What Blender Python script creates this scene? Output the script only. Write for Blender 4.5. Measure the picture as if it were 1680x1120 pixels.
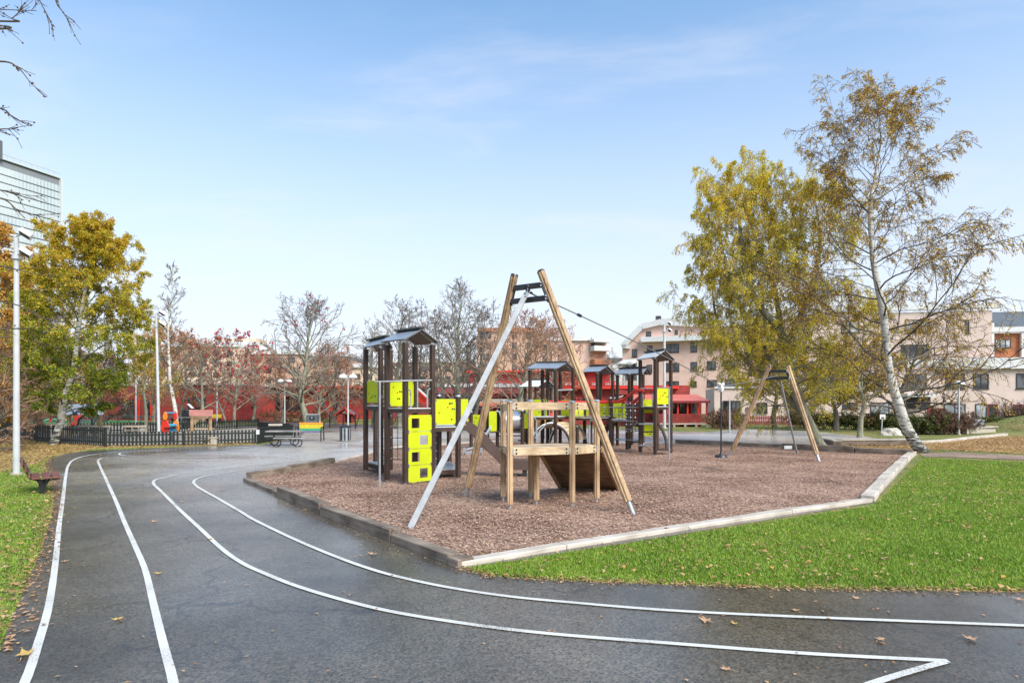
import bpy, math, random
import numpy as np
from mathutils import Vector, Matrix

for o in list(bpy.data.objects):
    bpy.data.objects.remove(o)
SC = bpy.context.scene
C = SC.collection
R = math.radians
F, HC, CX, HY = 1050.0, 1.75, 840.0, 660.0      # focal length (px), eye height (m), optical axis and horizon of the 1680 px photograph

# ------------------------------------------------------------------ camera, sky, sun, exposure
cam = bpy.data.cameras.new('camera')
camo = bpy.data.objects.new('camera', cam)
C.objects.link(camo)
camo.location = (0, 0, HC)
camo.rotation_euler = (R(90), 0, 0)
cam.sensor_width = 36.0
cam.lens = F / 1680.0 * 36.0
cam.shift_y = (HY - 560.0) / 1680.0
cam.clip_start = 0.05
cam.clip_end = 3000
SC.camera = camo

SUN_EL, SUN_AZ = R(44), R(142)       # azimuth clockwise from +Y (view direction): sun behind and right of the camera
world = bpy.data.worlds.new('World')
SC.world = world
world.use_nodes = True
wn, wl = world.node_tree.nodes, world.node_tree.links
wn.clear()
wo = wn.new('ShaderNodeOutputWorld')
bg = wn.new('ShaderNodeBackground')
bg.inputs['Strength'].default_value = 0.120
sky = wn.new('ShaderNodeTexSky')
sky.sky_type = 'NISHITA'
sky.sun_disc = False
sky.sun_elevation = SUN_EL
sky.sun_rotation = SUN_AZ
sky.altitude = 0
sky.air_density = 1.0
sky.dust_density = 0.6
sky.ozone_density = 2.5
tc = wn.new('ShaderNodeTexCoord')
sep = wn.new('ShaderNodeSeparateXYZ')
wl.new(tc.outputs['Generated'], sep.inputs[0])
# thin high veil: whiter towards the horizon, plus faint streaked cirrus
veil = wn.new('ShaderNodeMapRange')
veil.interpolation_type = 'SMOOTHSTEP'
veil.inputs['From Min'].default_value = -0.02
veil.inputs['From Max'].default_value = 0.66
veil.inputs['To Min'].default_value = 0.96
veil.inputs['To Max'].default_value = 0.03
wl.new(sep.outputs['Z'], veil.inputs['Value'])
dv = wn.new('ShaderNodeVectorMath'); dv.operation = 'DIVIDE'
cz = wn.new('ShaderNodeMath'); cz.operation = 'ADD'; cz.inputs[1].default_value = 0.12
wl.new(sep.outputs['Z'], cz.inputs[0])
cmb = wn.new('ShaderNodeCombineXYZ')
for i in range(3): wl.new(cz.outputs[0], cmb.inputs[i])
wl.new(tc.outputs['Generated'], dv.inputs[0]); wl.new(cmb.outputs[0], dv.inputs[1])
mp = wn.new('ShaderNodeMapping')
mp.inputs['Rotation'].default_value = (0, 0, R(38))
mp.inputs['Scale'].default_value = (0.75, 1.7, 1.0)
wl.new(dv.outputs[0], mp.inputs['Vector'])
cn = wn.new('ShaderNodeTexNoise')
cn.inputs['Scale'].default_value = 1.25
cn.inputs['Detail'].default_value = 9
cn.inputs['Roughness'].default_value = 0.58
cn.inputs['Distortion'].default_value = 0.35
wl.new(mp.outputs[0], cn.inputs['Vector'])
cr = wn.new('ShaderNodeMapRange')
cr.interpolation_type = 'SMOOTHSTEP'
cr.inputs['From Min'].default_value = 0.47
cr.inputs['From Max'].default_value = 0.80
cr.inputs['To Max'].default_value = 0.5
wl.new(cn.outputs['Fac'], cr.inputs['Value'])
mx = wn.new('ShaderNodeMath'); mx.operation = 'MAXIMUM'
ad = wn.new('ShaderNodeMath'); ad.operation = 'ADD'; ad.use_clamp = True
m2 = wn.new('ShaderNodeMath'); m2.operation = 'MULTIPLY'
inv = wn.new('ShaderNodeMath'); inv.operation = 'SUBTRACT'; inv.inputs[0].default_value = 1.0
wl.new(veil.outputs[0], inv.inputs[1])
wl.new(inv.outputs[0], m2.inputs[0]); wl.new(cr.outputs[0], m2.inputs[1])
wl.new(veil.outputs[0], ad.inputs[0]); wl.new(m2.outputs[0], ad.inputs[1])
mixw = wn.new('ShaderNodeMix'); mixw.data_type = 'RGBA'
wl.new(ad.outputs[0], mixw.inputs[0])
gain = wn.new('ShaderNodeMix'); gain.data_type = 'RGBA'; gain.blend_type = 'MULTIPLY'
gain.inputs[0].default_value = 1.0
gain.inputs[7].default_value = (.90, 1.30, 1.38, 1)
wl.new(sky.outputs[0], gain.inputs[6])
wl.new(gain.outputs[2], mixw.inputs[6])
mixw.inputs[7].default_value = (4.72, 4.78, 5.25, 1)
wl.new(mixw.outputs[2], bg.inputs['Color'])
wl.new(bg.outputs[0], wo.inputs[0])

sl = bpy.data.lights.new('sun', 'SUN')
sl.energy = 3.5
sl.angle = R(32)
sl.color = (1.0, 0.935, 0.84)
so = bpy.data.objects.new('sun', sl)
C.objects.link(so)
sd = Vector((math.sin(SUN_AZ) * math.cos(SUN_EL), math.cos(SUN_AZ) * math.cos(SUN_EL), math.sin(SUN_EL)))
so.rotation_euler = (-sd).to_track_quat('-Z', 'Y').to_euler()
so.location = sd * 60

vs = SC.view_settings
vs.view_transform = 'Standard'
vs.look = 'None'
vs.exposure = 0.74
vs.gamma = 1
vs.use_curve_mapping = False
SC.cycles.use_denoising = True
SC.cycles.max_bounces = 6
SC.cycles.transparent_max_bounces = 8

# ------------------------------------------------------------------ measuring helpers (a pixel of the photograph -> metres in the place)
def G(px, py, z=0.0):
    d = F * HC / (py - HY)
    return Vector(((px - CX) * d / F, d, z))
def A(px, py, d):
    return Vector(((px - CX) * d / F, d, HC - (py - HY) * d / F))
def Z(py, d):
    return HC - (py - HY) * d / F

# ------------------------------------------------------------------ materials
def new_mat(name):
    m = bpy.data.materials.new(name)
    m.use_nodes = True
    return m, m.node_tree.nodes, m.node_tree.links, m.node_tree.nodes['Principled BSDF']

def mat(name, col, rough=0.6, var=0.15, scale=6.0, bump=0.0, bscale=40.0, metal=0.0, stretch=(1, 1, 1), col2=None, spec=0.5, dirt=0.0):
    m, n, l, b = new_mat(name)
    t = n.new('ShaderNodeTexCoord')
    mp = n.new('ShaderNodeMapping')
    mp.inputs['Scale'].default_value = stretch
    l.new(t.outputs['Object'], mp.inputs[0])
    nz = n.new('ShaderNodeTexNoise')
    nz.inputs['Scale'].default_value = scale
    nz.inputs['Detail'].default_value = 5
    l.new(mp.outputs[0], nz.inputs[0])
    ra = n.new('ShaderNodeValToRGB')
    c2 = col2 or tuple(min(1, c * (1 + var)) for c in col)
    c1 = tuple(c * (1 - var) for c in col)
    ra.color_ramp.elements[0].position = 0.35
    ra.color_ramp.elements[1].position = 0.65
    ra.color_ramp.elements[0].color = (*c1, 1)
    ra.color_ramp.elements[1].color = (*c2, 1)
    l.new(nz.outputs['Fac'], ra.inputs[0])
    out = ra.outputs[0]
    if dirt:
        n3 = n.new('ShaderNodeTexNoise'); n3.inputs['Scale'].default_value = 0.7; n3.inputs['Detail'].default_value = 8
        l.new(t.outputs['Object'], n3.inputs[0])
        r3 = n.new('ShaderNodeMapRange'); r3.inputs['From Min'].default_value = .45; r3.inputs['From Max'].default_value = .75
        r3.inputs['To Max'].default_value = dirt
        l.new(n3.outputs['Fac'], r3.inputs[0])
        mm = n.new('ShaderNodeMix'); mm.data_type = 'RGBA'
        l.new(r3.outputs[0], mm.inputs[0]); l.new(out, mm.inputs[6]); mm.inputs[7].default_value = (.09, .075, .06, 1)
        out = mm.outputs[2]
    l.new(out, b.inputs['Base Color'])
    b.inputs['Roughness'].default_value = rough
    b.inputs['Metallic'].default_value = metal
    b.inputs['Specular IOR Level'].default_value = spec
    if bump:
        n2 = n.new('ShaderNodeTexNoise'); n2.inputs['Scale'].default_value = bscale; n2.inputs['Detail'].default_value = 4
        l.new(mp.outputs[0], n2.inputs[0])
        bp = n.new('ShaderNodeBump'); bp.inputs['Strength'].default_value = bump; bp.inputs['Distance'].default_value = 0.01
        l.new(n2.outputs['Fac'], bp.inputs['Height']); l.new(bp.outputs[0], b.inputs['Normal'])
    return m

def island_mat(name, stops, rough=0.7, trans=0.0, patch=None, noise=0.0, nscale=0.35, heightmix=None):
    """colour chosen per leaf / chip / blade; patches come from a large noise of the place"""
    m, n, l, b = new_mat(name)
    g = n.new('ShaderNodeNewGeometry')
    ra = n.new('ShaderNodeValToRGB')
    els = ra.color_ramp.elements
    while len(els) < len(stops): els.new(0.5)
    for e, (p, c) in zip(els, stops):
        e.position = p; e.color = (*c, 1)
    v = g.outputs['Random Per Island']
    if noise or heightmix:
        t = n.new('ShaderNodeTexCoord')
        nz = n.new('ShaderNodeTexNoise'); nz.inputs['Scale'].default_value = nscale; nz.inputs['Detail'].default_value = 3
        l.new(t.outputs['Object'], nz.inputs[0])
        a = n.new('ShaderNodeMath'); a.operation = 'MULTIPLY_ADD'; a.inputs[1].default_value = noise; 
        l.new(nz.outputs['Fac'], a.inputs[0])
        s = n.new('ShaderNodeMath'); s.operation = 'MULTIPLY_ADD'; s.inputs[1].default_value = 1 - noise * .6; s.inputs[2].default_value = -noise * .3
        l.new(v, s.inputs[0]); l.new(s.outputs[0], a.inputs[2])
        v = a.outputs[0]
        if heightmix:
            sx = n.new('ShaderNodeSeparateXYZ'); l.new(t.outputs['Object'], sx.inputs[0])
            hr = n.new('ShaderNodeMapRange'); hr.inputs['From Min'].default_value = heightmix[0]; hr.inputs['From Max'].default_value = heightmix[1]
            hr.inputs['To Min'].default_value = -heightmix[2]; hr.inputs['To Max'].default_value = heightmix[2]
            l.new(sx.outputs['Z'], hr.inputs[0])
            ad2 = n.new('ShaderNodeMath'); ad2.operation = 'ADD'; l.new(v, ad2.inputs[0]); l.new(hr.outputs[0], ad2.inputs[1])
            v = ad2.outputs[0]
    l.new(v, ra.inputs[0])
    l.new(ra.outputs[0], b.inputs['Base Color'])
    b.inputs['Roughness'].default_value = rough
    if trans:
        tr = n.new('ShaderNodeBsdfTranslucent')
        l.new(ra.outputs[0], tr.inputs[0])
        ms = n.new('ShaderNodeMixShader'); ms.inputs[0].default_value = trans
        o = n['Material Output']
        l.new(b.outputs[0], ms.inputs[1]); l.new(tr.outputs[0], ms.inputs[2]); l.new(ms.outputs[0], o.inputs[0])
    return m

def asphalt_mat():
    m, n, l, b = new_mat('wet_asphalt')
    t = n.new('ShaderNodeTexCoord')
    big = n.new('ShaderNodeTexNoise'); big.inputs['Scale'].default_value = 0.33; big.inputs['Detail'].default_value = 6; big.inputs['Roughness'].default_value = .62
    l.new(t.outputs['Object'], big.inputs[0])
    fine = n.new('ShaderNodeTexVoronoi'); fine.inputs['Scale'].default_value = 62
    l.new(t.outputs['Object'], fine.inputs[0])
    fn = n.new('ShaderNodeTexNoise'); fn.inputs['Scale'].default_value = 160; fn.inputs['Detail'].default_value = 2
    l.new(t.outputs['Object'], fn.inputs[0])
    c1 = n.new('ShaderNodeValToRGB')
    c1.color_ramp.elements[0].position = .38; c1.color_ramp.elements[1].position = .66
    c1.color_ramp.elements[0].color = (.046, .040, .032, 1); c1.color_ramp.elements[1].color = (.118, .103, .083, 1)
    l.new(big.outputs['Fac'], c1.inputs[0])
    c2 = n.new('ShaderNodeValToRGB')
    c2.color_ramp.elements[0].position = .0; c2.color_ramp.elements[1].position = 1.0
    c2.color_ramp.elements[0].color = (.30, .30, .29, 1); c2.color_ramp.elements[1].color = (1.95, 1.88, 1.78, 1)
    l.new(fine.outputs['Color'], c2.inputs[0])
    # wet sky sheen beyond the bend, painted in as a paler base colour
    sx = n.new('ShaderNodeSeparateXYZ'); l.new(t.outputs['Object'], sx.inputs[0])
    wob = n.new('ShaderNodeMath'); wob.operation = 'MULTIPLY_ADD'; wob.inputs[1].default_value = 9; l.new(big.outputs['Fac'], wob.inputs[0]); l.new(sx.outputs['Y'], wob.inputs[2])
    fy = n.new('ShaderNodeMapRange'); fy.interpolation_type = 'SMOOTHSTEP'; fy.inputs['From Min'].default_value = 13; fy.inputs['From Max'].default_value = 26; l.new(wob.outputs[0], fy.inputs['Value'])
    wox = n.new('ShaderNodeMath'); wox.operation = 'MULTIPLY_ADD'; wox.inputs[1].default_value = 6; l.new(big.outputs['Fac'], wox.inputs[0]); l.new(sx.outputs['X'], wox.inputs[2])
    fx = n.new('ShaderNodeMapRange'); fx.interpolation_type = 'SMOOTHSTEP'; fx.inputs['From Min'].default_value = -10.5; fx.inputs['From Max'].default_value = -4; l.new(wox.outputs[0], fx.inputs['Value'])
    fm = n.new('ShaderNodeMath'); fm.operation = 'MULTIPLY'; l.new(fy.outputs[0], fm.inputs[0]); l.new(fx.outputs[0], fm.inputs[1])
    sky_sheen = n.new('ShaderNodeMix'); sky_sheen.data_type = 'RGBA'; l.new(fm.outputs[0], sky_sheen.inputs[0]); l.new(c1.outputs[0], sky_sheen.inputs[6]); sky_sheen.inputs[7].default_value = (.36, .34, .32, 1)
    mu = n.new('ShaderNodeMix'); mu.data_type = 'RGBA'; mu.blend_type = 'MULTIPLY'; mu.inputs[0].default_value = 1
    l.new(sky_sheen.outputs[2], mu.inputs[6]); l.new(c2.outputs[0], mu.inputs[7])
    # cracks
    nd = n.new('ShaderNodeTexNoise'); nd.inputs['Scale'].default_value = 2.2; nd.inputs['Detail'].default_value = 5
    l.new(t.outputs['Object'], nd.inputs[0])
    mv = n.new('ShaderNodeVectorMath'); mv.operation = 'MULTIPLY_ADD'; mv.inputs[1].default_value = (.9, .9, .9)
    l.new(nd.outputs['Color'], mv.inputs[0]); l.new(t.outputs['Object'], mv.inputs[2])
    vo = n.new('ShaderNodeTexVoronoi'); vo.feature = 'DISTANCE_TO_EDGE'; vo.inputs['Scale'].default_value = .28
    l.new(mv.outputs[0], vo.inputs[0])
    ck = n.new('ShaderNodeMapRange'); ck.inputs['From Min'].default_value = 0.0; ck.inputs['From Max'].default_value = .010
    ck.inputs['To Min'].default_value = .75; ck.inputs['To Max'].default_value = 0
    l.new(vo.outputs['Distance'], ck.inputs[0])
    gate = n.new('ShaderNodeTexNoise'); gate.inputs['Scale'].default_value = .5
    l.new(t.outputs['Object'], gate.inputs[0])
    gr = n.new('ShaderNodeMapRange'); gr.inputs['From Min'].default_value = .46; gr.inputs['From Max'].default_value = .54
    l.new(gate.outputs['Fac'], gr.inputs[0])
    cg = n.new('ShaderNodeMath'); cg.operation = 'MULTIPLY'; l.new(ck.outputs[0], cg.inputs[0]); l.new(gr.outputs[0], cg.inputs[1])
    mk = n.new('ShaderNodeMix'); mk.data_type = 'RGBA'; l.new(cg.outputs[0], mk.inputs[0]); l.new(mu.outputs[2], mk.inputs[6]); mk.inputs[7].default_value = (.018, .018, .018, 1)
    l.new(mk.outputs[2], b.inputs['Base Color'])
    b.inputs['Specular IOR Level'].default_value = .75
    rr = n.new('ShaderNodeMapRange'); rr.inputs['From Min'].default_value = .35; rr.inputs['From Max'].default_value = .68
    rr.inputs['To Min'].default_value = .46; rr.inputs['To Max'].default_value = .08
    wet = n.new('ShaderNodeTexNoise'); wet.inputs['Scale'].default_value = .22; wet.inputs['Detail'].default_value = 7; wet.inputs['Roughness'].default_value = .6
    wm = n.new('ShaderNodeMapping'); wm.inputs['Location'].default_value = (3.1, 5.2, 0); l.new(t.outputs['Object'], wm.inputs[0]); l.new(wm.outputs[0], wet.inputs[0])
    l.new(wet.outputs['Fac'], rr.inputs[0]); l.new(rr.outputs[0], b.inputs['Roughness'])
    bp = n.new('ShaderNodeBump'); bp.inputs['Strength'].default_value = .22; bp.inputs['Distance'].default_value = .003
    l.new(fine.outputs['Distance'], bp.inputs['Height'])
    bp2 = n.new('ShaderNodeBump'); bp2.inputs['Strength'].default_value = .2; bp2.inputs['Distance'].default_value = .003
    l.new(fn.outputs['Fac'], bp2.inputs['Height']); l.new(bp.outputs[0], bp2.inputs['Normal'])
    l.new(bp2.outputs[0], b.inputs['Normal'])
    return m

def ground_mat(name, cols, s1, s2, bump=.6, rough=.95):
    m, n, l, b = new_mat(name)
    t = n.new('ShaderNodeTexCoord')
    a = n.new('ShaderNodeTexNoise'); a.inputs['Scale'].default_value = s1; a.inputs['Detail'].default_value = 8; a.inputs['Roughness'].default_value = .65
    c = n.new('ShaderNodeTexVoronoi'); c.inputs['Scale'].default_value = s2
    l.new(t.outputs['Object'], a.inputs[0]); l.new(t.outputs['Object'], c.inputs[0])
    hs = n.new('ShaderNodeSeparateColor'); l.new(c.outputs['Color'], hs.inputs[0])
    ad_ = n.new('ShaderNodeMath'); ad_.operation = 'MULTIPLY_ADD'; ad_.inputs[1].default_value = .45
    sb = n.new('ShaderNodeMath'); sb.operation = 'SUBTRACT'; sb.inputs[1].default_value = .22
    l.new(a.outputs['Fac'], sb.inputs[0]); l.new(hs.outputs[0], ad_.inputs[0]); l.new(sb.outputs[0], ad_.inputs[2])
    ra = n.new('ShaderNodeValToRGB')
    els = ra.color_ramp.elements
    while len(els) < len(cols): els.new(.5)
    for e, (p, cc) in zip(els, cols): e.position = p; e.color = (*cc, 1)
    l.new(ad_.outputs[0], ra.inputs[0]); l.new(ra.outputs[0], b.inputs['Base Color'])
    b.inputs['Roughness'].default_value = rough
    b.inputs['Specular IOR Level'].default_value = .15
    bp = n.new('ShaderNodeBump'); bp.inputs['Strength'].default_value = bump; bp.inputs['Distance'].default_value = .03
    l.new(ad_.outputs[0], bp.inputs['Height']); l.new(bp.outputs[0], b.inputs['Normal'])
    return m

def bark_birch():
    m, n, l, b = new_mat('birch_bark')
    t = n.new('ShaderNodeTexCoord'); mp = n.new('ShaderNodeMapping'); mp.inputs['Scale'].default_value = (2.2, 2.2, 9)
    l.new(t.outputs['Object'], mp.inputs[0])
    a = n.new('ShaderNodeTexNoise'); a.inputs['Scale'].default_value = 1.6; a.inputs['Detail'].default_value = 7; a.inputs['Roughness'].default_value = .7
    l.new(mp.outputs[0], a.inputs[0])
    sx = n.new('ShaderNodeSeparateXYZ'); l.new(t.outputs['Object'], sx.inputs[0])
    hr = n.new('ShaderNodeMapRange'); hr.inputs['From Min'].default_value = 0; hr.inputs['From Max'].default_value = 1.3; hr.inputs['To Min'].default_value = -.11; hr.inputs['To Max'].default_value = .02
    l.new(sx.outputs['Z'], hr.inputs[0])
    s = n.new('ShaderNodeMath'); s.operation = 'ADD'; l.new(a.outputs['Fac'], s.inputs[0]); l.new(hr.outputs[0], s.inputs[1])
    ra = n.new('ShaderNodeValToRGB'); els = ra.color_ramp.elements; els.new(.5); els.new(.5)
    for e, (p, c) in zip(els, [(.36, (.03, .027, .022)), (.43, (.12, .12, .085)), (.47, (.50, .47, .42)), (.7, (.74, .71, .66))]): e.position = p; e.color = (*c, 1)
    l.new(s.outputs[0], ra.inputs[0]); l.new(ra.outputs[0], b.inputs['Base Color'])
    b.inputs['Roughness'].default_value = .75
    bp = n.new('ShaderNodeBump'); bp.inputs['Strength'].default_value = .6; bp.inputs['Distance'].default_value = .03
    l.new(a.outputs['Fac'], bp.inputs['Height']); l.new(bp.outputs[0], b.inputs['Normal'])
    return m

def glass_mat(name, c1, c2, sc=0.9):
    m, n, l, b = new_mat(name)
    t = n.new('ShaderNodeTexCoord'); a = n.new('ShaderNodeTexNoise'); a.inputs['Scale'].default_value = sc; a.inputs['Detail'].default_value = 3
    l.new(t.outputs['Object'], a.inputs[0])
    ra = n.new('ShaderNodeValToRGB'); ra.color_ramp.elements[0].position = .42; ra.color_ramp.elements[1].position = .6
    ra.color_ramp.elements[0].color = (*c1, 1); ra.color_ramp.elements[1].color = (*c2, 1)
    l.new(a.outputs['Fac'], ra.inputs[0]); l.new(ra.outputs[0], b.inputs['Base Color'])
    b.inputs['Roughness'].default_value = .06
    b.inputs['Specular IOR Level'].default_value = .8
    return m

def boards_mat(name, col, pitch=0.14, axis='x', rough=.75):
    """painted boarding: fine vertical relief, wear"""
    m, n, l, b = new_mat(name)
    t = n.new('ShaderNodeTexCoord')
    w = n.new('ShaderNodeTexWave'); w.wave_profile = 'SAW'; w.bands_direction = axis.upper(); w.inputs['Scale'].default_value = 1 / pitch / 3.14159 * 3.14159 / 20 * 3.2
    w.inputs['Distortion'].default_value = 0
    l.new(t.outputs['Object'], w.inputs[0])
    a = n.new('ShaderNodeTexNoise'); a.inputs['Scale'].default_value = 2.5; a.inputs['Detail'].default_value = 5
    l.new(t.outputs['Object'], a.inputs[0])
    ra = n.new('ShaderNodeValToRGB'); ra.color_ramp.elements[0].position = .35; ra.color_ramp.elements[1].position = .65
    ra.color_ramp.elements[0].color = (*[c * .8 for c in col], 1); ra.color_ramp.elements[1].color = (*[min(1, c * 1.2) for c in col], 1)
    l.new(a.outputs['Fac'], ra.inputs[0]); l.new(ra.outputs[0], b.inputs['Base Color'])
    b.inputs['Roughness'].default_value = rough
    bp = n.new('ShaderNodeBump'); bp.inputs['Strength'].default_value = .7; bp.inputs['Distance'].default_value = .03
    l.new(w.outputs['Fac'], bp.inputs['Height']); l.new(bp.outputs[0], b.inputs['Normal'])
    return m

def wood_mat(name, dark, light, axis='z', rough=.7, freq=26):
    m, n, l, b = new_mat(name)
    t = n.new('ShaderNodeTexCoord'); mp = n.new('ShaderNodeMapping')
    s = {'z': (1, 1, .05), 'x': (.05, 1, 1), 'y': (1, .05, 1)}[axis]
    mp.inputs['Scale'].default_value = s
    l.new(t.outputs['Object'], mp.inputs[0])
    a = n.new('ShaderNodeTexNoise'); a.inputs['Scale'].default_value = freq; a.inputs['Detail'].default_value = 6; a.inputs['Roughness'].default_value = .65; a.inputs['Distortion'].default_value = .6
    l.new(mp.outputs[0], a.inputs[0])
    big = n.new('ShaderNodeTexNoise'); big.inputs['Scale'].default_value = 2.3; big.inputs['Detail'].default_value = 4
    l.new(t.outputs['Object'], big.inputs[0])
    mixf = n.new('ShaderNodeMath'); mixf.operation = 'MULTIPLY_ADD'; mixf.inputs[1].default_value = .5
    s2 = n.new('ShaderNodeMath'); s2.operation = 'MULTIPLY'; s2.inputs[1].default_value = .55
    l.new(big.outputs['Fac'], mixf.inputs[0]); l.new(a.outputs['Fac'], s2.inputs[0]); l.new(s2.outputs[0], mixf.inputs[2])
    ra = n.new('ShaderNodeValToRGB'); ra.color_ramp.elements[0].position = .4; ra.color_ramp.elements[1].position = .64
    ra.color_ramp.elements[0].color = (*dark, 1); ra.color_ramp.elements[1].color = (*light, 1)
    l.new(mixf.outputs[0], ra.inputs[0]); l.new(ra.outputs[0], b.inputs['Base Color'])
    b.inputs['Roughness'].default_value = rough
    bp = n.new('ShaderNodeBump'); bp.inputs['Strength'].default_value = .35; bp.inputs['Distance'].default_value = .006
    l.new(a.outputs['Fac'], bp.inputs['Height']); l.new(bp.outputs[0], b.inputs['Normal'])
    return m

MT = dict(
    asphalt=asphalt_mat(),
    line=mat('road_paint', (.60, .59, .55), .6, .10, 55, .3, 120, dirt=.28),
    lawn=ground_mat('lawn_soil', [(.2, (.06, .085, .022)), (.45, (.13, .18, .04)), (.6, (.22, .19, .07)), (.8, (.30, .20, .10))], .35, 14),
    litter=ground_mat('leaf_litter', [(.2, (.09, .085, .035)), (.45, (.30, .19, .065)), (.62, (.44, .30, .12)), (.8, (.20, .23, .07))], .5, 13),
    mulch=ground_mat('bark_mulch_base', [(.2, (.08, .042, .030)), (.45, (.22, .13, .095)), (.62, (.36, .225, .17)), (.8, (.50, .35, .26))], .6, 28, .9),
    dirt=ground_mat('dirt_path', [(.2, (.16, .11, .09)), (.5, (.26, .19, .16)), (.8, (.38, .27, .19))], .8, 16, .3),
    gravel=ground_mat('gravel', [(.2, (.16, .14, .12)), (.5, (.27, .24, .21)), (.8, (.40, .34, .28))], .8, 30, .4),
    green_rubber=mat('green_rubber', (.08, .30, .12), .8, .12, 3, .2),
    wood=wood_mat('oiled_pine', (.19, .105, .05), (.56, .385, .22), 'z'),
    woodx=wood_mat('oiled_pine_boards', (.36, .25, .14), (.66, .50, .32), 'x'),
    woodramp=wood_mat('ramp_boards', (.10, .055, .028), (.24, .14, .07), 'x'),
    oldwood=wood_mat('weathered_sleeper', (.075, .055, .040), (.27, .21, .16), 'x', .85, 18),
    palewood=wood_mat('weathered_plank', (.34, .29, .235), (.56, .50, .43), 'x', .8, 18),
    brown=wood_mat('brown_composite', (.030, .016, .011), (.072, .040, .026), 'z', .6, 40),
    browncap=mat('dark_cap', (.03, .03, .033), .35),
    steel=mat('galvanised_steel', (.50, .52, .54), .38, .12, 8, .05, 40, .75),
    steelpale=mat('pale_galvanised_steel', (.30, .31, .32), .6, .12, 8, .08, 40, .05, spec=.3),
    blackmetal=mat('black_metal', (.022, .023, .026), .45, .15, 8),
    greypaint=mat('grey_painted_pole', (.48, .49, .50), .45, .08, 4),
    yellow=mat('lime_yellow_panel', (.53, .60, .010), .5, .06, 3, .03, 60, spec=.25, dirt=.14),
    yellow2=mat('lime_yellow_panel_worn', (.60, .66, .03), .5, .12, 2, .04, 60),
    roofsheet=mat('grey_roof_sheet', (.26, .29, .33), .32, .08, 3, metal=.25),
    roofunder=mat('brown_roof_underside', (.13, .09, .08), .6, .1),
    rope=mat('grey_rope', (.14, .14, .14), .8, .2, 30),
    red=mat('red_plastic', (.62, .035, .02), .35, .08),
    redpaint=boards_mat('falu_red_boarding', (.29, .038, .030)),
    darkred=boards_mat('wine_red_sheet', (.20, .022, .028), .25),
    coral=mat('coral_awning', (.55, .14, .10), .6, .1),
    orange=mat('orange_plastic', (.75, .22, .02), .4, .08),
    blue=mat('blue_plastic', (.05, .33, .55), .4, .08),
    white=mat('white_paint', (.62, .62, .61), .5, .06, 2, dirt=.12),
    offwhite=mat('offwhite_panel', (.60, .60, .58), .5, .08, 2, dirt=.1),
    pink=mat('pink_render', (.66, .45, .37), .85, .05, 1.2, .15, 60, dirt=.10),
    beigepink=mat('beige_pink_render', (.61, .48, .42), .85, .05, 1.2, .15, 60, dirt=.10),
    peach=mat('peach_render', (.66, .51, .37), .85, .06, 1.2, dirt=.1),
    brick=mat('orange_brick', (.42, .16, .075), .85, .12, 6, .3, 40),
    palebrick=mat('pale_orange_brick', (.52, .33, .24), .85, .12, 2, .3, 40),
    darkroof=mat('dark_slate_roof', (.10, .11, .12), .6, .15, 3),
    glass=glass_mat('dark_window_glass', (.015, .017, .02), (.10, .11, .12)),
    paleglass=glass_mat('curtained_window_glass', (.22, .24, .26), (.50, .53, .55), 1.5),
    darkframe=mat('dark_window_frame', (.03, .026, .025), .5),
    towerglass=glass_mat('tower_glass', (.34, .42, .45), (.50, .56, .58), .06),
    towerband=mat('tower_band', (.52, .54, .54), .5, .06),
    towerdark=mat('tower_shadow_gap', (.20, .21, .22), .5),
    green=mat('dark_green_paint', (.008, .014, .011), .6, .2, 5, .1, dirt=.15),
    concrete=mat('concrete', (.40, .35, .28), .9, .1, 8, .3),
    stone=mat('rough_stone', (.46, .42, .36), .9, .25, 5, .5, 12),
    bin=mat('slate_bin', (.10, .12, .135), .4, .08),
    reddish_slats=wood_mat('red_brown_slats', (.10, .028, .02), (.20, .07, .05), 'y'),
    tablewood=wood_mat('grey_table_boards', (.16, .15, .14), (.36, .34, .31), 'x'),
    lamp=mat('white_lamp_shade', (.78, .78, .76), .3, .03),
    birch=bark_birch(),
    bark=mat('grey_green_bark', (.22, .21, .15), .9, .35, 7, .7, 20, stretch=(1, 1, .35)),
    darkbark=mat('dark_bark', (.115, .10, .078), .9, .35, 7, .7, 20, stretch=(1, 1, .35)),
    twig=mat('grey_brown_twigs', (.20, .165, .135), .9, .3, 1.5),
    twigdark=mat('dark_twigs', (.10, .072, .055), .9, .3, 1.5),
    twigbrown=mat('russet_twigs', (.34, .20, .125), .9, .3, 1.0),
    berry=mat('red_berries', (.50, .022, .03), .4, .2, 3),
    clay=mat('pink_clay_roof', (.50, .22, .19), .7, .15, 3),
    tube=mat('polished_tube', (.62, .64, .67), .28, .08, 3, metal=.6),
    purple=mat('purple_plastic', (.13, .05, .35), .4),
    slide=mat('brown_slide_plastic', (.085, .055, .045), .4, .1, 2),
    mural=None,
)
def mural_mat():
    m, n, l, b = new_mat('white_board_with_black_figures')
    t = n.new('ShaderNodeTexCoord'); a = n.new('ShaderNodeTexNoise'); a.inputs['Scale'].default_value = 3.4; a.inputs['Detail'].default_value = 2
    l.new(t.outputs['Object'], a.inputs[0])
    ra = n.new('ShaderNodeValToRGB'); ra.color_ramp.elements[0].position = .52; ra.color_ramp.elements[1].position = .55
    ra.color_ramp.elements[0].color = (.62, .62, .62, 1); ra.color_ramp.elements[1].color = (.04, .04, .04, 1)
    l.new(a.outputs['Fac'], ra.inputs[0]); l.new(ra.outputs[0], b.inputs['Base Color'])
    return m
MT['mural'] = mural_mat()
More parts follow.
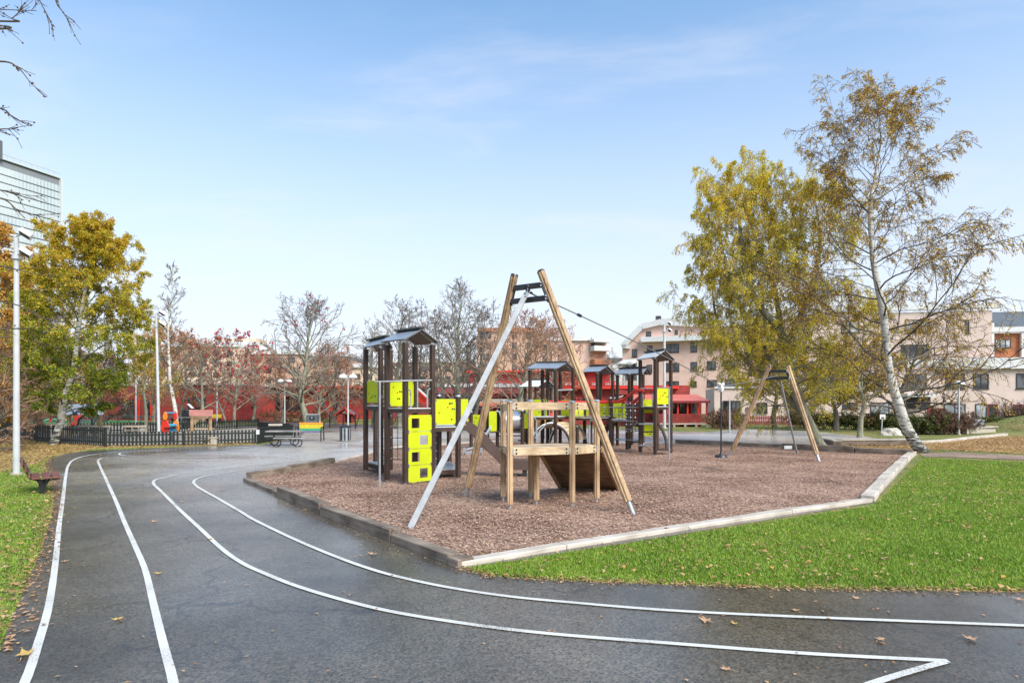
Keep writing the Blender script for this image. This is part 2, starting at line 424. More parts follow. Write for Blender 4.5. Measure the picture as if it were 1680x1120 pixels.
def worn_paint():
    m, n, l, b = new_mat('worn_road_paint')
    t = n.new('ShaderNodeTexCoord')
    a = n.new('ShaderNodeTexNoise'); a.inputs['Scale'].default_value = 85; a.inputs['Detail'].default_value = 3
    c_ = n.new('ShaderNodeTexNoise'); c_.inputs['Scale'].default_value = 1.7; c_.inputs['Detail'].default_value = 5
    l.new(t.outputs['Object'], a.inputs[0]); l.new(t.outputs['Object'], c_.inputs[0])
    s_ = n.new('ShaderNodeMath'); s_.operation = 'MULTIPLY_ADD'; s_.inputs[1].default_value = .8; l.new(c_.outputs['Fac'], s_.inputs[0]); l.new(a.outputs['Fac'], s_.inputs[2])
    ra = n.new('ShaderNodeValToRGB'); els = ra.color_ramp.elements; els.new(.5)
    for e, (p, c3) in zip(els, [(.64, (.12, .115, .10)), (.74, (.48, .47, .43)), (1.0, (.62, .61, .57))]): e.position = p; e.color = (*c3, 1)
    l.new(s_.outputs[0], ra.inputs[0]); l.new(ra.outputs[0], b.inputs['Base Color']); b.inputs['Roughness'].default_value = .6
    bp = n.new('ShaderNodeBump'); bp.inputs['Strength'].default_value = .4; bp.inputs['Distance'].default_value = .003
    l.new(a.outputs['Fac'], bp.inputs['Height']); l.new(bp.outputs[0], b.inputs['Normal'])
    return m
MT['line'] = worn_paint()
RAINBOW = [mat('paint_' + c, v, .45, .1) for c, v in (('red_orange', (.62, .12, .04)), ('orange', (.72, .28, .03)), ('yellow', (.75, .55, .03)), ('green', (.06, .42, .20)), ('violet', (.16, .10, .36)))]

GREENLEAF = [(0, (.10, .19, .02)), (.25, (.26, .33, .025)), (.5, (.52, .46, .035)), (.75, (.75, .50, .03)), (1, (.66, .31, .03))]
YELLOWLEAF = [(0, (.18, .20, .03)), (.3, (.42, .36, .03)), (.6, (.62, .42, .03)), (.85, (.68, .38, .03)), (1, (.45, .20, .04))]
LEAF = dict(
    birchgreen=island_mat('birch_leaves_green_to_yellow', GREENLEAF, .55, .45, noise=.5, nscale=.45, heightmix=(1.5, 9.5, .26)),
    birchyellow=island_mat('birch_leaves_yellow', [(0, (.34, .42, .04)), (.2, (.64, .66, .05)), (.42, (.88, .74, .06)), (.75, (.90, .60, .05)), (1, (.74, .36, .06))], .5, .5, noise=.6, nscale=.35),
    birchbrown=island_mat('birch_leaves_ochre_brown', [(0, (.30, .18, .08)), (.35, (.52, .33, .07)), (.6, (.82, .56, .04)), (1, (.78, .40, .05))], .5, .5, noise=.3),
    yellow=island_mat('yellow_leaves', YELLOWLEAF, .5, .5, noise=.4, nscale=.5),
    orange=island_mat('orange_leaves', [(0, (.32, .17, .05)), (.5, (.62, .32, .05)), (1, (.70, .46, .07))], .6, .3, noise=.3),
    russet=island_mat('russet_buds', [(0, (.26, .13, .08)), (.5, (.44, .22, .12)), (1, (.50, .20, .10))], .7, .2),
    brown=island_mat('brown_hedge_leaves', [(0, (.08, .045, .03)), (.5, (.17, .09, .055)), (1, (.25, .15, .08))], .7, .2),
    hedge=island_mat('green_hedge_leaves', [(0, (.03, .06, .015)), (.5, (.09, .12, .02)), (1, (.25, .22, .03))], .7, .2, noise=.5),
    pinkleaf=island_mat('reddish_leaves', [(0, (.30, .12, .08)), (.5, (.50, .20, .10)), (1, (.56, .36, .10))], .7, .2),
)
MULCHCHIP = island_mat('mulch_chips', [(0, (.14, .075, .052)), (.3, (.30, .190, .130)), (.75, (.46, .31, .22)), (.95, (.56, .41, .30)), (1, (.58, .30, .10))], .85)
BLADE = island_mat('grass_blades', [(0, (.07, .13, .014)), (.32, (.18, .31, .025)), (.70, (.31, .43, .045)), (1, (.48, .42, .12))], .6, .3, noise=.55, nscale=.9)
FALLEN = island_mat('fallen_leaves', [(0, (.20, .11, .05)), (.35, (.42, .25, .07)), (.7, (.55, .38, .12)), (1, (.52, .36, .24))], .7, .15)
FALLENBROWN = island_mat('fallen_leaves_tan', [(0, (.20, .10, .055)), (.4, (.42, .22, .10)), (.75, (.55, .36, .22)), (1, (.58, .30, .06))], .7, .15)

# ------------------------------------------------------------------ object helpers
ROOTPOS = {}
def thing(name, label, cat, loc=(0, 0, 0), group=None, kind=None):
    o = bpy.data.objects.new(name, None)
    o.empty_display_size = .2
    C.objects.link(o)
    o.location = loc
    o['label'] = label; o['category'] = cat
    if group: o['group'] = group
    if kind: o['kind'] = kind
    ROOTPOS[o.name] = Vector(loc)
    return o
def rootpos(p):
    return ROOTPOS.get(p.name, Vector((0, 0, 0))) if p else Vector((0, 0, 0))
def tag(o, label=None, cat=None, group=None, kind=None):
    if label: o['label'] = label
    if cat: o['category'] = cat
    if group: o['group'] = group
    if kind: o['kind'] = kind
    return o

def np_mesh(name, v, faces, smooth=False):
    """faces: list of int arrays (n,k)"""
    me = bpy.data.meshes.new(name)
    v = np.asarray(v, dtype=np.float32)
    me.vertices.add(len(v)); me.vertices.foreach_set('co', v.ravel())
    faces = [np.asarray(f, dtype=np.int32) for f in faces if len(f)]
    nl = sum(f.size for f in faces); npoly = sum(len(f) for f in faces)
    me.loops.add(nl); me.loops.foreach_set('vertex_index', np.concatenate([f.ravel() for f in faces]))
    tot = np.concatenate([np.full(len(f), f.shape[1], np.int32) for f in faces])
    st = np.concatenate([[0], np.cumsum(tot)[:-1]]).astype(np.int32)
    me.polygons.add(npoly); me.polygons.foreach_set('loop_start', st); me.polygons.foreach_set('loop_total', tot)
    if smooth: me.polygons.foreach_set('use_smooth', np.ones(npoly, bool))
    me.update(calc_edges=True)
    return me
def link(name, me, m, parent=None, bevel=0):
    o = bpy.data.objects.new(name, me)
    C.objects.link(o)
    if m is not None and len(me.materials) == 0: me.materials.append(m)
    if parent:
        o.parent = parent
        ROOTPOS[o.name] = rootpos(parent)
    if bevel:
        b = o.modifiers.new('bevel', 'BEVEL'); b.width = bevel; b.segments = 1; b.limit_method = 'ANGLE'
    return o

class Geo:
    def __init__(s): s.v = []; s.f = []
    def add(s, vs, fs):
        k = len(s.v); s.v += [tuple(q) for q in vs]; s.f += [tuple(i + k for i in q) for q in fs]; return s
    def hexa(s, p):     # 8 corners: bottom 4 (ccw), top 4
        return s.add(p, [(3, 2, 1, 0), (4, 5, 6, 7), (0, 1, 5, 4), (1, 2, 6, 5), (2, 3, 7, 6), (3, 0, 4, 7)])
    def box(s, c, sz, rz=0):
        x, y, z = sz[0] / 2, sz[1] / 2, sz[2] / 2
        ca, sa = math.cos(rz), math.sin(rz)
        P = []
        for dz in (-z, z):
            for dx, dy in ((-x, -y), (x, -y), (x, y), (-x, y)):
                P.append((c[0] + dx * ca - dy * sa, c[1] + dx * sa + dy * ca, c[2] + dz))
        return s.hexa(P)
    def frame(s, p0, p1, up=None):
        a = (Vector(p1) - Vector(p0)).normalized()
        u = Vector(up) if up else (Vector((0, 0, 1)) if abs(a.z) < .95 else Vector((0, 1, 0)))
        r = a.cross(u).normalized(); u = r.cross(a).normalized()
        return a, r, u
    def prism(s, prof, p0, p1, up=None, s1=1.0):
        p0, p1 = Vector(p0), Vector(p1)
        a, r, u = s.frame(p0, p1, up)
        n = len(prof)
        V = [p0 + r * x + u * y for x, y in prof] + [p1 + (r * x + u * y) * s1 for x, y in prof]
        fs = [tuple(range(n - 1, -1, -1))[::-1], tuple(range(2 * n - 1, n - 1, -1))]
        for i in range(n): fs.append((i, i + n, (i + 1) % n + n, (i + 1) % n))
        return s.add(V, fs)
    def beam(s, p0, p1, w, h, up=None):
        return s.prism([(-w / 2, -h / 2), (w / 2, -h / 2), (w / 2, h / 2), (-w / 2, h / 2)], p0, p1, up)
    def rod(s, p0, p1, r, n=8, s1=1.0):
        return s.prism([(r * math.cos(2 * math.pi * i / n), r * math.sin(2 * math.pi * i / n)) for i in range(n)], p0, p1, None, s1)
    def pipe(s, pts, r, n=8):
        pts = [Vector(p) for p in pts]
        base = len(s.v); m = len(pts); prev = None
        for i, p in enumerate(pts):
            t = (pts[min(i + 1, m - 1)] - pts[max(i - 1, 0)]).normalized()
            if prev is None:
                q = Vector((0, 0, 1)) if abs(t.z) < .9 else Vector((0, 1, 0))
                prev = t.cross(q).normalized()
            rr = (prev - t * prev.dot(t)).normalized(); uu = t.cross(rr); prev = rr
            for k in range(n):
                a = 2 * math.pi * k / n
                s.v.append(tuple(p + rr * (r * math.cos(a)) + uu * (r * math.sin(a))))
        for i in range(m - 1):
            for k in range(n):
                a, b = base + i * n + k, base + i * n + (k + 1) % n
                s.f.append((a, b, b + n, a + n))
        s.f.append(tuple(base + k for k in range(n - 1, -1, -1)))
        s.f.append(tuple(base + (m - 1) * n + k for k in range(n)))
        return s
    def poly(s, pts, z0, z1):
        n = len(pts)
        V = [(p[0], p[1], z0) for p in pts] + [(p[0], p[1], z1) for p in pts]
        return s.add(V, [tuple(range(n - 1, -1, -1)), tuple(range(n, 2 * n))] + [(i, (i + 1) % n, (i + 1) % n + n, i + n) for i in range(n)])
    def dome(s, c, r, h, n=10, rings=3):
        c = Vector(c); base = len(s.v)
        for j in range(rings):
            a = j / rings * math.pi / 2
            for k in range(n):
                t = 2 * math.pi * k / n
                s.v.append((c.x + r * math.cos(a) * math.cos(t), c.y + r * math.cos(a) * math.sin(t), c.z + h * math.sin(a)))
        s.v.append((c.x, c.y, c.z + h)); top = len(s.v) - 1
        for j in range(rings - 1):
            for k in range(n):
                a, b = base + j * n + k, base + j * n + (k + 1) % n
                s.f.append((a, b, b + n, a + n))
        for k in range(n): s.f.append((base + (rings - 1) * n + k, base + (rings - 1) * n + (k + 1) % n, top))
        s.f.append(tuple(base + k for k in range(n - 1, -1, -1)))
        return s
    def ball(s, c, r, n=8):
        c = Vector(c)
        s.dome(c, r, r, n); s.dome(c, r, -r, n); return s
    def sheet(s, p0, p1, p2, p3, t):
        P = [Vector(p) for p in (p0, p1, p2, p3)]
        nn = (P[1] - P[0]).cross(P[3] - P[0]).normalized() * t
        return s.hexa([p - nn for p in P] + P)
    def build(s, name, m, parent=None, smooth=False, bevel=0):
        o0 = rootpos(parent)
        me = bpy.data.meshes.new(name)
        me.from_pydata([(x - o0.x, y - o0.y, z - o0.z) for x, y, z in s.v], [], s.f)
        import bmesh
        bm = bmesh.new(); bm.from_mesh(me); bmesh.ops.recalc_face_normals(bm, faces=bm.faces); bm.to_mesh(me); bm.free()
        if smooth:
            me.polygons.foreach_set('use_smooth', [True] * len(me.polygons))
            me.set_sharp_from_angle(angle=R(38))
        return link(name, me, m, parent, bevel)

def inst(name, me, loc, parent, rz=0, rot=None, m=None, scale=None):
    o = bpy.data.objects.new(name, me)
    C.objects.link(o)
    o.parent = parent
    o.location = Vector(loc) - rootpos(parent)
    o.rotation_euler = rot or (0, 0, rz)
    if scale: o.scale = scale
    if m and len(me.materials) == 0: me.materials.append(m)
    return o

def profile_round(r, n=24, groove=.70):
    out = []
    for i in range(n):
        k = groove if i % (n // 4) == 0 else 1.0
        a = 2 * math.pi * (i + 1.2) / n
        out.append((r * k * math.cos(a), r * k * math.sin(a)))
    return out
def profile_square(w, g=.10, d=.10):
    h = w / 2; q = w * g; e = w * d
    side = [(-h, -h), (-q, -h), (0, -h + e), (q, -h)]
    out = []
    for k in range(4):
        c, s_ = [(1, 0), (0, 1), (-1, 0), (0, -1)][k]
        out += [(x * c - y * s_, x * s_ + y * c) for x, y in side]
    return out

def sheet_from_px(name, px, z, m, kind='structure', extra=None, label=None, cat=None):
    pts = [G(*p) for p in px] if extra is None else extra
    me = bpy.data.meshes.new(name)
    o0 = [(p[0], p[1], z) for p in pts]
    import bmesh
    bm = bmesh.new()
    vs_ = [bm.verts.new(p) for p in o0]
    f = bm.faces.new(vs_)
    f.normal_update()
    if f.normal.z < 0: f.normal_flip()
    bmesh.ops.triangulate(bm, faces=[f])
    bm.to_mesh(me); bm.free()
    o = link(name, me, m)
    tag(o, kind=kind, label=label, cat=cat)
    return o

def catmull(pts, n=8):
    P = [pts[0]] + list(pts) + [pts[-1]]
    out = []
    for i in range(1, len(P) - 2):
        a, b, c, d = P[i - 1], P[i], P[i + 1], P[i + 2]
        for k in range(n):
            t = k / n
            out.append(.5 * ((2 * b) + (c - a) * t + (2 * a - 5 * b + 4 * c - d) * t * t + (3 * b - a - 3 * c + d) * t ** 3))
    out.append(P[-2])
    return out

rng = np.random.default_rng(7)
random.seed(5)
def in_poly(x, y, poly):
    ins = np.zeros(len(x), bool)
    n = len(poly)
    for i in range(n):
        x0, y0 = poly[i][0], poly[i][1]; x1, y1 = poly[(i + 1) % n][0], poly[(i + 1) % n][1]
        c = ((y0 > y) != (y1 > y)) & (x < (x1 - x0) * (y - y0) / (y1 - y0 + 1e-12) + x0)
        ins ^= c
    return ins
def scatter(poly, n, power=1.0, excl=(), rg=rng):
    """random ground points in a polygon, denser towards the camera where pieces show large"""
    P = np.array([(p[0], p[1]) for p in poly])
    x0, y0 = P.min(0); x1, y1 = P.max(0)
    y0 = max(y0, .5)
    outx, outy = [], []
    got = 0
    for _ in range(60):
        m = n * 2
        u = rg.random(m)
        if power == 0: y = y0 + (y1 - y0) * u
        else:
            e = 1 - power
            y = (y0 ** e + u * (y1 ** e - y0 ** e)) ** (1 / e) if abs(e) > 1e-6 else y0 * (y1 / y0) ** u
        x = x0 + (x1 - x0) * rg.random(m)
        k = in_poly(x, y, poly)
        for q in excl: k &= ~in_poly(x, y, q)
        k &= (np.abs(x) < y * .88 + 3.6)
        outx.append(x[k]); outy.append(y[k]); got += k.sum()
        if got >= n: break
    return np.concatenate(outx)[:n], np.concatenate(outy)[:n]

# ------------------------------------------------------------------ ground, asphalt, sand pit
g = Geo(); g.poly([(-1500, -300), (1500, -300), (1500, 1800), (-1500, 1800)], -.5, 0)
tag(g.build('ground', MT['lawn']), kind='structure')

asphalt_px_left = [(-5, 1075), (22, 1010), (45, 955), (68, 900), (84, 850), (88, 815), (84, 785), (74, 762), (82, 751), (110, 744), (150, 738.5), (215, 736), (300, 733), (420, 729.5), (437, 729)]
back = [(482, 716), (486, 707), (472, 700.5), (430, 693.5), (330, 690.5), (330, 686.5), (440, 687.5), (540, 694), (610, 697), (800, 700), (1000, 703), (1110, 708), (1160, 708.5), (1221, 703.5), (1331, 707.6), (1420, 716), (1490, 727), (1500, 733)]
pit_px = [(397, 789), (455, 814), (523, 843), (566, 859), (743, 929), (1434, 824), (1503, 748), (1310, 736), (1110, 728), (800, 724), (640, 734), (543, 757)]
edge_right = [(1502, 746), (1432, 825), (760, 934), (800, 945), (900, 952), (1000, 956), (1150, 961), (1300, 966), (1500, 969), (1700, 972), (1900, 976)]
asp = [Vector((-3.35, 1.0, 0)), Vector((-3.5, 3.2, 0))] + [G(*p) for p in asphalt_px_left + back + edge_right] + [Vector((30, 4.5, 0)), Vector((30, -8, 0)), Vector((-3.35, -8, 0))]
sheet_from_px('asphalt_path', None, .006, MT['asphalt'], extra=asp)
ASP = asp
PIT = [G(*p) for p in pit_px]
pitc0 = sum(PIT, Vector((0, 0, 0))) / len(PIT)
sheet_from_px('bark_mulch_bed', None, .014, MT['mulch'], extra=[p + (pitc0 - p).normalized() * .14 for p in PIT])
LEFTLAWN = [Vector((-3.6, 2.6, 0))] + [G(*p) for p in asphalt_px_left[:13]] + [Vector((-14.0, 25.0, 0)), Vector((-26, 26.5, 0)), Vector((-26, 2.6, 0))]
RIGHTLAWN = [G(*p) for p in ((760, 933), (800, 943), (900, 950.5), (1000, 954.5), (1150, 959.5), (1300, 964.5), (1500, 967.5), (1700, 970.5), (2000, 972), (2500, 974))] + [G(2100, 770), G(1680, 758), G(1520, 752), G(1508, 756), G(1436, 829)]
litter_left = [G(*p) for p in ((-200, 790), (0, 775), (60, 762), (82, 750), (150, 737), (300, 732), (420, 729), (420, 725), (170, 731), (85, 725), (0, 718), (-300, 712))]
sheet_from_px('leaf_covered_ground', None, .004, MT['litter'], extra=litter_left)
sheet_from_px('leaf_covered_verge', [(1500, 744), (1540, 737), (1680, 745), (2000, 750), (2000, 712), (1640, 716), (1510, 727), (1380, 729), (1375, 737)], .009, MT['litter'])
sheet_from_px('footpath', [(1508, 745), (1560, 742), (1690, 748), (1900, 752), (1900, 764), (1690, 755), (1560, 750), (1515, 749)], .013, MT['dirt'])
sheet_from_px('gravel_patch', [(486, 722), (540, 727.5), (590, 725), (600, 715), (575, 709), (500, 710)], .011, MT['gravel'])
sheet_from_px('rubber_surface', [(28, 693), (90, 695), (240, 692), (240, 686), (100, 685), (28, 687)], .01, MT['green_rubber'])
sheet_from_px('play_yard_gravel', [(100, 727), (170, 731), (300, 729), (420, 725), (470, 700), (420, 697), (240, 697), (32, 696), (32, 718)], .0075, MT['gravel'])

# painted lines of the little bicycle track
LINES = [
    [(-5, 1210), (41, 1120), (62, 1059), (80, 995), (91, 923.6), (97, 863), (103.6, 816), (108, 780), (112, 764), (120, 755), (138, 748.5), (171, 743.5), (215, 740), (290, 739)],
    [(296, 1200), (284, 1120), (273, 1077), (262, 1034), (250, 984), (237.5, 934), (221, 895), (205, 859), (189, 820), (174, 787), (164, 765), (161, 756), (168, 751.5), (190, 750.5), (221, 752.5), (321, 755), (430, 755)],
    [(560, 750), (420, 763), (314, 775), (271, 783.6), (254, 788), (252.5, 795), (264, 806), (296, 838), (328.6, 868), (361, 898.6), (393, 922), (430, 940), (500, 967), (620, 1000), (760, 1024), (900, 1041), (1100, 1057), (1325, 1074), (1556, 1086)],
    [(560, 754), (420, 769), (357, 778), (330, 783.5), (318, 790), (324, 799), (357, 818), (393, 839), (420, 855), (500, 893), (600, 932), (700, 958), (820, 978), (950, 991), (1100, 1003), (1300, 1013), (1680, 1028), (1900, 1036), (2500, 1050)],
    [(1550, 1088), (1500, 1102), (1430, 1124), (1340, 1158)],
    [(290, 739), (210, 742), (196, 745), (206, 748), (260, 750.5), (380, 750)],
    [(372, 734.3), (410, 734.3)],
    [(1190, 716), (1225, 717.5), (1275, 717), (1310, 713)], [(1240, 722), (1262, 726), (1300, 726)],
]
for i, L in enumerate(LINES):
    pts = catmull([G(*p) for p in L], 8)
    w = .029 if i not in (6,) else .07
    g = Geo(); V = []; Fq = []
    for k, p in enumerate(pts):
        t = (pts[min(k + 1, len(pts) - 1)] - pts[max(k - 1, 0)]).normalized()
        nrm = Vector((-t.y, t.x, 0))
        ww = w * (1 + .02 * math.sin(k * 2.3 + i)) 
        V += [p + nrm * ww, p - nrm * ww]
        if k: Fq.append((2 * k - 2, 2 * k - 1, 2 * k + 1, 2 * k))
    for v in V: v.z = .011 + (.001 * i)
    g.add(V, Fq)
    o = g.build('painted_line', MT['line'])
    tag(o, kind='structure')

def along(pts, n, w):
    pts = [Vector(p) for p in pts]
    seg = [(pts[i + 1] - pts[i]).length for i in range(len(pts) - 1)]
    cs = np.concatenate([[0], np.cumsum(seg)])
    t = rng.random(n) * cs[-1]
    i = np.clip(np.searchsorted(cs, t) - 1, 0, len(seg) - 1)
    u = (t - cs[i]) / np.array(seg)[i]
    P = np.array([(p.x, p.y) for p in pts])
    q = P[i] * (1 - u)[:, None] + P[i + 1] * u[:, None]
    q += rng.normal(0, w, (n, 2))
    return q[:, 0], q[:, 1]
# mulch chips
def chips(name, x, y, z, smin, smax, m, lift=.01, tilt=.6, asp=.42, fold=0.0, parent=None, zfun=None):
    n = len(x)
    a = rng.random(n) * 2 * np.pi
    L = smin + (smax - smin) * rng.random(n); W = L * (asp * (.6 + .8 * rng.random(n)))
    ux = np.stack([np.cos(a), np.sin(a), (rng.random(n) - .5) * tilt], 1)
    vx = np.stack([-np.sin(a), np.cos(a), (rng.random(n) - .5) * tilt], 1)
    zz = z + lift * rng.random(n) + (zfun(x, y) if zfun is not None else 0)
    c = np.stack([x, y, zz + L * tilt * .22], 1)
    V = np.empty((n, 4, 3))
    V[:, 0] = c - ux * (L / 2)[:, None]
    V[:, 1] = c + vx * (W / 2)[:, None] + ux * (L * .1)[:, None]
    V[:, 2] = c + ux * (L / 2)[:, None]
    V[:, 3] = c - vx * (W / 2)[:, None] - ux * (L * .05)[:, None]
    if fold: V[:, 1, 2] += fold * L; V[:, 3, 2] += fold * L
    f = np.arange(n * 4).reshape(n, 4)
    me = np_mesh(name, V.reshape(-1, 3), [f])
    o = link(name, me, m, parent)
    o['kind'] = 'stuff'
    return o
pitc = Vector((0, 0, 0))
for p in PIT: pitc += p / len(PIT)
PITIN = [pitc + (p - pitc) * .992 for p in PIT]
x, y = scatter(PITIN, 130000, 1.7)
CH = tag(chips('bark_chips', x, y, .014, .013, .042, MULCHCHIP, .012, .75, .5, zfun=lambda a, b: .022 * (.5 + .5 * np.sin(a * 7 + 2 * np.sin(b * 5)) * np.sin(b * 8 + 1.5 * np.sin(a * 6)))), 'red brown bark chips filling the timber edged play bed')
x, y = along([PIT[3], PIT[4], PIT[5], PIT[5], PIT[6]] if False else [PIT[0], PIT[1], PIT[2], PIT[3], PIT[4], PIT[5], PIT[6]], 1500, .16)
tag(chips('bark_chips', x, y, .016, .012, .035, MULCHCHIP, .012, .4, .5), 'bark chips spilled along and over the timber edging')
x, y = scatter(PITIN, 3000, .3)
k = (rng.random(len(x)) < .25) | (y > 17)
tag(chips('fallen_leaves', x[k], y[k], .045, .04, .08, FALLENBROWN, .01, .5, .7, .15), 'tan birch leaves lying on the bark chips')

# grass
def blades(name, x, y, hmin, hmax, w, m, zfun=None):
    n = len(x)
    a = rng.random(n) * 2 * np.pi; h = hmin + (hmax - hmin) * rng.random(n)
    h = h * (.75 + .5 * (np.sin(x * 2.1 + 1.3 * np.sin(y * 1.7)) * np.sin(y * 2.6 + x) * .5 + .5)) * (.55 + .9 * rng.random(n) ** 2)
    ln = (rng.random((n, 2)) - .5) * 1.5
    z = zfun(x, y) if zfun is not None else np.zeros(n)
    ww = w * (1 + y / 9)
    V = np.empty((n, 3, 3))
    V[:, 0] = np.stack([x - np.cos(a) * ww, y - np.sin(a) * ww, z], 1)
    V[:, 1] = np.stack([x + np.cos(a) * ww, y + np.sin(a) * ww, z], 1)
    V[:, 2] = np.stack([x + ln[:, 0] * h, y + ln[:, 1] * h, z + h], 1)
    me = np_mesh(name, V.reshape(-1, 3), [np.arange(n * 3).reshape(n, 3)])
    o = link(name, me, m); o['kind'] = 'stuff'
    return o
def thin(x, y, lo=.35):
    s = np.sin(x * 1.3 + 2 * np.sin(y * .7)) * np.sin(y * 1.9 + x * .6) + .6 * np.sin(x * 4.1 + y * 3.3)
    return rng.random(len(x)) < np.clip(lo + .75 + s * .35, lo, 1)
x, y = scatter(RIGHTLAWN, 400000, 1.75)
k = thin(x, y, .25); x, y = x[k], y[k]
tag(blades('grass', x, y, .014, .040, .0036, BLADE), 'short green grass of the lawn right of the play bed')
x, y = scatter(LEFTLAWN, 150000, 1.3, excl=[litter_left])
k = thin(x, y, .1); x, y = x[k], y[k]
tag(blades('grass', x, y, .014, .042, .0038, BLADE), 'patchy green grass of the verge left of the track')

x, y = scatter(RIGHTLAWN, 5600, 1.0)
k = (rng.random(len(x)) < .45 + .35 * np.sin(x * .9 + 1.1 * np.sin(y * .8)) + .3 * (y > 13)); x, y = x[k], y[k]
tag(chips('fallen_leaves', x, y, .026, .018, .07, FALLENBROWN, .02, .6, .65, .18), 'tan leaves scattered over the right lawn')
x, y = scatter(LEFTLAWN, 4200, .7)
tag(chips('fallen_leaves', x, y, .02, .035, .085, FALLEN, .03, .6, .7, .15), 'yellow leaves scattered over the left verge')
x, y = scatter(litter_left, 11000, .2)
tag(chips('fallen_leaves', x, y, .01, .05, .10, FALLEN, .03, .5, .75, .15), 'thick carpet of yellow leaves below the left birch')
vg = [G(*p) for p in ((1500, 744), (1540, 740), (1680, 745), (2000, 750), (2000, 713), (1640, 717), (1510, 727), (1380, 731), (1375, 738))]
x, y = scatter(vg, 12000, 0)
tag(chips('fallen_leaves', x, y, .012, .05, .10, FALLENBROWN, .03, .5, .75, .15), 'tan leaf carpet behind the leaning birch')
near = [G(*p) for p in ((110, 760), (160, 745), (300, 741), (330, 752), (260, 775), (200, 790), (120, 800))]
x, y = scatter(near, 1700, 0)
tag(chips('fallen_leaves', x, y, .012, .03, .065, FALLEN, .004, .1, .75, .05), 'small yellow leaves strewn on the wet bend of the track')
ASPVIS = [p for p in ASP]
x, y = scatter(ASPVIS, 1300, 1.2, excl=[PIT])
tag(chips('fallen_leaves', x, y, .012, .02, .045, FALLENBROWN, .004, .12, .6, .1), 'small brown leaves scattered over the wet asphalt')
# litter along lawn edges
x, y = along([G(*p) for p in edge_right[2:10]], 1500, .06)
tag(chips('fallen_leaves', x, y, .012, .012, .045, FALLENBROWN, .01, .4, .6, .1), 'brown leaf crumbs along the front edge of the right lawn')
x, y = along([G(*p) for p in asphalt_px_left[:9]], 2400, .09)
tag(chips('fallen_leaves', x, y, .012, .02, .06, FALLENBROWN, .01, .4, .6, .1), 'brown leaf crumbs along the left verge')

# large single leaves on the asphalt
def leaf_mesh(seed, s):
    r = random.Random(seed)
    g = Geo(); V = []
    n = 15
    for i in range(n):
        a = 2 * math.pi * i / n
        k = (1.0 if i % 3 == 0 else .62 if i % 3 == 1 else .55) * (.75 + .4 * r.random())
        V.append((s * k * math.cos(a), s * .8 * k * math.sin(a), s * (.06 + .45 * r.random() * (k ** 2))))
    V.append((0, 0, s * .05))
    F_ = [(i, (i + 1) % n, n) for i in range(n)]
    V += [(s * 1.0 + .0, -.003, s * .12), (s * 1.9, .01, s * .05), (s * 1.0, .004, s * .12)]
    F_.append((n + 1, n + 2, n + 3))
    me = bpy.data.meshes.new('leaf'); me.from_pydata(V, [], F_)
    return me
big = [(260, 943, .05, 'orange brown maple leaf on the asphalt right of the second white line'), (1158, 1021, .075, 'largest curled brown leaf between the two long white lines'),
       (612, 911, .06, 'tan leaf on the asphalt outside the timber edging'), (41, 1077, .08, 'dark brown leaf lying across the leftmost white line'),
       (930, 886, .06, 'yellow leaf on the bark chips in front of the wooden platform'), (1592, 1051, .06, 'tan leaf on the asphalt near the right edge of the photo'),
       (194, 1019, .05, 'pale brown leaf in the middle of the left lane'), (1192, 1101, .045, 'small orange leaf at the bottom right of the track'),
       (107, 923, .05, 'tan leaf just right of the leftmost white line'), (345, 886, .045, 'orange leaf touching the third white line'),
       (254, 857, .05, 'flat tan leaf in the lane bend'), (300, 824, .05, 'orange leaf beside the third line near the bend'), (501, 838, .05, 'crumpled leaf against the raised timber'),
       (1405, 984, .045, 'pair of pale leaves just in front of the lawn'), (1305, 1004, .045, 'pale leaf on the upper long white line'), (1660, 970, .07, 'brown leaf at the lawn edge by the right border'),
       (1672, 986, .06, 'brown leaf on the asphalt at the right border'), (1444, 1052, .045, 'cream leaf between the long lines on the right'), (1205, 1026, .04, 'small yellow leaf beside the largest curled leaf')]
for i, (px_, py_, s, lb) in enumerate(big):
    me = leaf_mesh(i, s); me.materials.append(FALLENBROWN if i % 3 else FALLEN)
    o = bpy.data.objects.new('fallen_leaf', me); C.objects.link(o)
    p = G(px_, py_); o.location = (p.x, p.y, .04 if i == 4 else .016); o.rotation_euler = (0, 0, i * 1.7)
    tag(o, lb, 'leaf', 'large single leaves')

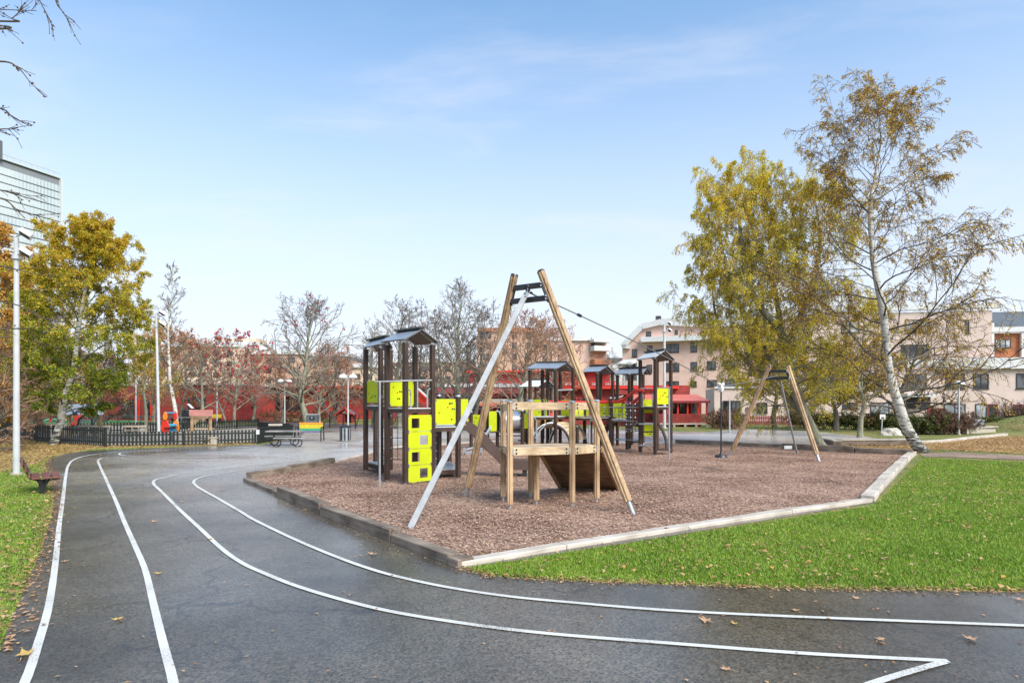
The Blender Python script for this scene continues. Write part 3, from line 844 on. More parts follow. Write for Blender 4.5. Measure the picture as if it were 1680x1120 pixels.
# ------------------------------------------------------------------ timber edging round the play bed
edging = thing('timber_edging', 'weathered timber beams edging the bark chip play bed', 'edging', (0, 8, 0))
def sleeper(a, b, w, h, m, z0=0.0, off=0.0, up=0):
    a, b = Vector(a), Vector(b)
    g = Geo()
    d = (b - a).normalized(); nrm = Vector((-d.y, d.x, 0))
    inw = nrm if (pitc - a).dot(nrm) > 0 else -nrm
    a, b = a + inw * w * .45, b + inw * w * .45
    n = max(2, int((b - a).length / .5)); rr = random.Random(int(a.x * 100))
    L = (b - a).length
    rows = []
    for k in range(n + 1):
        p = a + d * (L * k / n)
        j = [(rr.random() - .5) * .012 for _ in range(4)]
        rows.append([p + nrm * (-w / 2 + j[0]) + Vector((0, 0, z0 - .05)), p + nrm * (w / 2 + j[1]) + Vector((0, 0, z0 - .05)),
                     p + nrm * (w / 2 + j[1]) + Vector((0, 0, z0 + h + j[2])), p + nrm * (-w / 2 + j[0]) + Vector((0, 0, z0 + h + j[3]))])
    V = [v for r_ in rows for v in r_]; Fc = [(0, 1, 2, 3), tuple(len(V) - 4 + q for q in (3, 2, 1, 0))]
    for k in range(n):
        for q in range(4):
            Fc.append((k * 4 + q, k * 4 + (q + 1) % 4, k * 4 + 4 + (q + 1) % 4, k * 4 + 4 + q))
    # local frame so the grain runs along the beam
    ang = math.atan2(d.y, d.x)
    M_ = Matrix.Rotation(-ang, 3, 'Z')
    me = bpy.data.meshes.new('beam'); me.from_pydata([tuple(M_ @ (Vector(v) - a)) for v in V], [], Fc)
    import bmesh
    bm = bmesh.new(); bm.from_mesh(me); bmesh.ops.recalc_face_normals(bm, faces=bm.faces); bm.to_mesh(me); bm.free()
    me.materials.append(m)
    o = inst('beam', me, a, edging, ang)
    bv = o.modifiers.new('bevel', 'BEVEL'); bv.width = .012; bv.segments = 2; bv.limit_method = 'ANGLE'
    return o
ow, pw = MT['oldwood'], MT['palewood']
sleeper(G(399, 790), G(456, 814), .17, .085, ow)
sleeper(G(455, 816), G(524, 845), .17, .20, ow)
sleeper(G(525, 846), G(640, 889), .17, .16, ow)
sleeper(G(641, 889.5), G(735, 926), .17, .11, ow)
sleeper(G(736, 926.5), G(752, 932), .22, .09, ow)
sleeper(G(404, 785), G(470, 774), .18, .15, ow)
sleeper(G(471, 773.8), G(541, 760), .18, .17, ow)
sleeper(G(543, 759), G(640, 735), .18, .07, pw)
sleeper(G(642, 734.6), G(798, 725), .18, .06, pw)
sleeper(G(800, 724.6), G(1108, 728), .18, .06, pw)
prev = None
cuts = [(757, 931), (930, 901), (1130, 869), (1300, 842), (1432, 823.5)]
for a, b in zip(cuts, cuts[1:]): sleeper(G(*a), G(b[0] - .6, b[1]), .17, .06, pw)
sleeper(G(1434, 822), G(1462, 786), .22, .10, pw); sleeper(G(1462.5, 785.5), G(1488, 757.5), .22, .10, pw); sleeper(G(1489, 757), G(1503, 746), .22, .12, pw)
sleeper(G(1498, 747), G(1404, 743), .2, .20, ow); sleeper(G(1403, 743), G(1285, 737), .2, .24, ow)
sleeper(G(1284, 734.5), G(1205, 731), .18, .15, ow); sleeper(G(1204, 731), G(1110, 727.5), .18, .18, ow)
g = Geo(); p = A(1293, 738, 24.0); g.box(G(1293, 738.8, .12), (.28, .02, .12)); g.build('name_plate', MT['white'], edging)

bx = thing('timber_seat_box', 'low dark timber seat beam on the plaza left of the leaning birch', 'seat', G(1430, 733))
for (a, b, h, w) in (((1376, 731), (1500, 729.5), .24, .35), ((1356, 728), (1374, 731.5), .22, .3)):
    g = Geo(); a, b = G(*a), G(*b); g.beam(a + Vector((0, 0, h / 2)), b + Vector((0, 0, h / 2)), w, h - .05); g.build('beam', ow, bx, bevel=.01)
    g = Geo(); g.beam(a + Vector((0, 0, h)), b + Vector((0, 0, h)), w + .05, .05); g.build('top_board', pw, bx, bevel=.005)
kb = Geo(); 
kerbo = thing('stone_kerb', 'pale kerb edge running right behind the leaning birch', 'kerb', G(1560, 722))
kp = [G(1476, 729), G(1545, 726), G(1600, 719.5), G(1650, 714.5)]
for a, b in zip(kp, kp[1:]):
    g = Geo(); g.beam(a + Vector((0, 0, .06)), b + Vector((0, 0, .06)), .2, .14); g.build('kerb_stone', MT['palewood'], kerbo, bevel=.01)

# hill at right
def hillz(x, y):
    return 1.5 * np.exp(-(((x - 39) / 6.5) ** 2 + ((y - 42) / 5.0) ** 2))
xs = np.linspace(17, 60, 60); ys = np.linspace(27, 60, 50)
X, Y = np.meshgrid(xs, ys); Zh = hillz(X, Y) - .03
V = np.stack([X.ravel(), Y.ravel(), Zh.ravel()], 1)
idx = np.arange(60 * 50).reshape(50, 60)
f = np.stack([idx[:-1, :-1].ravel(), idx[:-1, 1:].ravel(), idx[1:, 1:].ravel(), idx[1:, :-1].ravel()], 1)
o = link('hill', np_mesh('hill', V, [f], True), MT['lawn']); o['kind'] = 'structure'
n = 14000; x = rng.uniform(20, 50, n); y = rng.uniform(29, 42, n); k = hillz(x, y) > .06
tag(chips('fallen_leaves', x[k], y[k], .0, .06, .13, FALLENBROWN, .03, .5, .75, .15, zfun=lambda a, b: hillz(a, b)), 'tan leaves covering the low hill at right')

# ------------------------------------------------------------------ zip line
def aframe(feet, tops, label, group, r, bars, strut_foot, strut_top, strut_r, wtop):
    base = (feet[0] + feet[1]) / 2
    t = thing('zipline_a_frame_tower', label, 'zip line tower', (base.x, base.y, 0), group)
    for ft, tp in zip(feet, tops):
        d = (tp - ft).normalized()
        s0 = ft + d * .22
        g = Geo(); g.prism(profile_round(r), s0, tp, up=(0, 1, 0)); leg = g.build('leg', MT['wood'], t, smooth=False, bevel=.004)
        g = Geo(); g.rod(ft - d * .05, s0 + d * .01, r * .62, 10); g.build('steel_foot', MT['steel'], leg, smooth=True)
        g = Geo(); g.prism(profile_round(r * 1.06, 20, 1), tp, tp + d * .03, up=(0, 1, 0), s1=.75); g.build('end_cap', MT['browncap'], leg, smooth=True)
    for (u0, u1) in bars:
        a = tops[0] + (feet[0] - tops[0]) * u0; b = tops[1] + (feet[1] - tops[1]) * u0
        off = Vector((0, -.0, 0))
        g = Geo(); g.beam(a + off, b + off, .08, .085); g.build('crossbar', MT['blackmetal'], t, bevel=.004)
    for tp, ft, sgn in ((tops[0], feet[0], 1), (tops[1], feet[1], -1)):
        d = (ft - tp)
        sx = Vector((sgn * r * .95, 0, 0))
        g = Geo(); g.beam(tp + d * (bars[0][0] - .012) + sx, tp + d * (bars[-1][0] + .015) + sx, .13, .03, up=(1, 0, 0))
        br = g.build('side_bracket', MT['blackmetal'], t, bevel=.003)
        g = Geo()
        for u in (bars[0][0], bars[-1][0]):
            q = tp + d * u + sx
            g.ball(q + Vector((sgn * .02, -.05, .02)), .018, 6); g.ball(q + Vector((sgn * .02, -.05, -.03)), .018, 6)
        g.build('bolt', MT['steel'], br)
    g = Geo(); g.rod(strut_foot, strut_top, strut_r, 4 if strut_r > .05 else 8); g.build('steel_strut', MT['steelpale'], t, bevel=.004)
    return t
f1 = [G(764, 816), G(1039, 844)]
t1 = [A(844, 452, 10.95), A(887.5, 446, 10.68)]
mid1 = (t1[0] + t1[1]) / 2
afr = aframe(f1, t1, 'tall wooden A-frame of the zip line in front with long steel strut', 'zip line frames', .066, [(.055, 0), (.112, 0)], G(672, 868), A(861, 486, 10.75), .062, 0)
g = Geo()
hub = A(866, 476, 10.8)
g.ball(hub + Vector((0, 0, .06)), .045); g.ball(hub, .04); g.rod(hub + Vector((0, 0, .08)), hub + Vector((-.02, -.06, -.1)), .022)
for k in range(6):
    q = hub + Vector((.03 + .022 * k, .02 * k, .0 - .01 * (k % 2) - .018 * k)); g.ball(q, .014, 6)
g.build('cable_anchor', MT['blackmetal'], afr, smooth=True)
g = Geo(); g.beam(A(861, 488, 10.72), A(864, 480, 10.74), .09, .05); g.build('strut_plate', MT['steel'], afr)
f2 = [G(1197, 748), G(1344, 757)]
t2 = [A(1263, 601, 20.1), A(1292, 600, 19.75)]
afr2 = aframe(f2, t2, 'smaller wooden A-frame ending the zip line by the yellow birch', 'zip line frames', .075, [(.055, 0), (.13, 0)], G(1308, 745), A(1279, 619, 19.95), .035, 0)
cab = thing('zipline_cable', 'steel cable of the zip line running between the two A-frames', 'cable', hub)
P0 = A(868, 480, 10.82); TR = A(1183, 634, 16.6); P1 = A(1278, 615, 19.9)
def sag(a, b, s, n=16): return [a.lerp(b, k / n) - Vector((0, 0, s * 4 * (k / n) * (1 - k / n))) for k in range(n + 1)]
c1 = sag(P0, TR, -.06); c2 = sag(TR, P1, .02)
g = Geo(); g.pipe(c1 + c2[1:], .011, 6); g.build('wire', MT['rope'], cab, smooth=True)
q = c1[2].lerp(c1[3], .0)
q = A(956, 523, 0.0)
# stopper: the point of the cable that the photo shows at a third of the way
best = min(c1, key=lambda p: abs(CX + p.x * F / p.y - 956))
d = (TR - P0).normalized()
g = Geo(); g.rod(best - d * .05, best + d * .05, .03, 8); g.build('cable_stopper', MT['blackmetal'], cab, smooth=True)
seat = thing('zipline_disc_swing', 'black disc seat on a rod hanging from the zip line trolley', 'disc swing', TR)
g = Geo(); g.box((TR.x, TR.y, TR.z - .02), (.14, .1, .16), R(45)); g.ball(TR + Vector((.05, 0, .06)), .05); g.ball(TR + Vector((-.05, 0, .06)), .05); g.ball(TR + Vector((0, 0, -.1)), .06); g.build('trolley', MT['offwhite'], seat, smooth=True, bevel=.01)
g = Geo(); g.rod((TR.x, TR.y, TR.z - .12), (TR.x, TR.y, .38), .022); g.build('hanger_rod', MT['blackmetal'], seat, smooth=True)
g = Geo(); g.prism([(.17 * math.cos(a * math.pi / 8), .17 * math.sin(a * math.pi / 8)) for a in range(16)], (TR.x, TR.y, .33), (TR.x, TR.y, .39), s1=.8)
g.rod((TR.x, TR.y, .39), (TR.x, TR.y, .47), .05, 10, .5); g.build('disc', MT['blackmetal'], seat, smooth=True)

# ------------------------------------------------------------------ wooden start platform with ramp
pl = thing('wooden_platform', 'pine start platform with railings and a ramp under the front A-frame', 'play platform', (.6, 11.2, 0))
def wpost(px, ytop, yfoot, x=None, parent=pl, r=.052, cap=True):
    p = G(px, yfoot); d = p.y
    zt = Z(ytop, d)
    g = Geo(); g.prism(profile_round(r), (p.x, d, .09), (p.x, d, zt), up=(0, 1, 0)); po = g.build('post', MT['wood'], parent, bevel=.003)
    g = Geo(); g.rod((p.x, d, -.03), (p.x, d, .1), r * .5, 10); g.build('steel_foot', MT['steel'], po, smooth=True)
    if cap:
        g = Geo(); g.rod((p.x, d, zt), (p.x, d, zt + .012), r * 1.12, 12); g.dome((p.x, d, zt + .012), r * 1.1, .022, 12); g.build('cap', MT['steel'], po, smooth=True)
    return Vector((p.x, d, zt))
pp1 = wpost(825.5, 658, 822.5); pp2 = wpost(836.5, 660, 836); pp3 = wpost(870.5, 658, 816)
pp4 = wpost(880, 747, 828.5, cap=False); pp5 = wpost(938.6, 660, 832); pp6 = wpost(979, 658, 825)
DZ = .985
c = lambda p: Vector((p.x, p.y, 0))
rb = c(pp6) + Vector((-.02, .62, 0))
deckp = [c(pp2), c(pp5), c(pp6), rb, c(pp3) + Vector((.45, .25, 0)), c(pp3), c(pp1)]
# deck boards, each a plank
ymin, ymax = 10.45, 12.0
bw = .142
k = 0
yy = ymin
def clip_x(poly, y):
    xs_ = []
    for i in range(len(poly)):
        a, b = poly[i], poly[(i + 1) % len(poly)]
        if (a.y - y) * (b.y - y) < 0:
            xs_.append(a.x + (b.x - a.x) * (y - a.y) / (b.y - a.y))
    return (min(xs_), max(xs_)) if len(xs_) >= 2 else None
while yy < 12.1:
    e = clip_x(deckp, yy + .03), clip_x(deckp, yy + bw - .02)
    if e[0] and e[1]:
        g = Geo(); z0, z1 = DZ - .03, DZ + .002 * (k % 2)
        y0, y1 = yy + .003, yy + bw - .003
        g.hexa([(e[0][0], y0, z0), (e[0][1], y0, z0), (e[1][1], y1, z0), (e[1][0], y1, z0), (e[0][0], y0, z1), (e[0][1], y0, z1), (e[1][1], y1, z1), (e[1][0], y1, z1)])
        g.build('deck_board', MT['woodx'], pl, bevel=.003)
    yy += bw; k += 1
def rail(a, b, zc, h=.125, t=.045, parent=pl, m='woodx', bolts=True, shrink=.05):
    a, b = c(a), c(b); d = (b - a).normalized()
    a2, b2 = a + d * shrink + Vector((0, 0, zc)), b - d * shrink + Vector((0, 0, zc))
    g = Geo(); g.beam(a2, b2, t, h); o = g.build('rail' if zc > 1.2 else 'edge_beam', MT[m], parent, bevel=.004)
    if bolts:
        nrm = Vector((d.y, -d.x, 0)) 
        g = Geo()
        for q, s_ in ((a2, 1), (b2, -1)):
            for dz in (-.03, .03):
                cc = q + d * s_ * .055 + Vector((0, 0, dz)) + nrm * (t / 2 - .002)
                g.rod(cc, cc + nrm * .012, .015, 8)
        g.build('bolt', MT['blackmetal'], o)
        g = Geo()
        for q, s_ in ((a2, -1), (b2, 1)):
            cc = q + d * s_ * .005 + nrm * (t / 2 + .001)
            g.box(cc, (.03, .02, h * .8), math.atan2(d.y, d.x))
        g.build('bracket', MT['steel'], o)
rail(pp2, pp5, Z(666, 10.6)); rail(pp5, pp6, Z(666, 10.9)); rail(pp1, pp2, Z(668, 10.9)); rail(pp1, pp3, Z(665, 11.5), bolts=False)
rail(pp2, pp5, DZ - .035, .13); rail(pp5, pp6, DZ - .04, .13); rail(pp1, pp2, DZ - .04, .13); rail(pp1, pp3, DZ - .06, .12, bolts=False)
# ramp boards
ra0, ra1 = Vector((.47, 11.62, .95)), Vector((1.60, 11.36, .95))
rb0, rb1 = Vector((1.0, 12.95, .04)), Vector((2.13, 12.72, .04))
NB = 10
for k in range(NB):
    u0, u1 = k / NB + .004, (k + 1) / NB - .004
    g = Geo(); g.sheet(ra0.lerp(rb0, u0), ra1.lerp(rb1, u0), ra1.lerp(rb1, u1), ra0.lerp(rb0, u1), .03); g.build('ramp_board', MT['woodramp'], pl)
for a, b in ((ra0, rb0), (ra1, rb1)):
    g = Geo(); g.beam(a + Vector((0, 0, -.03)), b + Vector((0, 0, -.02)), .045, .12); g.build('ramp_side_beam', MT['wood'], pl, bevel=.003)
g = Geo(); g.rod(rb0 + Vector((-.1, -.1, .1)), rb0 + Vector((.04, .03, -.06)), .02); g.build('ramp_foot', MT['steel'], pl, smooth=True)
for (px_, d_) in ((874, 11.9), (893, 12.1)):
    pass
g = Geo(); 
q0 = A(873, 690, 12.0); g.pipe([A(870, 683, 11.85), A(876, 684, 11.95), A(880, 691, 12.05), A(880, 726, 12.05)], .018); g.build('steel_handle', MT['steelpale'], pl, smooth=True); g = Geo()
g.pipe([A(975, 690, 11.4), A(969, 689, 11.6), A(967, 696, 11.8), A(967, 727, 11.8)], .018); g.build('steel_handle', MT['steelpale'], pl, smooth=True)

# ------------------------------------------------------------------ play towers
SQ = profile_square(.092)
def tpost(root, px, ybot, ytop, capped=False, w=None):
    p = G(px, ybot); zt = Z(ytop, p.y)
    g = Geo(); g.prism(SQ, (p.x, p.y, .06), (p.x, p.y, zt), up=(.7, .72, 0)); po = g.build('post', MT['brown'], root)
    g = Geo(); g.rod((p.x, p.y, -.03), (p.x, p.y, .07), .025); g.build('steel_foot', MT['steel'], po, smooth=True)
    if capped:
        g = Geo(); g.rod((p.x, p.y, zt), (p.x, p.y, zt + .02), .062, 10); g.dome((p.x, p.y, zt + .02), .062, .035, 10); g.build('cap', MT['steel'], po, smooth=True)
    else:
        g = Geo(); g.box((p.x, p.y, zt + .02), (.05, .05, .05)); g.build('roof_bracket', MT['steel'], po)
    return Vector((p.x, p.y, zt))
def gable(root, FL, FR, BR, ze, rise, oh=.14, m='roofsheet'):
    """front eave FL-FR, gable end FR-BR"""
    FL, FR, BR = c(FL), c(FR), c(BR)
    BL = FL + (BR - FR)
    u = (FR - FL).normalized(); v = (BR - FR).normalized()
    FL, FR, BR, BL = FL - u * oh - v * oh, FR + u * oh - v * oh, BR + u * oh + v * oh, BL - u * oh + v * oh
    zv = Vector((0, 0, ze)); zr = Vector((0, 0, ze + rise))
    ML, MR = (FL + BL) / 2 + zr, (FR + BR) / 2 + zr
    g = Geo(); g.sheet(FL + zv, FR + zv, MR, ML, .012); r1 = g.build('roof_sheet', MT[m], root)
    g = Geo(); g.sheet(BR + zv, BL + zv, ML, MR, .012); g.build('roof_sheet', MT[m], root)
    g = Geo(); e = Vector((0, 0, .03))
    k0 = (FL - BL).normalized() * .10
    g.beam(ML + k0 * .25 - u * .02 + e * .5, MR + k0 * .25 + u * .02 + e * .5, .15, .04); g.build('ridge_flap', MT['browncap'], root)
    g = Geo()
    lo = Vector((0, 0, -.022)); s_ = .02
    g.sheet(FL + zv + lo, FR + zv + lo, MR + lo, ML + lo, .008); g.sheet(BR + zv + lo, BL + zv + lo, ML + lo, MR + lo, .008)
    g.build('roof_lining', MT['roofunder'], root)
    g = Geo()
    for P_, Q_ in ((FR, BR), (FL, BL)):
        M_ = (P_ + Q_) / 2 + zr
        o_ = u * (-.10 if P_ is FR else .10)
        g.beam(P_ + zv + lo * 2 + o_, M_ + lo * 2 + o_, .025, .03); g.beam(Q_ + zv + lo * 2 + o_, M_ + lo * 2 + o_, .025, .03)
    g.build('roof_brace', MT['steel'], root)
def deck(root, pts, z, th=.09):
    g = Geo(); g.poly([(p.x, p.y) for p in pts], z - .02, z + .012); g.build('deck', MT['offwhite'], root)
    for i in range(len(pts)):
        a, b = c(pts[i]), c(pts[(i + 1) % len(pts)])
        g = Geo(); g.beam(a + Vector((0, 0, z - th / 2 - .005)), b + Vector((0, 0, z - th / 2 - .005)), .045, th); g.build('deck_beam', MT['brown'], root)
def panel(root, a, b, z0, z1, hole=None, m='yellow', dots=0, t=.02, seed=0):
    a, b = c(a), c(b); d = b - a; L = d.length; d.normalize()
    rz = math.atan2(d.y, d.x); nrm = Vector((d.y, -d.x, 0))
    g = Geo()
    def rect(u0, u1, v0, v1):
        cc = a + d * (L * (u0 + u1) / 2); g.box((cc.x, cc.y, (z0 + (z1 - z0) * (v0 + v1) / 2)), (L * (u1 - u0), t, (z1 - z0) * (v1 - v0)), rz)
    if hole:
        u0, u1, v0, v1 = hole
        rect(0, u0, 0, 1); rect(u1, 1, 0, 1); rect(u0, u1, 0, v0); rect(u0, u1, v1, 1)
    else: rect(0, 1, 0, 1)
    o = g.build('panel', MT[m], root, bevel=0 if hole else .004)
    g = Geo()
    rr = random.Random(seed)
    for (u, v) in ((.03, .05), (.97, .05), (.03, .95), (.97, .95)):
        q = a + d * (L * u) + Vector((0, 0, z0 + (z1 - z0) * v)); g.rod(q + nrm * .009, q + nrm * .022, .014, 6)
    g.build('screw', MT['purple'], o)
    if dots:
        ga, gb = Geo(), Geo()
        for k in range(dots):
            u, v = .15 + .7 * rr.random(), .12 + .76 * rr.random()
            q = a + d * (L * u) + Vector((0, 0, z0 + (z1 - z0) * v))
            (ga if k % 3 else gb).rod(q + nrm * .009, q + nrm * .016, .019, 8)
            if k % 3 == 1: (ga).rod(q + nrm * .009 + d * .05, q + nrm * .016 + d * .05, .019, 8)
        ga.build('hole_marker', MT['blackmetal'], o); gb.build('peg', MT['red'], o)
    return o

tw = thing('play_tower', 'twin roofed play tower with lime yellow panels and a brown slide', 'play tower', (-2.3, 14.4, 0))
Fp = tpost(tw, 665, 795.5, 562); Gp = tpost(tw, 709.5, 790.5, 565.5); Dp = tpost(tw, 635, 791, 566); Rp = tpost(tw, 681, 785, 569)
Ap = tpost(tw, 600, 774, 573); Cp = tpost(tw, 624.5, 781, 571); Ep = tpost(tw, 640.5, 774, 574); Bp = tpost(tw, 616, 762, 668)
Hp = tpost(tw, 751.5, 787, 651, True); Jp = tpost(tw, 720.5, 771, 650, True); Ip = tpost(tw, 737, 770.5, 704)
gable(tw, Dp, Fp, Gp, Fp.z + .07, .25, .10)
gable(tw, Ap, Cp, Ep, (Ap.z + Cp.z) / 2 + .07, .22, .10)
D1 = 1.60
BLp = c(Dp) + c(Rp) * 0
deck(tw, [c(Dp), c(Fp), c(Gp), c(Rp)], D1 + .02)
deck(tw, [c(Ap), c(Cp), c(Ep), c(Bp)], D1 + .06)
deck(tw, [c(Gp), c(Hp), c(Ip), c(Jp)], 1.20)
def zt_(y, p): return Z(y, p.y)
zz = [Z(790.5, 13.75), Z(762.5, 13.75), Z(735.5, 13.75), Z(707.5, 13.75), Z(680, 13.75)]
holes = [(.5, .83, .22, .80), (.15, .48, .2, .8), (.5, .83, .2, .78), (.15, .48, .2, .8)]
u = (c(Gp) - c(Fp)).normalized(); off = Vector((u.y, -u.x, 0)) * .02
pa, pb = c(Fp) + u * .045 + off, c(Gp) - u * .045 + off
for k in range(4):
    panel(tw, pa, pb, zz[k] + .004, zz[k + 1] - .006, hole=holes[k])
# railing panels
u = (c(Rp) - c(Dp)); ux = u.normalized()
panel(tw, c(Dp) + ux * .06, c(Rp) - ux * .05, Z(666, 14.3), Z(625, 14.3), dots=6, seed=3)
u = (c(Bp) - c(Ap)); panel(tw, c(Ap) + Vector((.03, 0, 0)), c(Cp) - Vector((.03, 0, 0)), Z(660, 15.6), Z(624, 15.6), dots=6, seed=4)
panel(tw, c(Ep) + Vector((-.3, .25, 0)), c(Ep) + Vector((.02, .05, 0)), Z(660, 15.9), Z(624, 15.9), dots=4, seed=8)
panel(tw, c(Gp) + Vector((.06, .02, 0)), c(Hp) - Vector((.05, 0, 0)), Z(696, 14.35), Z(654.5, 14.35), dots=6, seed=5)
panel(tw, c(Hp) + Vector((.04, .02, 0)), c(Hp) + Vector((.2, .35, 0)), Z(698, 14.6), Z(654.5, 14.6), dots=0)
# steel bars, fireman pole, hand loops
g = Geo(); g.pipe([A(615, 626, 13.5), A(640, 625.5, 13.45), A(665, 624.5, 13.5), A(708, 623.5, 13.95)], .018)
g.build('crossbar', MT['steelpale'], tw, smooth=True)
g = Geo(); fp = G(623, 800); g.pipe([Vector((fp.x, fp.y, -.02)), Vector((fp.x, fp.y, Z(626, fp.y)))], .021); g.build('fireman_pole', MT['steelpale'], tw, smooth=True)
g = Geo(); g.pipe([A(669, 638, 13.9), A(673, 640, 13.9), A(674, 646, 13.9), A(674, 672, 13.9)], .014); g.pipe([A(685, 625, 14.2), A(685, 670, 14.2)], .016)
g.pipe([A(706, 637, 14), A(702, 640, 14), A(701, 646, 14), A(701, 671, 14)], .018); g.pipe([A(624, 648, 14.5), A(630, 655, 15)], .02)
g.build('hand_loop', MT['steelpale'], tw, smooth=True)
for (a, b, cc) in ((G(600, 771), G(624.5, 778), G(641, 772)), (G(711, 786), G(751, 784), G(737, 769))):
    g = Geo(); a, b, cc = [q + Vector((0, 0, .2)) for q in (a, b, cc)]
    g.add([a, b, cc, a + Vector((0, 0, .03)), b + Vector((0, 0, .03)), cc + Vector((0, 0, .03))], [(0, 2, 1), (3, 4, 5), (0, 1, 4, 3), (1, 2, 5, 4), (2, 0, 3, 5)]); 
    g.build('low_step', MT['steel'], tw)
    g = Geo(); g.beam(a - Vector((0, 0, .05)), b - Vector((0, 0, .05)), .04, .1); g.beam(b - Vector((0, 0, .05)), cc - Vector((0, 0, .05)), .04, .1); g.build('step_beam', MT['brown'], tw)
# rope nets below the decks
def net(root, p00, p10, p01, p11, nu, nv, r=.009, knob=.022):
    g = Geo()
    f_ = lambda u, v: (Vector(p00).lerp(p10, u)).lerp(Vector(p01).lerp(p11, u), v)
    for i in range(nu + 1): g.pipe([f_(i / nu, v / 6) for v in range(7)], r, 5)
    for j in range(nv + 1): g.pipe([f_(u / 6, j / nv) + Vector((0, 0, -.02 * math.sin(u / 6 * math.pi))) for u in range(7)], r, 5)
    o = g.build('rope_net', MT['rope'], root, smooth=True)
    g = Geo()
    for i in range(nu + 1):
        for j in range(nv + 1): g.ball(f_(i / nu, j / nv), knob, 6)
    g.build('net_knot', MT['steel'], o, smooth=True)
net(tw, A(642, 752, 15.2), A(663, 752, 15.2), A(642, 682, 15.2), A(663, 682, 15.2), 2, 4)
net(tw, A(714, 765, 14.6), A(716, 766, 15.6), A(714, 700, 14.6), A(716, 700, 15.6), 2, 5)
net(tw, A(626, 755, 16), A(634, 755, 16.2), A(626, 680, 16), A(634, 680, 16.2), 1, 4)
g = Geo(); g.sheet(A(687, 640, 15.5), A(701, 650, 15.5), A(701, 663, 15.5), A(687, 659, 15.5), .02); g.build('red_side_panel', MT['red'], tw)
g = Geo(); g.beam(A(686, 637, 15.4), A(702, 652, 15.4), .03, .04); g.build('panel_rail', MT['white'], tw)
# slide: trough with side walls
sp = [(Vector((-1.20, 14.95, 1.17))), Vector((-1.02, 14.98, 1.12)), Vector((-.80, 15.02, .92)), Vector((-.52, 15.07, .62)), Vector((-.28, 15.1, .38)), Vector((-.06, 15.14, .25)), Vector((.40, 15.2, .22))]
sp = catmull(sp, 4)
g = Geo(); V = []; Fc = []
hw = .24
prof = [(-hw - .03, .17), (-hw - .03, -.05), (hw + .03, -.05), (hw + .03, .17), (hw, .17), (hw - .02, 0), (-hw + .02, 0), (-hw, .17)]
for k, p in enumerate(sp):
    t = (sp[min(k + 1, len(sp) - 1)] - sp[max(k - 1, 0)]).normalized()
    side = Vector((t.y, -t.x, 0)).normalized(); up = side.cross(t)
    if up.z < 0: up = -up
    V += [p + side * x_ + up * y_ for x_, y_ in prof]
n_ = len(prof)
for k in range(len(sp) - 1):
    for q in range(n_): Fc.append((k * n_ + q, k * n_ + (q + 1) % n_, k * n_ + n_ + (q + 1) % n_, k * n_ + n_ + q))
Fc += [tuple(range(n_)), tuple(range(len(V) - n_, len(V)))]
g.add(V, Fc); g.build('slide', MT['slide'], tw, smooth=True)
g = Geo(); g.box((.3, 15.2, .09), (.1, .5, .2)); g.build('slide_foot', MT['blackmetal'], tw)

# steel slide + tunnel structure in the middle
tn = thing('tunnel_climber', 'low play structure with a polished steel tunnel and yellow end panels', 'play structure', G(830, 738))
for px_, yb, yt in ((773, 738, 676), (800, 737, 674), (816, 736, 675), (857, 741, 674), (865, 736, 678), (827, 734, 700)):
    tpost(tn, px_, yb, yt, True)
d_ = 24.3
panel(tn, A(775, 700, d_), A(797, 700, d_ - .2), Z(703, d_), Z(680, d_), dots=4, seed=9)
panel(tn, A(802, 700, d_ - .6), A(815, 700, d_ - .6), Z(706, d_), Z(674, d_))
panel(tn, A(849, 700, d_ + .1), A(856, 700, d_ - .1), Z(707, d_), Z(673, d_))
panel(tn, A(856.5, 700, d_ - .3), A(867, 700, d_ - .5), Z(702, d_), Z(678, d_), dots=4, seed=2)
g = Geo(); n = 20; r_ = .39; a, b = A(816, 691, d_ - .1), A(852, 690, d_ + .2)
V = []; ax = (b - a).normalized(); s1 = Vector((-ax.y, ax.x, 0)).normalized()
for q in (a, b):
    for rr_ in (r_, r_ - .02):
        for k in range(n):
            th = 2 * math.pi * k / n; V.append(q + s1 * rr_ * math.cos(th) + Vector((0, 0, rr_ * math.sin(th))))
Fc = []
for k in range(n):
    k2 = (k + 1) % n
    Fc += [(k, k2, 2 * n + k2, 2 * n + k), (n + k, 3 * n + k, 3 * n + k2, n + k2), (k, n + k, n + k2, k2), (2 * n + k, 2 * n + k2, 3 * n + k2, 3 * n + k)]
g.add(V, Fc); tu = g.build('tunnel', MT['tube'], tn, smooth=True)
g = Geo()
for k in range(14):
    th = 2 * math.pi * k / 14; g.ball(b + s1 * (r_ + .01) * math.cos(th) + Vector((0, 0, (r_ + .01) * math.sin(th))) - ax * .1, .025, 6)
g.build('tunnel_bolt', MT['purple'], tu)
g = Geo(); g.beam(A(775, 706, d_), A(866, 708, d_), .6, .08); g.build('deck', MT['brown'], tn)
g = Geo(); g.beam(A(818, 715, d_ + .3), A(866, 714, d_ + .3), .1, .04); g.beam(A(850, 722, d_ + .1), A(868, 722, d_ + .1), .3, .04); g.build('low_step', MT['brown'], tn)
g = Geo()
sl0 = [A(806, 703, 23.6), A(798, 716, 23.1), A(786, 730, 22.6), A(776, 739, 22.2), A(766, 741, 22.0)]
for s_ in (-.2, .2): g.pipe([p + Vector((.1 * s_, s_, .1)) for p in sl0], .025, 6)
V = []
for p in sl0: V += [p + Vector((0, -.2, 0)), p + Vector((0, .2, 0)), p + Vector((0, .2, -.03)), p + Vector((0, -.2, -.03))]
g.add(V, [(4 * i + a_, 4 * i + b_, 4 * i + 4 + b_, 4 * i + 4 + a_) for i in range(4) for a_, b_ in ((0, 1), (1, 2), (2, 3), (3, 0))] + [(0, 1, 2, 3), (16, 17, 18, 19)])
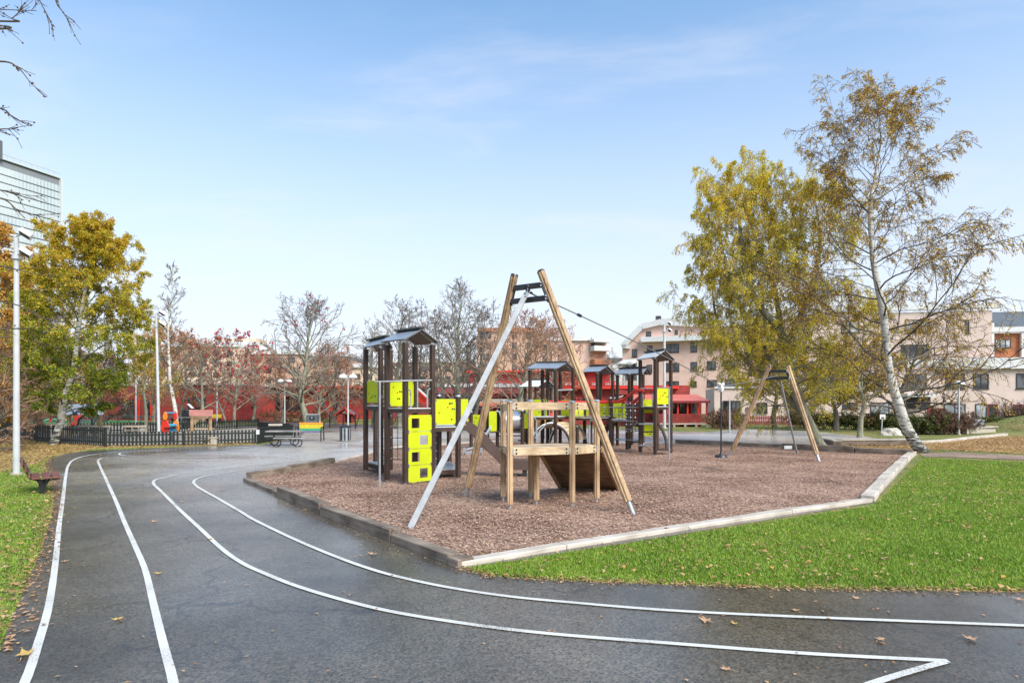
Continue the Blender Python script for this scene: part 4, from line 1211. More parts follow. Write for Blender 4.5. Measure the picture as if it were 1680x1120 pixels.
g.build('steel_slide', MT['tube'], tn, smooth=True)
g = Geo(); g.box(G(762, 745, .1) , (.08, .3, .24)); g.box(G(790, 745, .1), (.08, .3, .24)); g.beam(G(762, 745, .03), G(790, 745, .03), .3, .05); g.build('slide_base', MT['steel'], tn)

# big tower complex
tc_ = thing('play_castle', 'long play structure with grey roofed towers, arch bridge and red handrails', 'play structure', G(985, 742))
P = {}
P['a1'] = tpost(tc_, 869.5, 741, 607.5); P['a2'] = tpost(tc_, 911.5, 741.5, 607); P['a3'] = tpost(tc_, 940, 736, 608.5)
P['a4'] = tpost(tc_, 889.7, 737, 607); P['a5'] = tpost(tc_, 898.5, 735, 608.5); P['a6'] = tpost(tc_, 919, 735, 608.5)
gable(tc_, P['a1'], P['a2'], P['a3'], P['a1'].z + .07, .26, .10)
P['b1'] = tpost(tc_, 959, 737, 612); P['b2'] = tpost(tc_, 980, 738, 612.5); P['b3'] = tpost(tc_, 1005, 733, 612.5); P['b4'] = tpost(tc_, 985.5, 732, 613)
gable(tc_, P['b1'], P['b2'], P['b3'], P['b1'].z + .05, .26, .10)
P['c1'] = tpost(tc_, 1013, 733, 615); P['c2'] = tpost(tc_, 1032.5, 738, 614); P['c3'] = tpost(tc_, 1055, 735, 614); P['c4'] = tpost(tc_, 1036.5, 732, 615)
cc1 = A(1060, 700, P['c3'].y)
gable(tc_, P['c1'], P['c1'] + (P['b2'] - P['b1']) * 1.9 + Vector((0, -.1, 0)), P['c3'] + Vector((.35, .55, 0)), P['c1'].z + .04, .24, .08)
P['d1'] = tpost(tc_, 1050.4, 744.5, 591); P['d2'] = tpost(tc_, 1075, 748.5, 588.5); P['d3'] = tpost(tc_, 1100.5, 745, 591)
P['d4'] = tpost(tc_, 1078, 741, 591)
gable(tc_, P['d1'] + Vector((-.0, 0, 0)), P['d2'], P['d3'], P['d2'].z + .05, .27, .14, 'greypaint')  # sky reflected by this slope is put into a paler roof colour
P['s1'] = tpost(tc_, 1001.8, 740.5, 653.5, True); P['s2'] = tpost(tc_, 1029, 739.5, 664, True)
P['t1'] = tpost(tc_, 947, 741, 700, False); P['t2'] = tpost(tc_, 969, 739, 690, False)
deck(tc_, [c(P['a1']), c(P['a2']), c(P['a3']), c(P['a6']) + Vector((0, .4, 0)), c(P['a5'])], Z(683, 23.3))
deck(tc_, [c(P['b1']), c(P['b2']), c(P['b3']), c(P['b4'])], Z(683, 24))
deck(tc_, [c(P['d1']), c(P['d2']), c(P['d3']), c(P['d4'])], Z(667, 21.3))
g = Geo(); g.beam(A(938, 685, 23.6), A(1003, 685, 23.2), .7, .03)
g.build('bridge_deck', MT['palewood'], tc_)
g = Geo(); g.beam(A(938, 687.5, 23.3), A(1003, 687.5, 22.9), .05, .08); g.build('bridge_beam', MT['brown'], tc_)
deck(tc_, [c(P['s1']), c(P['s2']), c(P['c2']) + Vector((.1, .6, 0)), c(P['c1'])], Z(688, 23))
def pan(x0, x1, y0, y1, d0, d1, dots=0, seed=0, m='yellow'):
    a = A(x0, y0, d0); b = A(x1, y0, d1); dm = (d0 + d1) / 2
    panel(tc_, a, b, Z(y1, dm), Z(y0, dm), dots=dots, seed=seed, m=m)
pan(875, 888, 655, 685, 23.6, 23.6, 3, 1); pan(889, 897, 655, 685, 24.2, 24.0, 2, 2)
pan(921, 937, 656, 683, 23.9, 23.4, 3, 3); pan(937, 966, 660, 683, 24.0, 23.9, 0); pan(938.5, 958, 660, 683.5, 23.1, 23.1, 2, 30, 'yellow2')
pan(984, 1000, 660, 683, 23.2, 23.0, 3, 4); pan(1006, 1028, 661, 684, 24.4, 24.2, 2, 5); pan(1014, 1022, 662, 683, 23.4, 23.4, 0)
pan(1056, 1071, 655, 677, 22.2, 22.2, 3, 6); pan(1056, 1071, 694, 715, 22.0, 22.0, 2, 7); pan(1077.5, 1097.5, 637, 663, 21.3, 21.5, 6, 11)
# red handrails
g = Geo(); g.pipe(catmull([A(899, 659, 23.3), A(940, 660, 23.2), A(1000, 659, 22.9), A(1018, 658, 22.6), A(1026, 653, 22.4), A(1040, 642, 21.9), A(1048, 640, 21.7), A(1056, 640, 21.6)], 4), .055, 8); g.build('red_handrail', MT['red'], tc_, smooth=True)
g = Geo(); g.pipe(catmull([A(1022, 660, 23.4), A(1034, 661, 23.1), A(1042, 657, 22.7), A(1058, 644, 22.2), A(1066, 639, 22.0), A(1073, 639, 21.9)], 4), .055, 8); g.build('red_handrail', MT['red'], tc_, smooth=True)
g = Geo(); g.ball(A(905, 680, 23.5), .09, 8); g.ball(A(904, 672, 23.5), .07, 8); g.build('red_play_knob', MT['red'], tc_, smooth=True)
# steel bits
g = Geo(); pole = G(1098, 753); g.pipe([Vector((pole.x, pole.y, -.02)), Vector((pole.x, pole.y, Z(637, pole.y)))], .026); g.build('fireman_pole', MT['steelpale'], tc_, smooth=True)
g = Geo(); g.pipe([A(1051, 637, 21.4), A(1070, 637, 21.2)], .018); g.pipe([A(1077, 636, 21.1), A(1100, 635.5, 20.8)], .018); g.pipe([A(915, 640, 23), A(939, 639, 23)], .03)
g.pipe([A(1054, 646, 21.5), A(1055, 649, 21.5), A(1055, 668, 21.5)], .016); g.pipe([A(1071, 645, 21.5), A(1070, 649, 21.5), A(1070, 668, 21.5)], .016)
g.pipe([A(1001, 668, 22.8), A(1050, 667.5, 21.8)], .016); g.pipe([A(1003, 689, 22.8), A(1048, 691, 22)], .014); g.pipe([A(1018, 704, 22.8), A(1050, 704, 22)], .014); g.pipe([A(1008, 720, 22.8), A(1048, 722, 22)], .014)
g.pipe([A(900, 656, 23), A(902, 684, 23)], .016); g.pipe([A(891, 655, 23), A(894, 660, 23), A(894, 684, 23)], .016); g.pipe([A(908, 655, 23.2), A(908, 684, 23.2)], .014)
g.build('steel_bar', MT['steelpale'], tc_, smooth=True)
for yy in (695, 708, 730):
    g = Geo(); g.beam(A(1050, yy, 21.7), A(1073, yy, 21.3), .12, .045); g.build('ladder_rung', MT['steel'] if yy != 708 else MT['brown'], tc_)
g = Geo(); g.beam(A(1076, 737, 21.4), A(1098, 737, 21.5), .35, .06); g.beam(A(1038, 725, 23.4), A(1052, 724, 23.4), .3, .06); g.build('low_step', MT['brown'], tc_)
g = Geo(); g.pipe(catmull([A(1065, 683, 21.9), A(1076, 690, 21.8), A(1086, 704, 21.7), A(1092, 720, 21.6), A(1094, 736, 21.5)], 5), .05, 8); g.build('curved_climber', MT['brown'], tc_, smooth=True)
net(tc_, A(1003, 690, 22.9), A(1028, 690, 22.9), A(1003, 668, 22.9), A(1028, 668, 22.9), 4, 2, .012, .03)
net(tc_, A(1028, 708, 22.6), A(1050, 706, 22), A(1026, 661, 22.8), A(1050, 664, 22.2), 3, 4, .012, .032)
net(tc_, A(941, 682, 22.9), A(1000, 682, 22.7), A(941, 668, 22.9), A(1000, 668, 22.7), 7, 1, .01, .02)
net(tc_, A(1056, 728, 21.9), A(1072, 740, 21.4), A(1056, 670, 21.9), A(1072, 668, 21.4), 1, 1, .012, .03)
# arch bridge: two curved side beams and planks
NA = 14
def arch_pt(k, side):
    th = math.pi * k / NA
    cx_ = lambda s_: (A(904, 700, 22.6), A(932, 700, 23.6))[s_]
    cc = cx_(side)
    hw_ = .70; hh = .83
    return Vector((cc.x - hw_ * math.cos(th), cc.y - .18 * math.cos(th), .02 + hh * math.sin(th) * 1.0 + .12))
for s_ in (0, 1):
    g = Geo(); pts = [arch_pt(k, s_) for k in range(NA + 1)]; g.pipe(pts, .045, 6); ab = g.build('arch_beam', MT['brown'], tc_, smooth=True)
    g = Geo(); g.pipe([p + Vector((0, -.02, .045)) + (p - Vector((arch_pt(NA // 2, s_).x, p.y, .1))).normalized() * .02 for p in pts], .02, 6); g.build('arch_edge_strip', MT['steel'], ab, smooth=True)
for k in range(NA // 2 - 3, NA - 1):
    a0, a1 = arch_pt(k + .06, 0), arch_pt(k + .94, 0); b0, b1 = arch_pt(k + .06, 1), arch_pt(k + .94, 1)
    up_ = Vector((0, 0, .055))
    g = Geo(); g.sheet(a0 + up_, b0 + up_, b1 + up_, a1 + up_, .03); g.build('arch_plank', MT['woodx'], tc_)
g = Geo(); g.pipe([A(878, 724, 22.3), A(886, 706, 22.3), A(897, 694, 22.5)], .022); g.ball(A(879, 718, 22.2), .06, 8); g.build('grab_bar', MT['steelpale'], tc_, smooth=True)
g = Geo(); g.pipe([A(944, 705, 23), A(950, 712, 22.8), A(952, 720, 22.7)], .014); g.ball(A(950, 719, 22.7), .035); g.build('hanging_rope', MT['rope'], tc_, smooth=True)
g = Geo(); g.sheet(A(985, 712, 23.8), A(1001, 690, 23.8), A(1002, 700, 23.6), A(986, 728, 23.6), .04); g.build('side_slide', MT['slide'], tc_)
# small roofed tower farther back
bt = thing('play_hut', 'smaller pale roofed play hut behind the tallest left roof of the long structure', 'play hut', G(880, 727))
h1 = tpost(bt, 861.5, 727, 636); h2 = tpost(bt, 879, 727.5, 635); h3 = tpost(bt, 904, 724, 636); h4 = tpost(bt, 891, 723, 636)
gable(bt, h1, h2, h3, h1.z + .05, .32, .2, 'offwhite')
deck(bt, [c(h1), c(h2), c(h3), c(h4)], 1.1)
panel(bt, c(h1), c(h2), 1.1, 1.6, dots=2)

# ------------------------------------------------------------------ park bench at left
pb_ = thing('park_bench', 'red brown slatted bench seen from its end beside the left verge', 'bench', G(69, 807))
bc = G(69, 807); L = .75
ang = R(37)
ux = Vector((math.cos(ang), math.sin(ang), 0)); vy = Vector((-math.sin(ang), math.cos(ang), 0))
def bp_(u, v, z): return Vector((bc.x, bc.y, 0)) + ux * u + vy * v + Vector((0, 0, z))
for k, u in enumerate((-.10, .06, .22)):
    g = Geo(); g.beam(bp_(u, -.42, .31), bp_(u, .65, .31), .13, .035); g.build('seat_slat', MT['reddish_slats'], pb_, bevel=.006)
for k, (u, z) in enumerate(((-.20, .37), (-.255, .49), (-.31, .61))):
    g = Geo(); g.beam(bp_(u, -.42, z), bp_(u, .65, z), .035, .105, up=(0, 0, 1)); g.build('back_slat', MT['reddish_slats'], pb_, bevel=.006)
for v in (-.25, .5):
    g = Geo(); g.beam(bp_(0, v, 0), bp_(0, v, .2), .09, .05, up=(0, 1, 0)); g.pipe([bp_(.02, v, .12), bp_(-.08, v, .27), bp_(-.18, v, .3), bp_(-.33, v, .66)], .022); g.pipe([bp_(.02, v, .12), bp_(.1, v, .26), bp_(.28, v, .285)], .025)
    g.build('leg', MT['blackmetal'], pb_, smooth=True)

# ------------------------------------------------------------------ picket fence
pk = Geo(); pk.box((0, 0, .40), (.095, .022, .70)); 
pick_me = None
def picket_mesh(h):
    me = bpy.data.meshes.new('picket')
    w = .037
    V = [(-w, -.011, .05), (w, -.011, .05), (w, .011, .05), (-w, .011, .05), (-w, -.011, h - .03), (w, -.011, h - .03), (w, .011, h - .03), (-w, .011, h - .03), (-w * .4, -.011, h), (w * .4, -.011, h), (w * .4, .011, h), (-w * .4, .011, h)]
    Fc = [(3, 2, 1, 0), (0, 1, 5, 4), (1, 2, 6, 5), (2, 3, 7, 6), (3, 0, 4, 7), (4, 5, 9, 8), (5, 6, 10, 9), (6, 7, 11, 10), (7, 4, 8, 11), (8, 9, 10, 11)]
    me.from_pydata(V, [], Fc); me.materials.append(MT['green']); return me
def picket_fence(pts, h, step, label, individual=True, posts=True, group='green picket fences of the toddler yard'):
    base = pts[0]
    t = thing('picket_fence', label, 'fence', (base.x, base.y, 0), group)
    me = picket_mesh(h)
    joined = Geo()
    for a, b in zip(pts, pts[1:]):
        d = b - a; L = d.length; d.normalize(); rz = math.atan2(d.y, d.x); n = int(L / step)
        nb = Vector((-d.y, d.x, 0)) * .035
        for z in (.18, h - .14):
            g = Geo(); g.beam(a + nb + Vector((0, 0, z)), b + nb + Vector((0, 0, z)), .04, .06); g.build('rail', MT['green'], t)
        for k in range(n):
            p = a + d * (step * (k + .5))
            if individual: inst('picket', me, p, t, rz, rot=(random.uniform(-.012, .012), random.uniform(-.015, .015), rz + random.uniform(-.02, .02)))
            else: joined.box(p + Vector((0, 0, h / 2)), (.085, .022, h), rz)
        if posts:
            np_ = max(1, int(L / 2.2))
            for k in range(np_ + 1):
                p = a + d * (L * k / np_) + nb * 2
                g = Geo(); g.box((p.x, p.y, h / 2 - .02), (.08, .08, h), rz); g.build('post', MT['green'], t)
    if not individual:
        o = joined.build('pickets', MT['green'], t); o['kind'] = 'stuff'
    return t
picket_fence([G(-60, 716), G(30, 721), G(85, 727), G(170, 733)], .78, .165, 'dark green picket fence run behind the light pole and birch trunk')
picket_fence([G(170.5, 733), G(300, 731), G(419, 727.5)], .60, .135, 'dark green front picket fence run facing the track')
picket_fence([G(118, 712), G(240, 710), G(350, 705.5), G(425, 701)], .62, .16, 'far picket fence run closing the toddler yard at the back', individual=False)
sf = thing('board_fence', 'solid dark green board fence at the yard corner behind the picnic table', 'fence', G(424, 728))
a, b = G(424, 727.5), G(481, 718.5)
d = (b - a); L = d.length; d.normalize(); rz = math.atan2(d.y, d.x)
n = int(L / .16)
bm_ = bpy.data.meshes.new('board'); gg = Geo(); gg.box((0, 0, .33), (.155, .022, .62)); bm_.from_pydata(gg.v, [], gg.f); bm_.materials.append(MT['green'])
for k in range(n): inst('board', bm_, a + d * (.16 * (k + .5)), sf, rz)
g = Geo(); g.beam(a + Vector((0, 0, .655)), b + Vector((0, 0, .655)), .07, .03); g.build('top_rail', MT['green'], sf)
g = Geo(); g.box(a + Vector((0, 0, .33)), (.1, .1, .68)); g.build('post', MT['green'], sf)
g = Geo(); g.box(a + Vector((-.0, -.07, .50)), (.14, .02, .2)); g.build('notice', MT['offwhite'], sf)
sf2 = thing('board_fence', 'short dark green board fence behind the open gate of the yard', 'fence', G(430, 702))
a, b = G(424, 703), G(476, 707)
d = (b - a); L = d.length; d.normalize(); rz = math.atan2(d.y, d.x)
for k in range(int(L / .16)): inst('board', bm_, a + d * (.16 * (k + .5)), sf2, rz, scale=(1, 1, .72))
g = Geo(); g.box(A(452, 696.5, 38), (.8, .1, .12)); g.build('ledge', MT['palewood'], sf2)
pb2 = thing('planter_box', 'small beige concrete block in front of the picket fence', 'concrete block', G(347, 728.8))
q = G(347, 729.3); g = Geo(); g.box(q + Vector((0, 0, .14)), (.5, .3, .28)); g.build('block', MT['concrete'], pb2, bevel=.02)
g = Geo(); g.box(q + Vector((0, 0, .30)), (.56, .34, .05)); g.build('lid', MT['concrete'], pb2, bevel=.01)

# ------------------------------------------------------------------ toddler yard toys
st = thing('play_stall', 'wooden play stall with pinkish red plank roof inside the yard', 'playhouse', A(330, 700, 31) * 1)
ROOTPOS[st.name] = Vector((A(330, 700, 31).x, 31, 0)); st.location = ROOTPOS[st.name]
for px_ in (315, 345):
    for dd in (30.7, 31.5):
        g = Geo(); q = A(px_, 700, dd); g.rod((q.x, q.y, 0), (q.x, q.y, Z(681, dd)), .075, 10); g.build('post', MT['wood'], st, smooth=True)
for k in range(5):
    z0 = Z(681, 30.6) + k * .058; y0 = 30.5 + k * .08
    g = Geo(); a, b = A(310.5, 680, y0), A(349, 680, y0); g.beam((a.x, y0, z0), (b.x, y0, z0), .03, .062); g.build('roof_plank', MT['clay'], st)
g = Geo(); g.sheet(A(307, 663, 31.5), A(311, 663, 31.5), A(319, 670, 31.2), A(314, 670, 31.2), .03); g.build('raised_flap', MT['white'], st)
g = Geo(); g.box(A(330, 684, 31), (1.05, .06, .13)); g.build('front_board', MT['woodx'], st)
g = Geo(); g.add([A(318, 683, 31), A(340, 683, 31), A(333, 685, 31), A(325, 690, 31), A(321, 696, 31), A(318, 696, 31)] + [A(318, 683, 31.06), A(340, 683, 31.06), A(333, 685, 31.06), A(325, 690, 31.06), A(321, 696, 31.06), A(318, 696, 31.06)],
    [(0, 1, 2, 3, 4, 5), (11, 10, 9, 8, 7, 6)] + [(i, (i + 1) % 6, (i + 1) % 6 + 6, i + 6) for i in range(6)]); g.build('curved_brace', MT['woodx'], st)
g = Geo(); g.box(A(331, 703, 31), (1.0, .5, .05)); g.build('counter', MT['woodx'], st)
sr = thing('spring_rider', 'red, orange and blue spring toy behind the picket fence', 'spring toy', (A(278, 700, 29).x, 29, 0))
def egg(cx, cy, rx, ry, d0, m, name, parent, th=.05, n=14):
    ce = A(cx, cy, d0); s_ = d0 / F
    pts = [(ce.x + rx * s_ * math.cos(2 * math.pi * k / n) * (1 - .25 * math.sin(2 * math.pi * k / n)), ce.z + ry * s_ * math.sin(2 * math.pi * k / n)) for k in range(n)]
    g = Geo(); V = [(x_, d0, z_) for x_, z_ in pts] + [(x_, d0 + th, z_) for x_, z_ in pts]
    g.add(V, [tuple(range(n)), tuple(range(2 * n - 1, n - 1, -1))] + [(i, (i + 1) % n, (i + 1) % n + n, i + n) for i in range(n)])
    return g.build(name, m, parent, bevel=.008)
egg(270.5, 699, 7, 12, 28.8, MT['red'], 'side_body', sr); egg(270.5, 682, 3.6, 7, 28.75, MT['orange'], 'side_head', sr)
egg(288, 699, 5.5, 11, 29.2, MT['orange'], 'side_body', sr); egg(286.5, 681.5, 3.4, 7, 29.15, MT['red'], 'side_head', sr)
g = Geo(); g.box(A(281, 697, 29), (.36, .3, .12)); g.box(A(281, 705, 29), (.36, .3, .16)); g.build('seat', MT['blue'], sr, bevel=.02)
g = Geo(); g.pipe([A(272, 677, 29), A(286, 677, 29)], .035); g.build('handle', MT['blue'], sr, smooth=True)
g = Geo(); g.box(A(281, 701, 28.9), (.45, .4, .025)); g.build('shelf', MT['blackmetal'], sr)
g = Geo()
sc_ = A(279, 712, 29)
g.pipe([Vector((sc_.x + .1 * math.cos(k * .9), 29.1 + .1 * math.sin(k * .9), .02 + .36 * k / 28)) for k in range(29)], .018, 5); g.build('spring', MT['blackmetal'], sr, smooth=True)

mb = thing('mural_roof_shelter', 'white panel with black figures on wooden posts beside the left birch', 'shelter', (A(140, 700, 31).x, 31, 0))
for px_ in (111, 162):
    g = Geo(); q = A(px_, 700, 31); g.rod((q.x, 31.1, 0), (q.x, 31.1, Z(676, 31)), .085, 10); g.build('post', MT['wood'], mb, smooth=True)
g = Geo(); g.sheet(A(103, 680, 30.8), A(131, 680, 30.8), A(133, 662, 31.3), A(103, 664, 31.3), .03); g.build('panel', MT['mural'], mb)
g = Geo(); g.sheet(A(132, 680, 30.8), A(170, 680, 30.8), A(166, 663, 31.3), A(134, 662, 31.3), .03); g.build('panel', MT['mural'], mb)
rc = thing('net_climber', 'red barred climber with dark hoop beside the white panel', 'climber', (A(135, 700, 33).x, 33, 0))
for k in range(3):
    g = Geo(); x_ = 121 + k * 3.6; g.pipe([A(x_ - 2.5, 697, 33), A(x_ + 1.5, 686, 33.2), A(x_ + 5, 680, 33.6)], .035, 6); g.build('red_bar', MT['red'], rc, smooth=True)
g = Geo(); g.pipe([A(127, 699, 33), A(130, 687, 33), A(140, 679, 33), A(150, 686, 33), A(153, 699, 33)], .05, 8); g.pipe([A(127, 699, 34.2), A(130, 687, 34.2), A(140, 680, 34.2), A(150, 687, 34.2), A(153, 699, 34.2)], .05, 8)
g.build('hoop', MT['blackmetal'], rc, smooth=True)
net(rc, A(130, 698, 33), A(148, 698, 33), A(133, 684, 33.8), A(147, 684, 33.8), 4, 3, .015, .02)
for (x0, x1, y0, dd, lb) in ((131, 178, 699, 32, 'beige bench table inside the yard left of centre'), (206, 236, 699, 33, 'beige bench table inside the yard near the young tree')):
    t = thing('play_bench', lb, 'bench', (A((x0 + x1) / 2, 700, dd).x, dd, 0), 'beige yard benches')
    g = Geo(); a, b = A(x0, y0, dd), A(x1, y0, dd); g.beam(a, b, .45, .07); g.build('bench_top', MT['peach'], t)
    g = Geo(); g.beam((a.x, dd - .1, .32), (b.x, dd - .1, .32), .1, .05)
    for u in (.08, .5, .92): q = a.lerp(b, u); g.box((q.x, dd, q.z / 2), (.06, .35, q.z))
    g.build('bench_frame', MT['palewood'], t)
for cx_, lb in ((68, 'leftmost red rocking toy on the green rubber'), (83, 'middle red rocking toy on the green rubber'), (101, 'right red rocking toy next to the birch trunk')):
    dd = 56; t = thing('rocking_toy', lb, 'rocking toy', (A(cx_, 688, dd).x, dd, 0), 'red rocking toys')
    q = A(cx_, 684, dd)
    g = Geo(); g.box((q.x, dd, .45), (.5, .15, .22)); g.ball((q.x - .25, dd, .62), .14, 8); g.build('body', MT['red'], t, smooth=False)
    g = Geo(); g.pipe([(q.x - .35, dd, .95), (q.x - .1, dd, .72), (q.x + .25, dd, .95)], .04); g.build('handle', MT['red'], t, smooth=True)
    g = Geo(); g.rod((q.x, dd, 0), (q.x, dd, .4), .09); g.build('spring', MT['red'], t)
rk = thing('bicycle_rack', 'row of pale steel hoops before the red building at far left', 'bicycle rack', (A(215, 690, 63).x, 63, 0))
for k in range(5):
    q = A(192 + k * 12, 678, 63)
    g = Geo(); g.pipe([(q.x, 63, 0), (q.x, 63, .75), (q.x + .08, 63, .85), (q.x + .52, 63, .85), (q.x + .6, 63, .75), (q.x + .6, 63, 0)], .035, 6); g.build('hoop', MT['greypaint'], rk, smooth=True)
lr = thing('low_rail', 'long low dark rail beyond the green rubber surface', 'rail fence', (A(230, 690, 57).x, 57, 0))
for (za, ) in ((.55,), (.4,)):
    g = Geo(); a, b = A(150, 680, 57), A(295, 680, 57); g.beam((a.x, 57, za), (b.x, 57, za), .08, .08); g.build('rail', MT['rope'], lr)
for k in range(8):
    q = A(155 + k * 19, 680, 57); g = Geo(); g.box((q.x, 57, .27), (.08, .08, .55)); g.build('post', MT['rope'], lr)
dt = thing('dark_picnic_table', 'dark table set standing behind the pink roofed stall', 'table', (A(300, 690, 44).x, 44, 0))
q = A(299, 684, 44)
g = Geo(); g.box((q.x, 44, .72), (1.3, .7, .06)); g.build('tabletop', MT['rope'], dt)
for s_ in (-1, 1):
    g = Geo(); g.box((q.x, 44 + s_ * .6, .45), (1.3, .25, .05)); g.build('seat', MT['rope'], dt)
    g = Geo(); g.box((q.x + s_ * .45, 44, .36), (.08, 1.1, .72)); g.build('leg', MT['blackmetal'], dt)
gt = thing('garden_grill', 'black covered box beside the dark table', 'grill', (A(306, 690, 45).x, 45, 0))
q = A(306, 676, 45); g = Geo(); g.box((q.x, 45, .95), (.55, .4, .4)); g.dome((q.x, 45, 1.15), .26, .15); g.build('lid', MT['blackmetal'], gt, bevel=.03)
g = Geo(); g.box((q.x - .2, 45, .38), (.05, .3, .76)); g.box((q.x + .2, 45, .38), (.05, .3, .76)); g.build('leg', MT['blackmetal'], gt)
yb = thing('yellow_bench', 'small yellow bench before the red building', 'bench', (A(352, 690, 55).x, 55, 0))
q = A(352, 680, 55); g = Geo(); g.box((q.x, 55, .62), (1.2, .06, .25)); g.build('backrest', RAINBOW[2], yb); g = Geo(); g.box((q.x, 54.8, .45), (1.2, .4, .06)); g.build('seat', RAINBOW[2], yb)
for s_ in (-.5, .5): g = Geo(); g.box((q.x + s_, 54.8, .22), (.06, .35, .44)); g.build('leg', MT['blackmetal'], yb)

# picnic table (metal, round hoop legs)
pt = thing('picnic_table', 'grey picnic table with hoop legs in front of the green board fence', 'picnic table', G(472, 732))
d0 = G(470, 731.5).y
a, b = A(440, 712.5, d0), A(495, 712.5, d0 + .1)
for k, dy in enumerate((-.26, -.09, .08, .25)):
    g = Geo(); g.beam(Vector((a.x, d0 + dy, .60)), Vector((b.x, d0 + dy, .60)), .15, .04); g.build('table_board', MT['tablewood'], pt)
for dy, x0, x1 in ((-.72, 450, 504), (.72, 436, 489)):
    a2, b2 = A(x0, 720, d0 + dy), A(x1, 720, d0 + dy)
    for e in (-.07, .08): g = Geo(); g.beam(Vector((a2.x, d0 + dy + e, .36)), Vector((b2.x, d0 + dy + e, .36)), .13, .035); g.build('seat_board', MT['tablewood'], pt)
for px_ in (449.5, 483.5):
    q = A(px_, 720, d0)
    for s_ in (-1, 1):
        cc_ = Vector((q.x + (.15 if s_ < 0 else -.05) + s_ * -.13, d0 + s_ * .5, .17))
        g = Geo(); g.pipe([cc_ + Vector((.16 * math.cos(k * math.pi / 9), .0 + .05 * math.cos(k * math.pi / 9), .16 * math.sin(k * math.pi / 9))) for k in range(19)], .022, 6); g.build('hoop_leg', MT['blackmetal'], pt, smooth=True)
    g = Geo(); g.beam(Vector((q.x, d0 - .75, .33)), Vector((q.x, d0 + .75, .33)), .04, .04); g.rod((q.x, d0, .33), (q.x, d0, .58), .03); g.build('cross_frame', MT['blackmetal'], pt)
# rainbow bench
rbn = thing('rainbow_bench', 'bench with rainbow painted slats beside the picnic table', 'bench', G(512, 723))
d0 = G(512, 723.5).y
xa, xb = A(488, 700, d0).x, A(527, 700, d0).x
for k, z in enumerate((.80, .71, .62, .53)):
    g = Geo(); g.beam((xa, d0 + .2 + .02 * (3 - k) * -1 + .1, z), (xb, d0 + .3 - .02 * (3 - k), z), .03, .085); g.build('back_slat', RAINBOW[(1, 2, 2, 3)[k]], rbn)
for k, dy in enumerate((-.15, -.04, .07)):
    g = Geo(); g.beam((xa, d0 + dy, .44), (xb, d0 + dy, .44), .1, .035); g.build('seat_slat', RAINBOW[(4, 3, 3)[k]], rbn)
for x_ in (xa - .03, xb + .05):
    g = Geo(); g.pipe([(x_, d0 - .2, 0), (x_, d0 - .22, .44), (x_, d0 - .18, .62), (x_, d0 + .1, .64), (x_, d0 + .2, .5), (x_, d0 + .28, .85)], .028, 6); g.pipe([(x_, d0 + .25, 0), (x_, d0 + .2, .44)], .028, 6); g.build('armrest_frame', MT['blackmetal'], rbn, smooth=True)
# bins
wb = thing('litter_bin', 'round steel striped litter bin standing alone on the path', 'litter bin', G(566.5, 723.5))
q = G(566.5, 724); r_ = .235
g = Geo(); g.rod((q.x, q.y, .03), (q.x, q.y, .62), r_, 18); g.build('bin_body', MT['steel'], wb, smooth=True)
for k in range(9):
    th = k * 2 * math.pi / 9
    g = Geo(); g.box((q.x + (r_ + .003) * math.cos(th), q.y + (r_ + .003) * math.sin(th), .33), (.012, .07, .54), th); g.build('stripe', MT['blackmetal'], wb)
g = Geo(); g.rod((q.x, q.y, .62), (q.x, q.y, .68), r_ + .02, 18); g.dome((q.x, q.y, .68), r_ + .01, .06, 18); g.build('bin_lid', MT['blackmetal'], wb, smooth=True)
bb = thing('compacting_bin', 'tall slate grey compacting bin behind the rainbow bench', 'litter bin', G(513, 702.5))
q = G(513, 703.5); w_ = 17 * q.y / F
g = Geo(); g.box((q.x, q.y, .48), (w_, .6, .92)); g.build('bin_body', MT['bin'], bb, bevel=.03)
g = Geo(); g.box((q.x, q.y - .02, .96), (w_ + .02, .6, .05)); g.build('bin_lid', MT['greypaint'], bb, bevel=.01)
g = Geo(); g.box((q.x + .05, q.y - .31, .72), (.34, .02, .2)); g.build('hatch', MT['blackmetal'], bb, bevel=.005)
g = Geo(); g.rod((q.x + .05, q.y - .32, .74), (q.x + .05, q.y - .35, .74), .04, 8); g.build('handle', MT['white'], bb)
g = Geo(); g.box((q.x + .02, q.y - .303, .40), (.16, .01, .035)); g.box((q.x - .06, q.y - .303, .37), (.04, .01, .06)); g.box((q.x + .13, q.y - .303, .41), (.07, .01, .018)); g.build('emblem', MT['white'], bb)

# red playhouses
def playhouse(px_, y0, w, label):
    q = G(px_, y0); t = thing('red_playhouse', label, 'playhouse', (q.x, q.y, 0), 'red playhouses')
    s_ = q.y / F * w
    g = Geo(); g.box((q.x - s_ * .25, q.y, .38), (s_ * .42, .9, .76)); g.build('wall', MT['redpaint'], t)
    g = Geo(); g.box((q.x + s_ * .1, q.y + .4, .38), (s_ * .7, .06, .76)); g.box((q.x + s_ * .42, q.y, .38), (.07, .9, .76)); g.build('wall', MT['redpaint'], t)
    g = Geo(); g.sheet((q.x - s_ * .62, q.y - .6, .68), (q.x - s_ * .62, q.y + .6, .68), (q.x + .0, q.y + .6, 1.28), (q.x, q.y - .6, 1.28), -.04); g.build('roof', MT['darkroof'], t)
    g = Geo(); g.sheet((q.x, q.y - .6, 1.28), (q.x, q.y + .6, 1.28), (q.x + s_ * .62, q.y + .6, .68), (q.x + s_ * .62, q.y - .6, .68), -.04); g.build('roof', MT['darkroof'], t)
    g = Geo()
    for a_, b_ in (((-.62, .66), (0, 1.27)), ((0, 1.27), (.62, .66))): g.beam((q.x + s_ * a_[0], q.y - .62, a_[1]), (q.x + s_ * b_[0], q.y - .62, b_[1]), .03, .07)
    g.build('gable_trim', MT['red'], t)
playhouse(568, 693.5, 27, 'red playhouse with dark roof right behind the globe lamp')
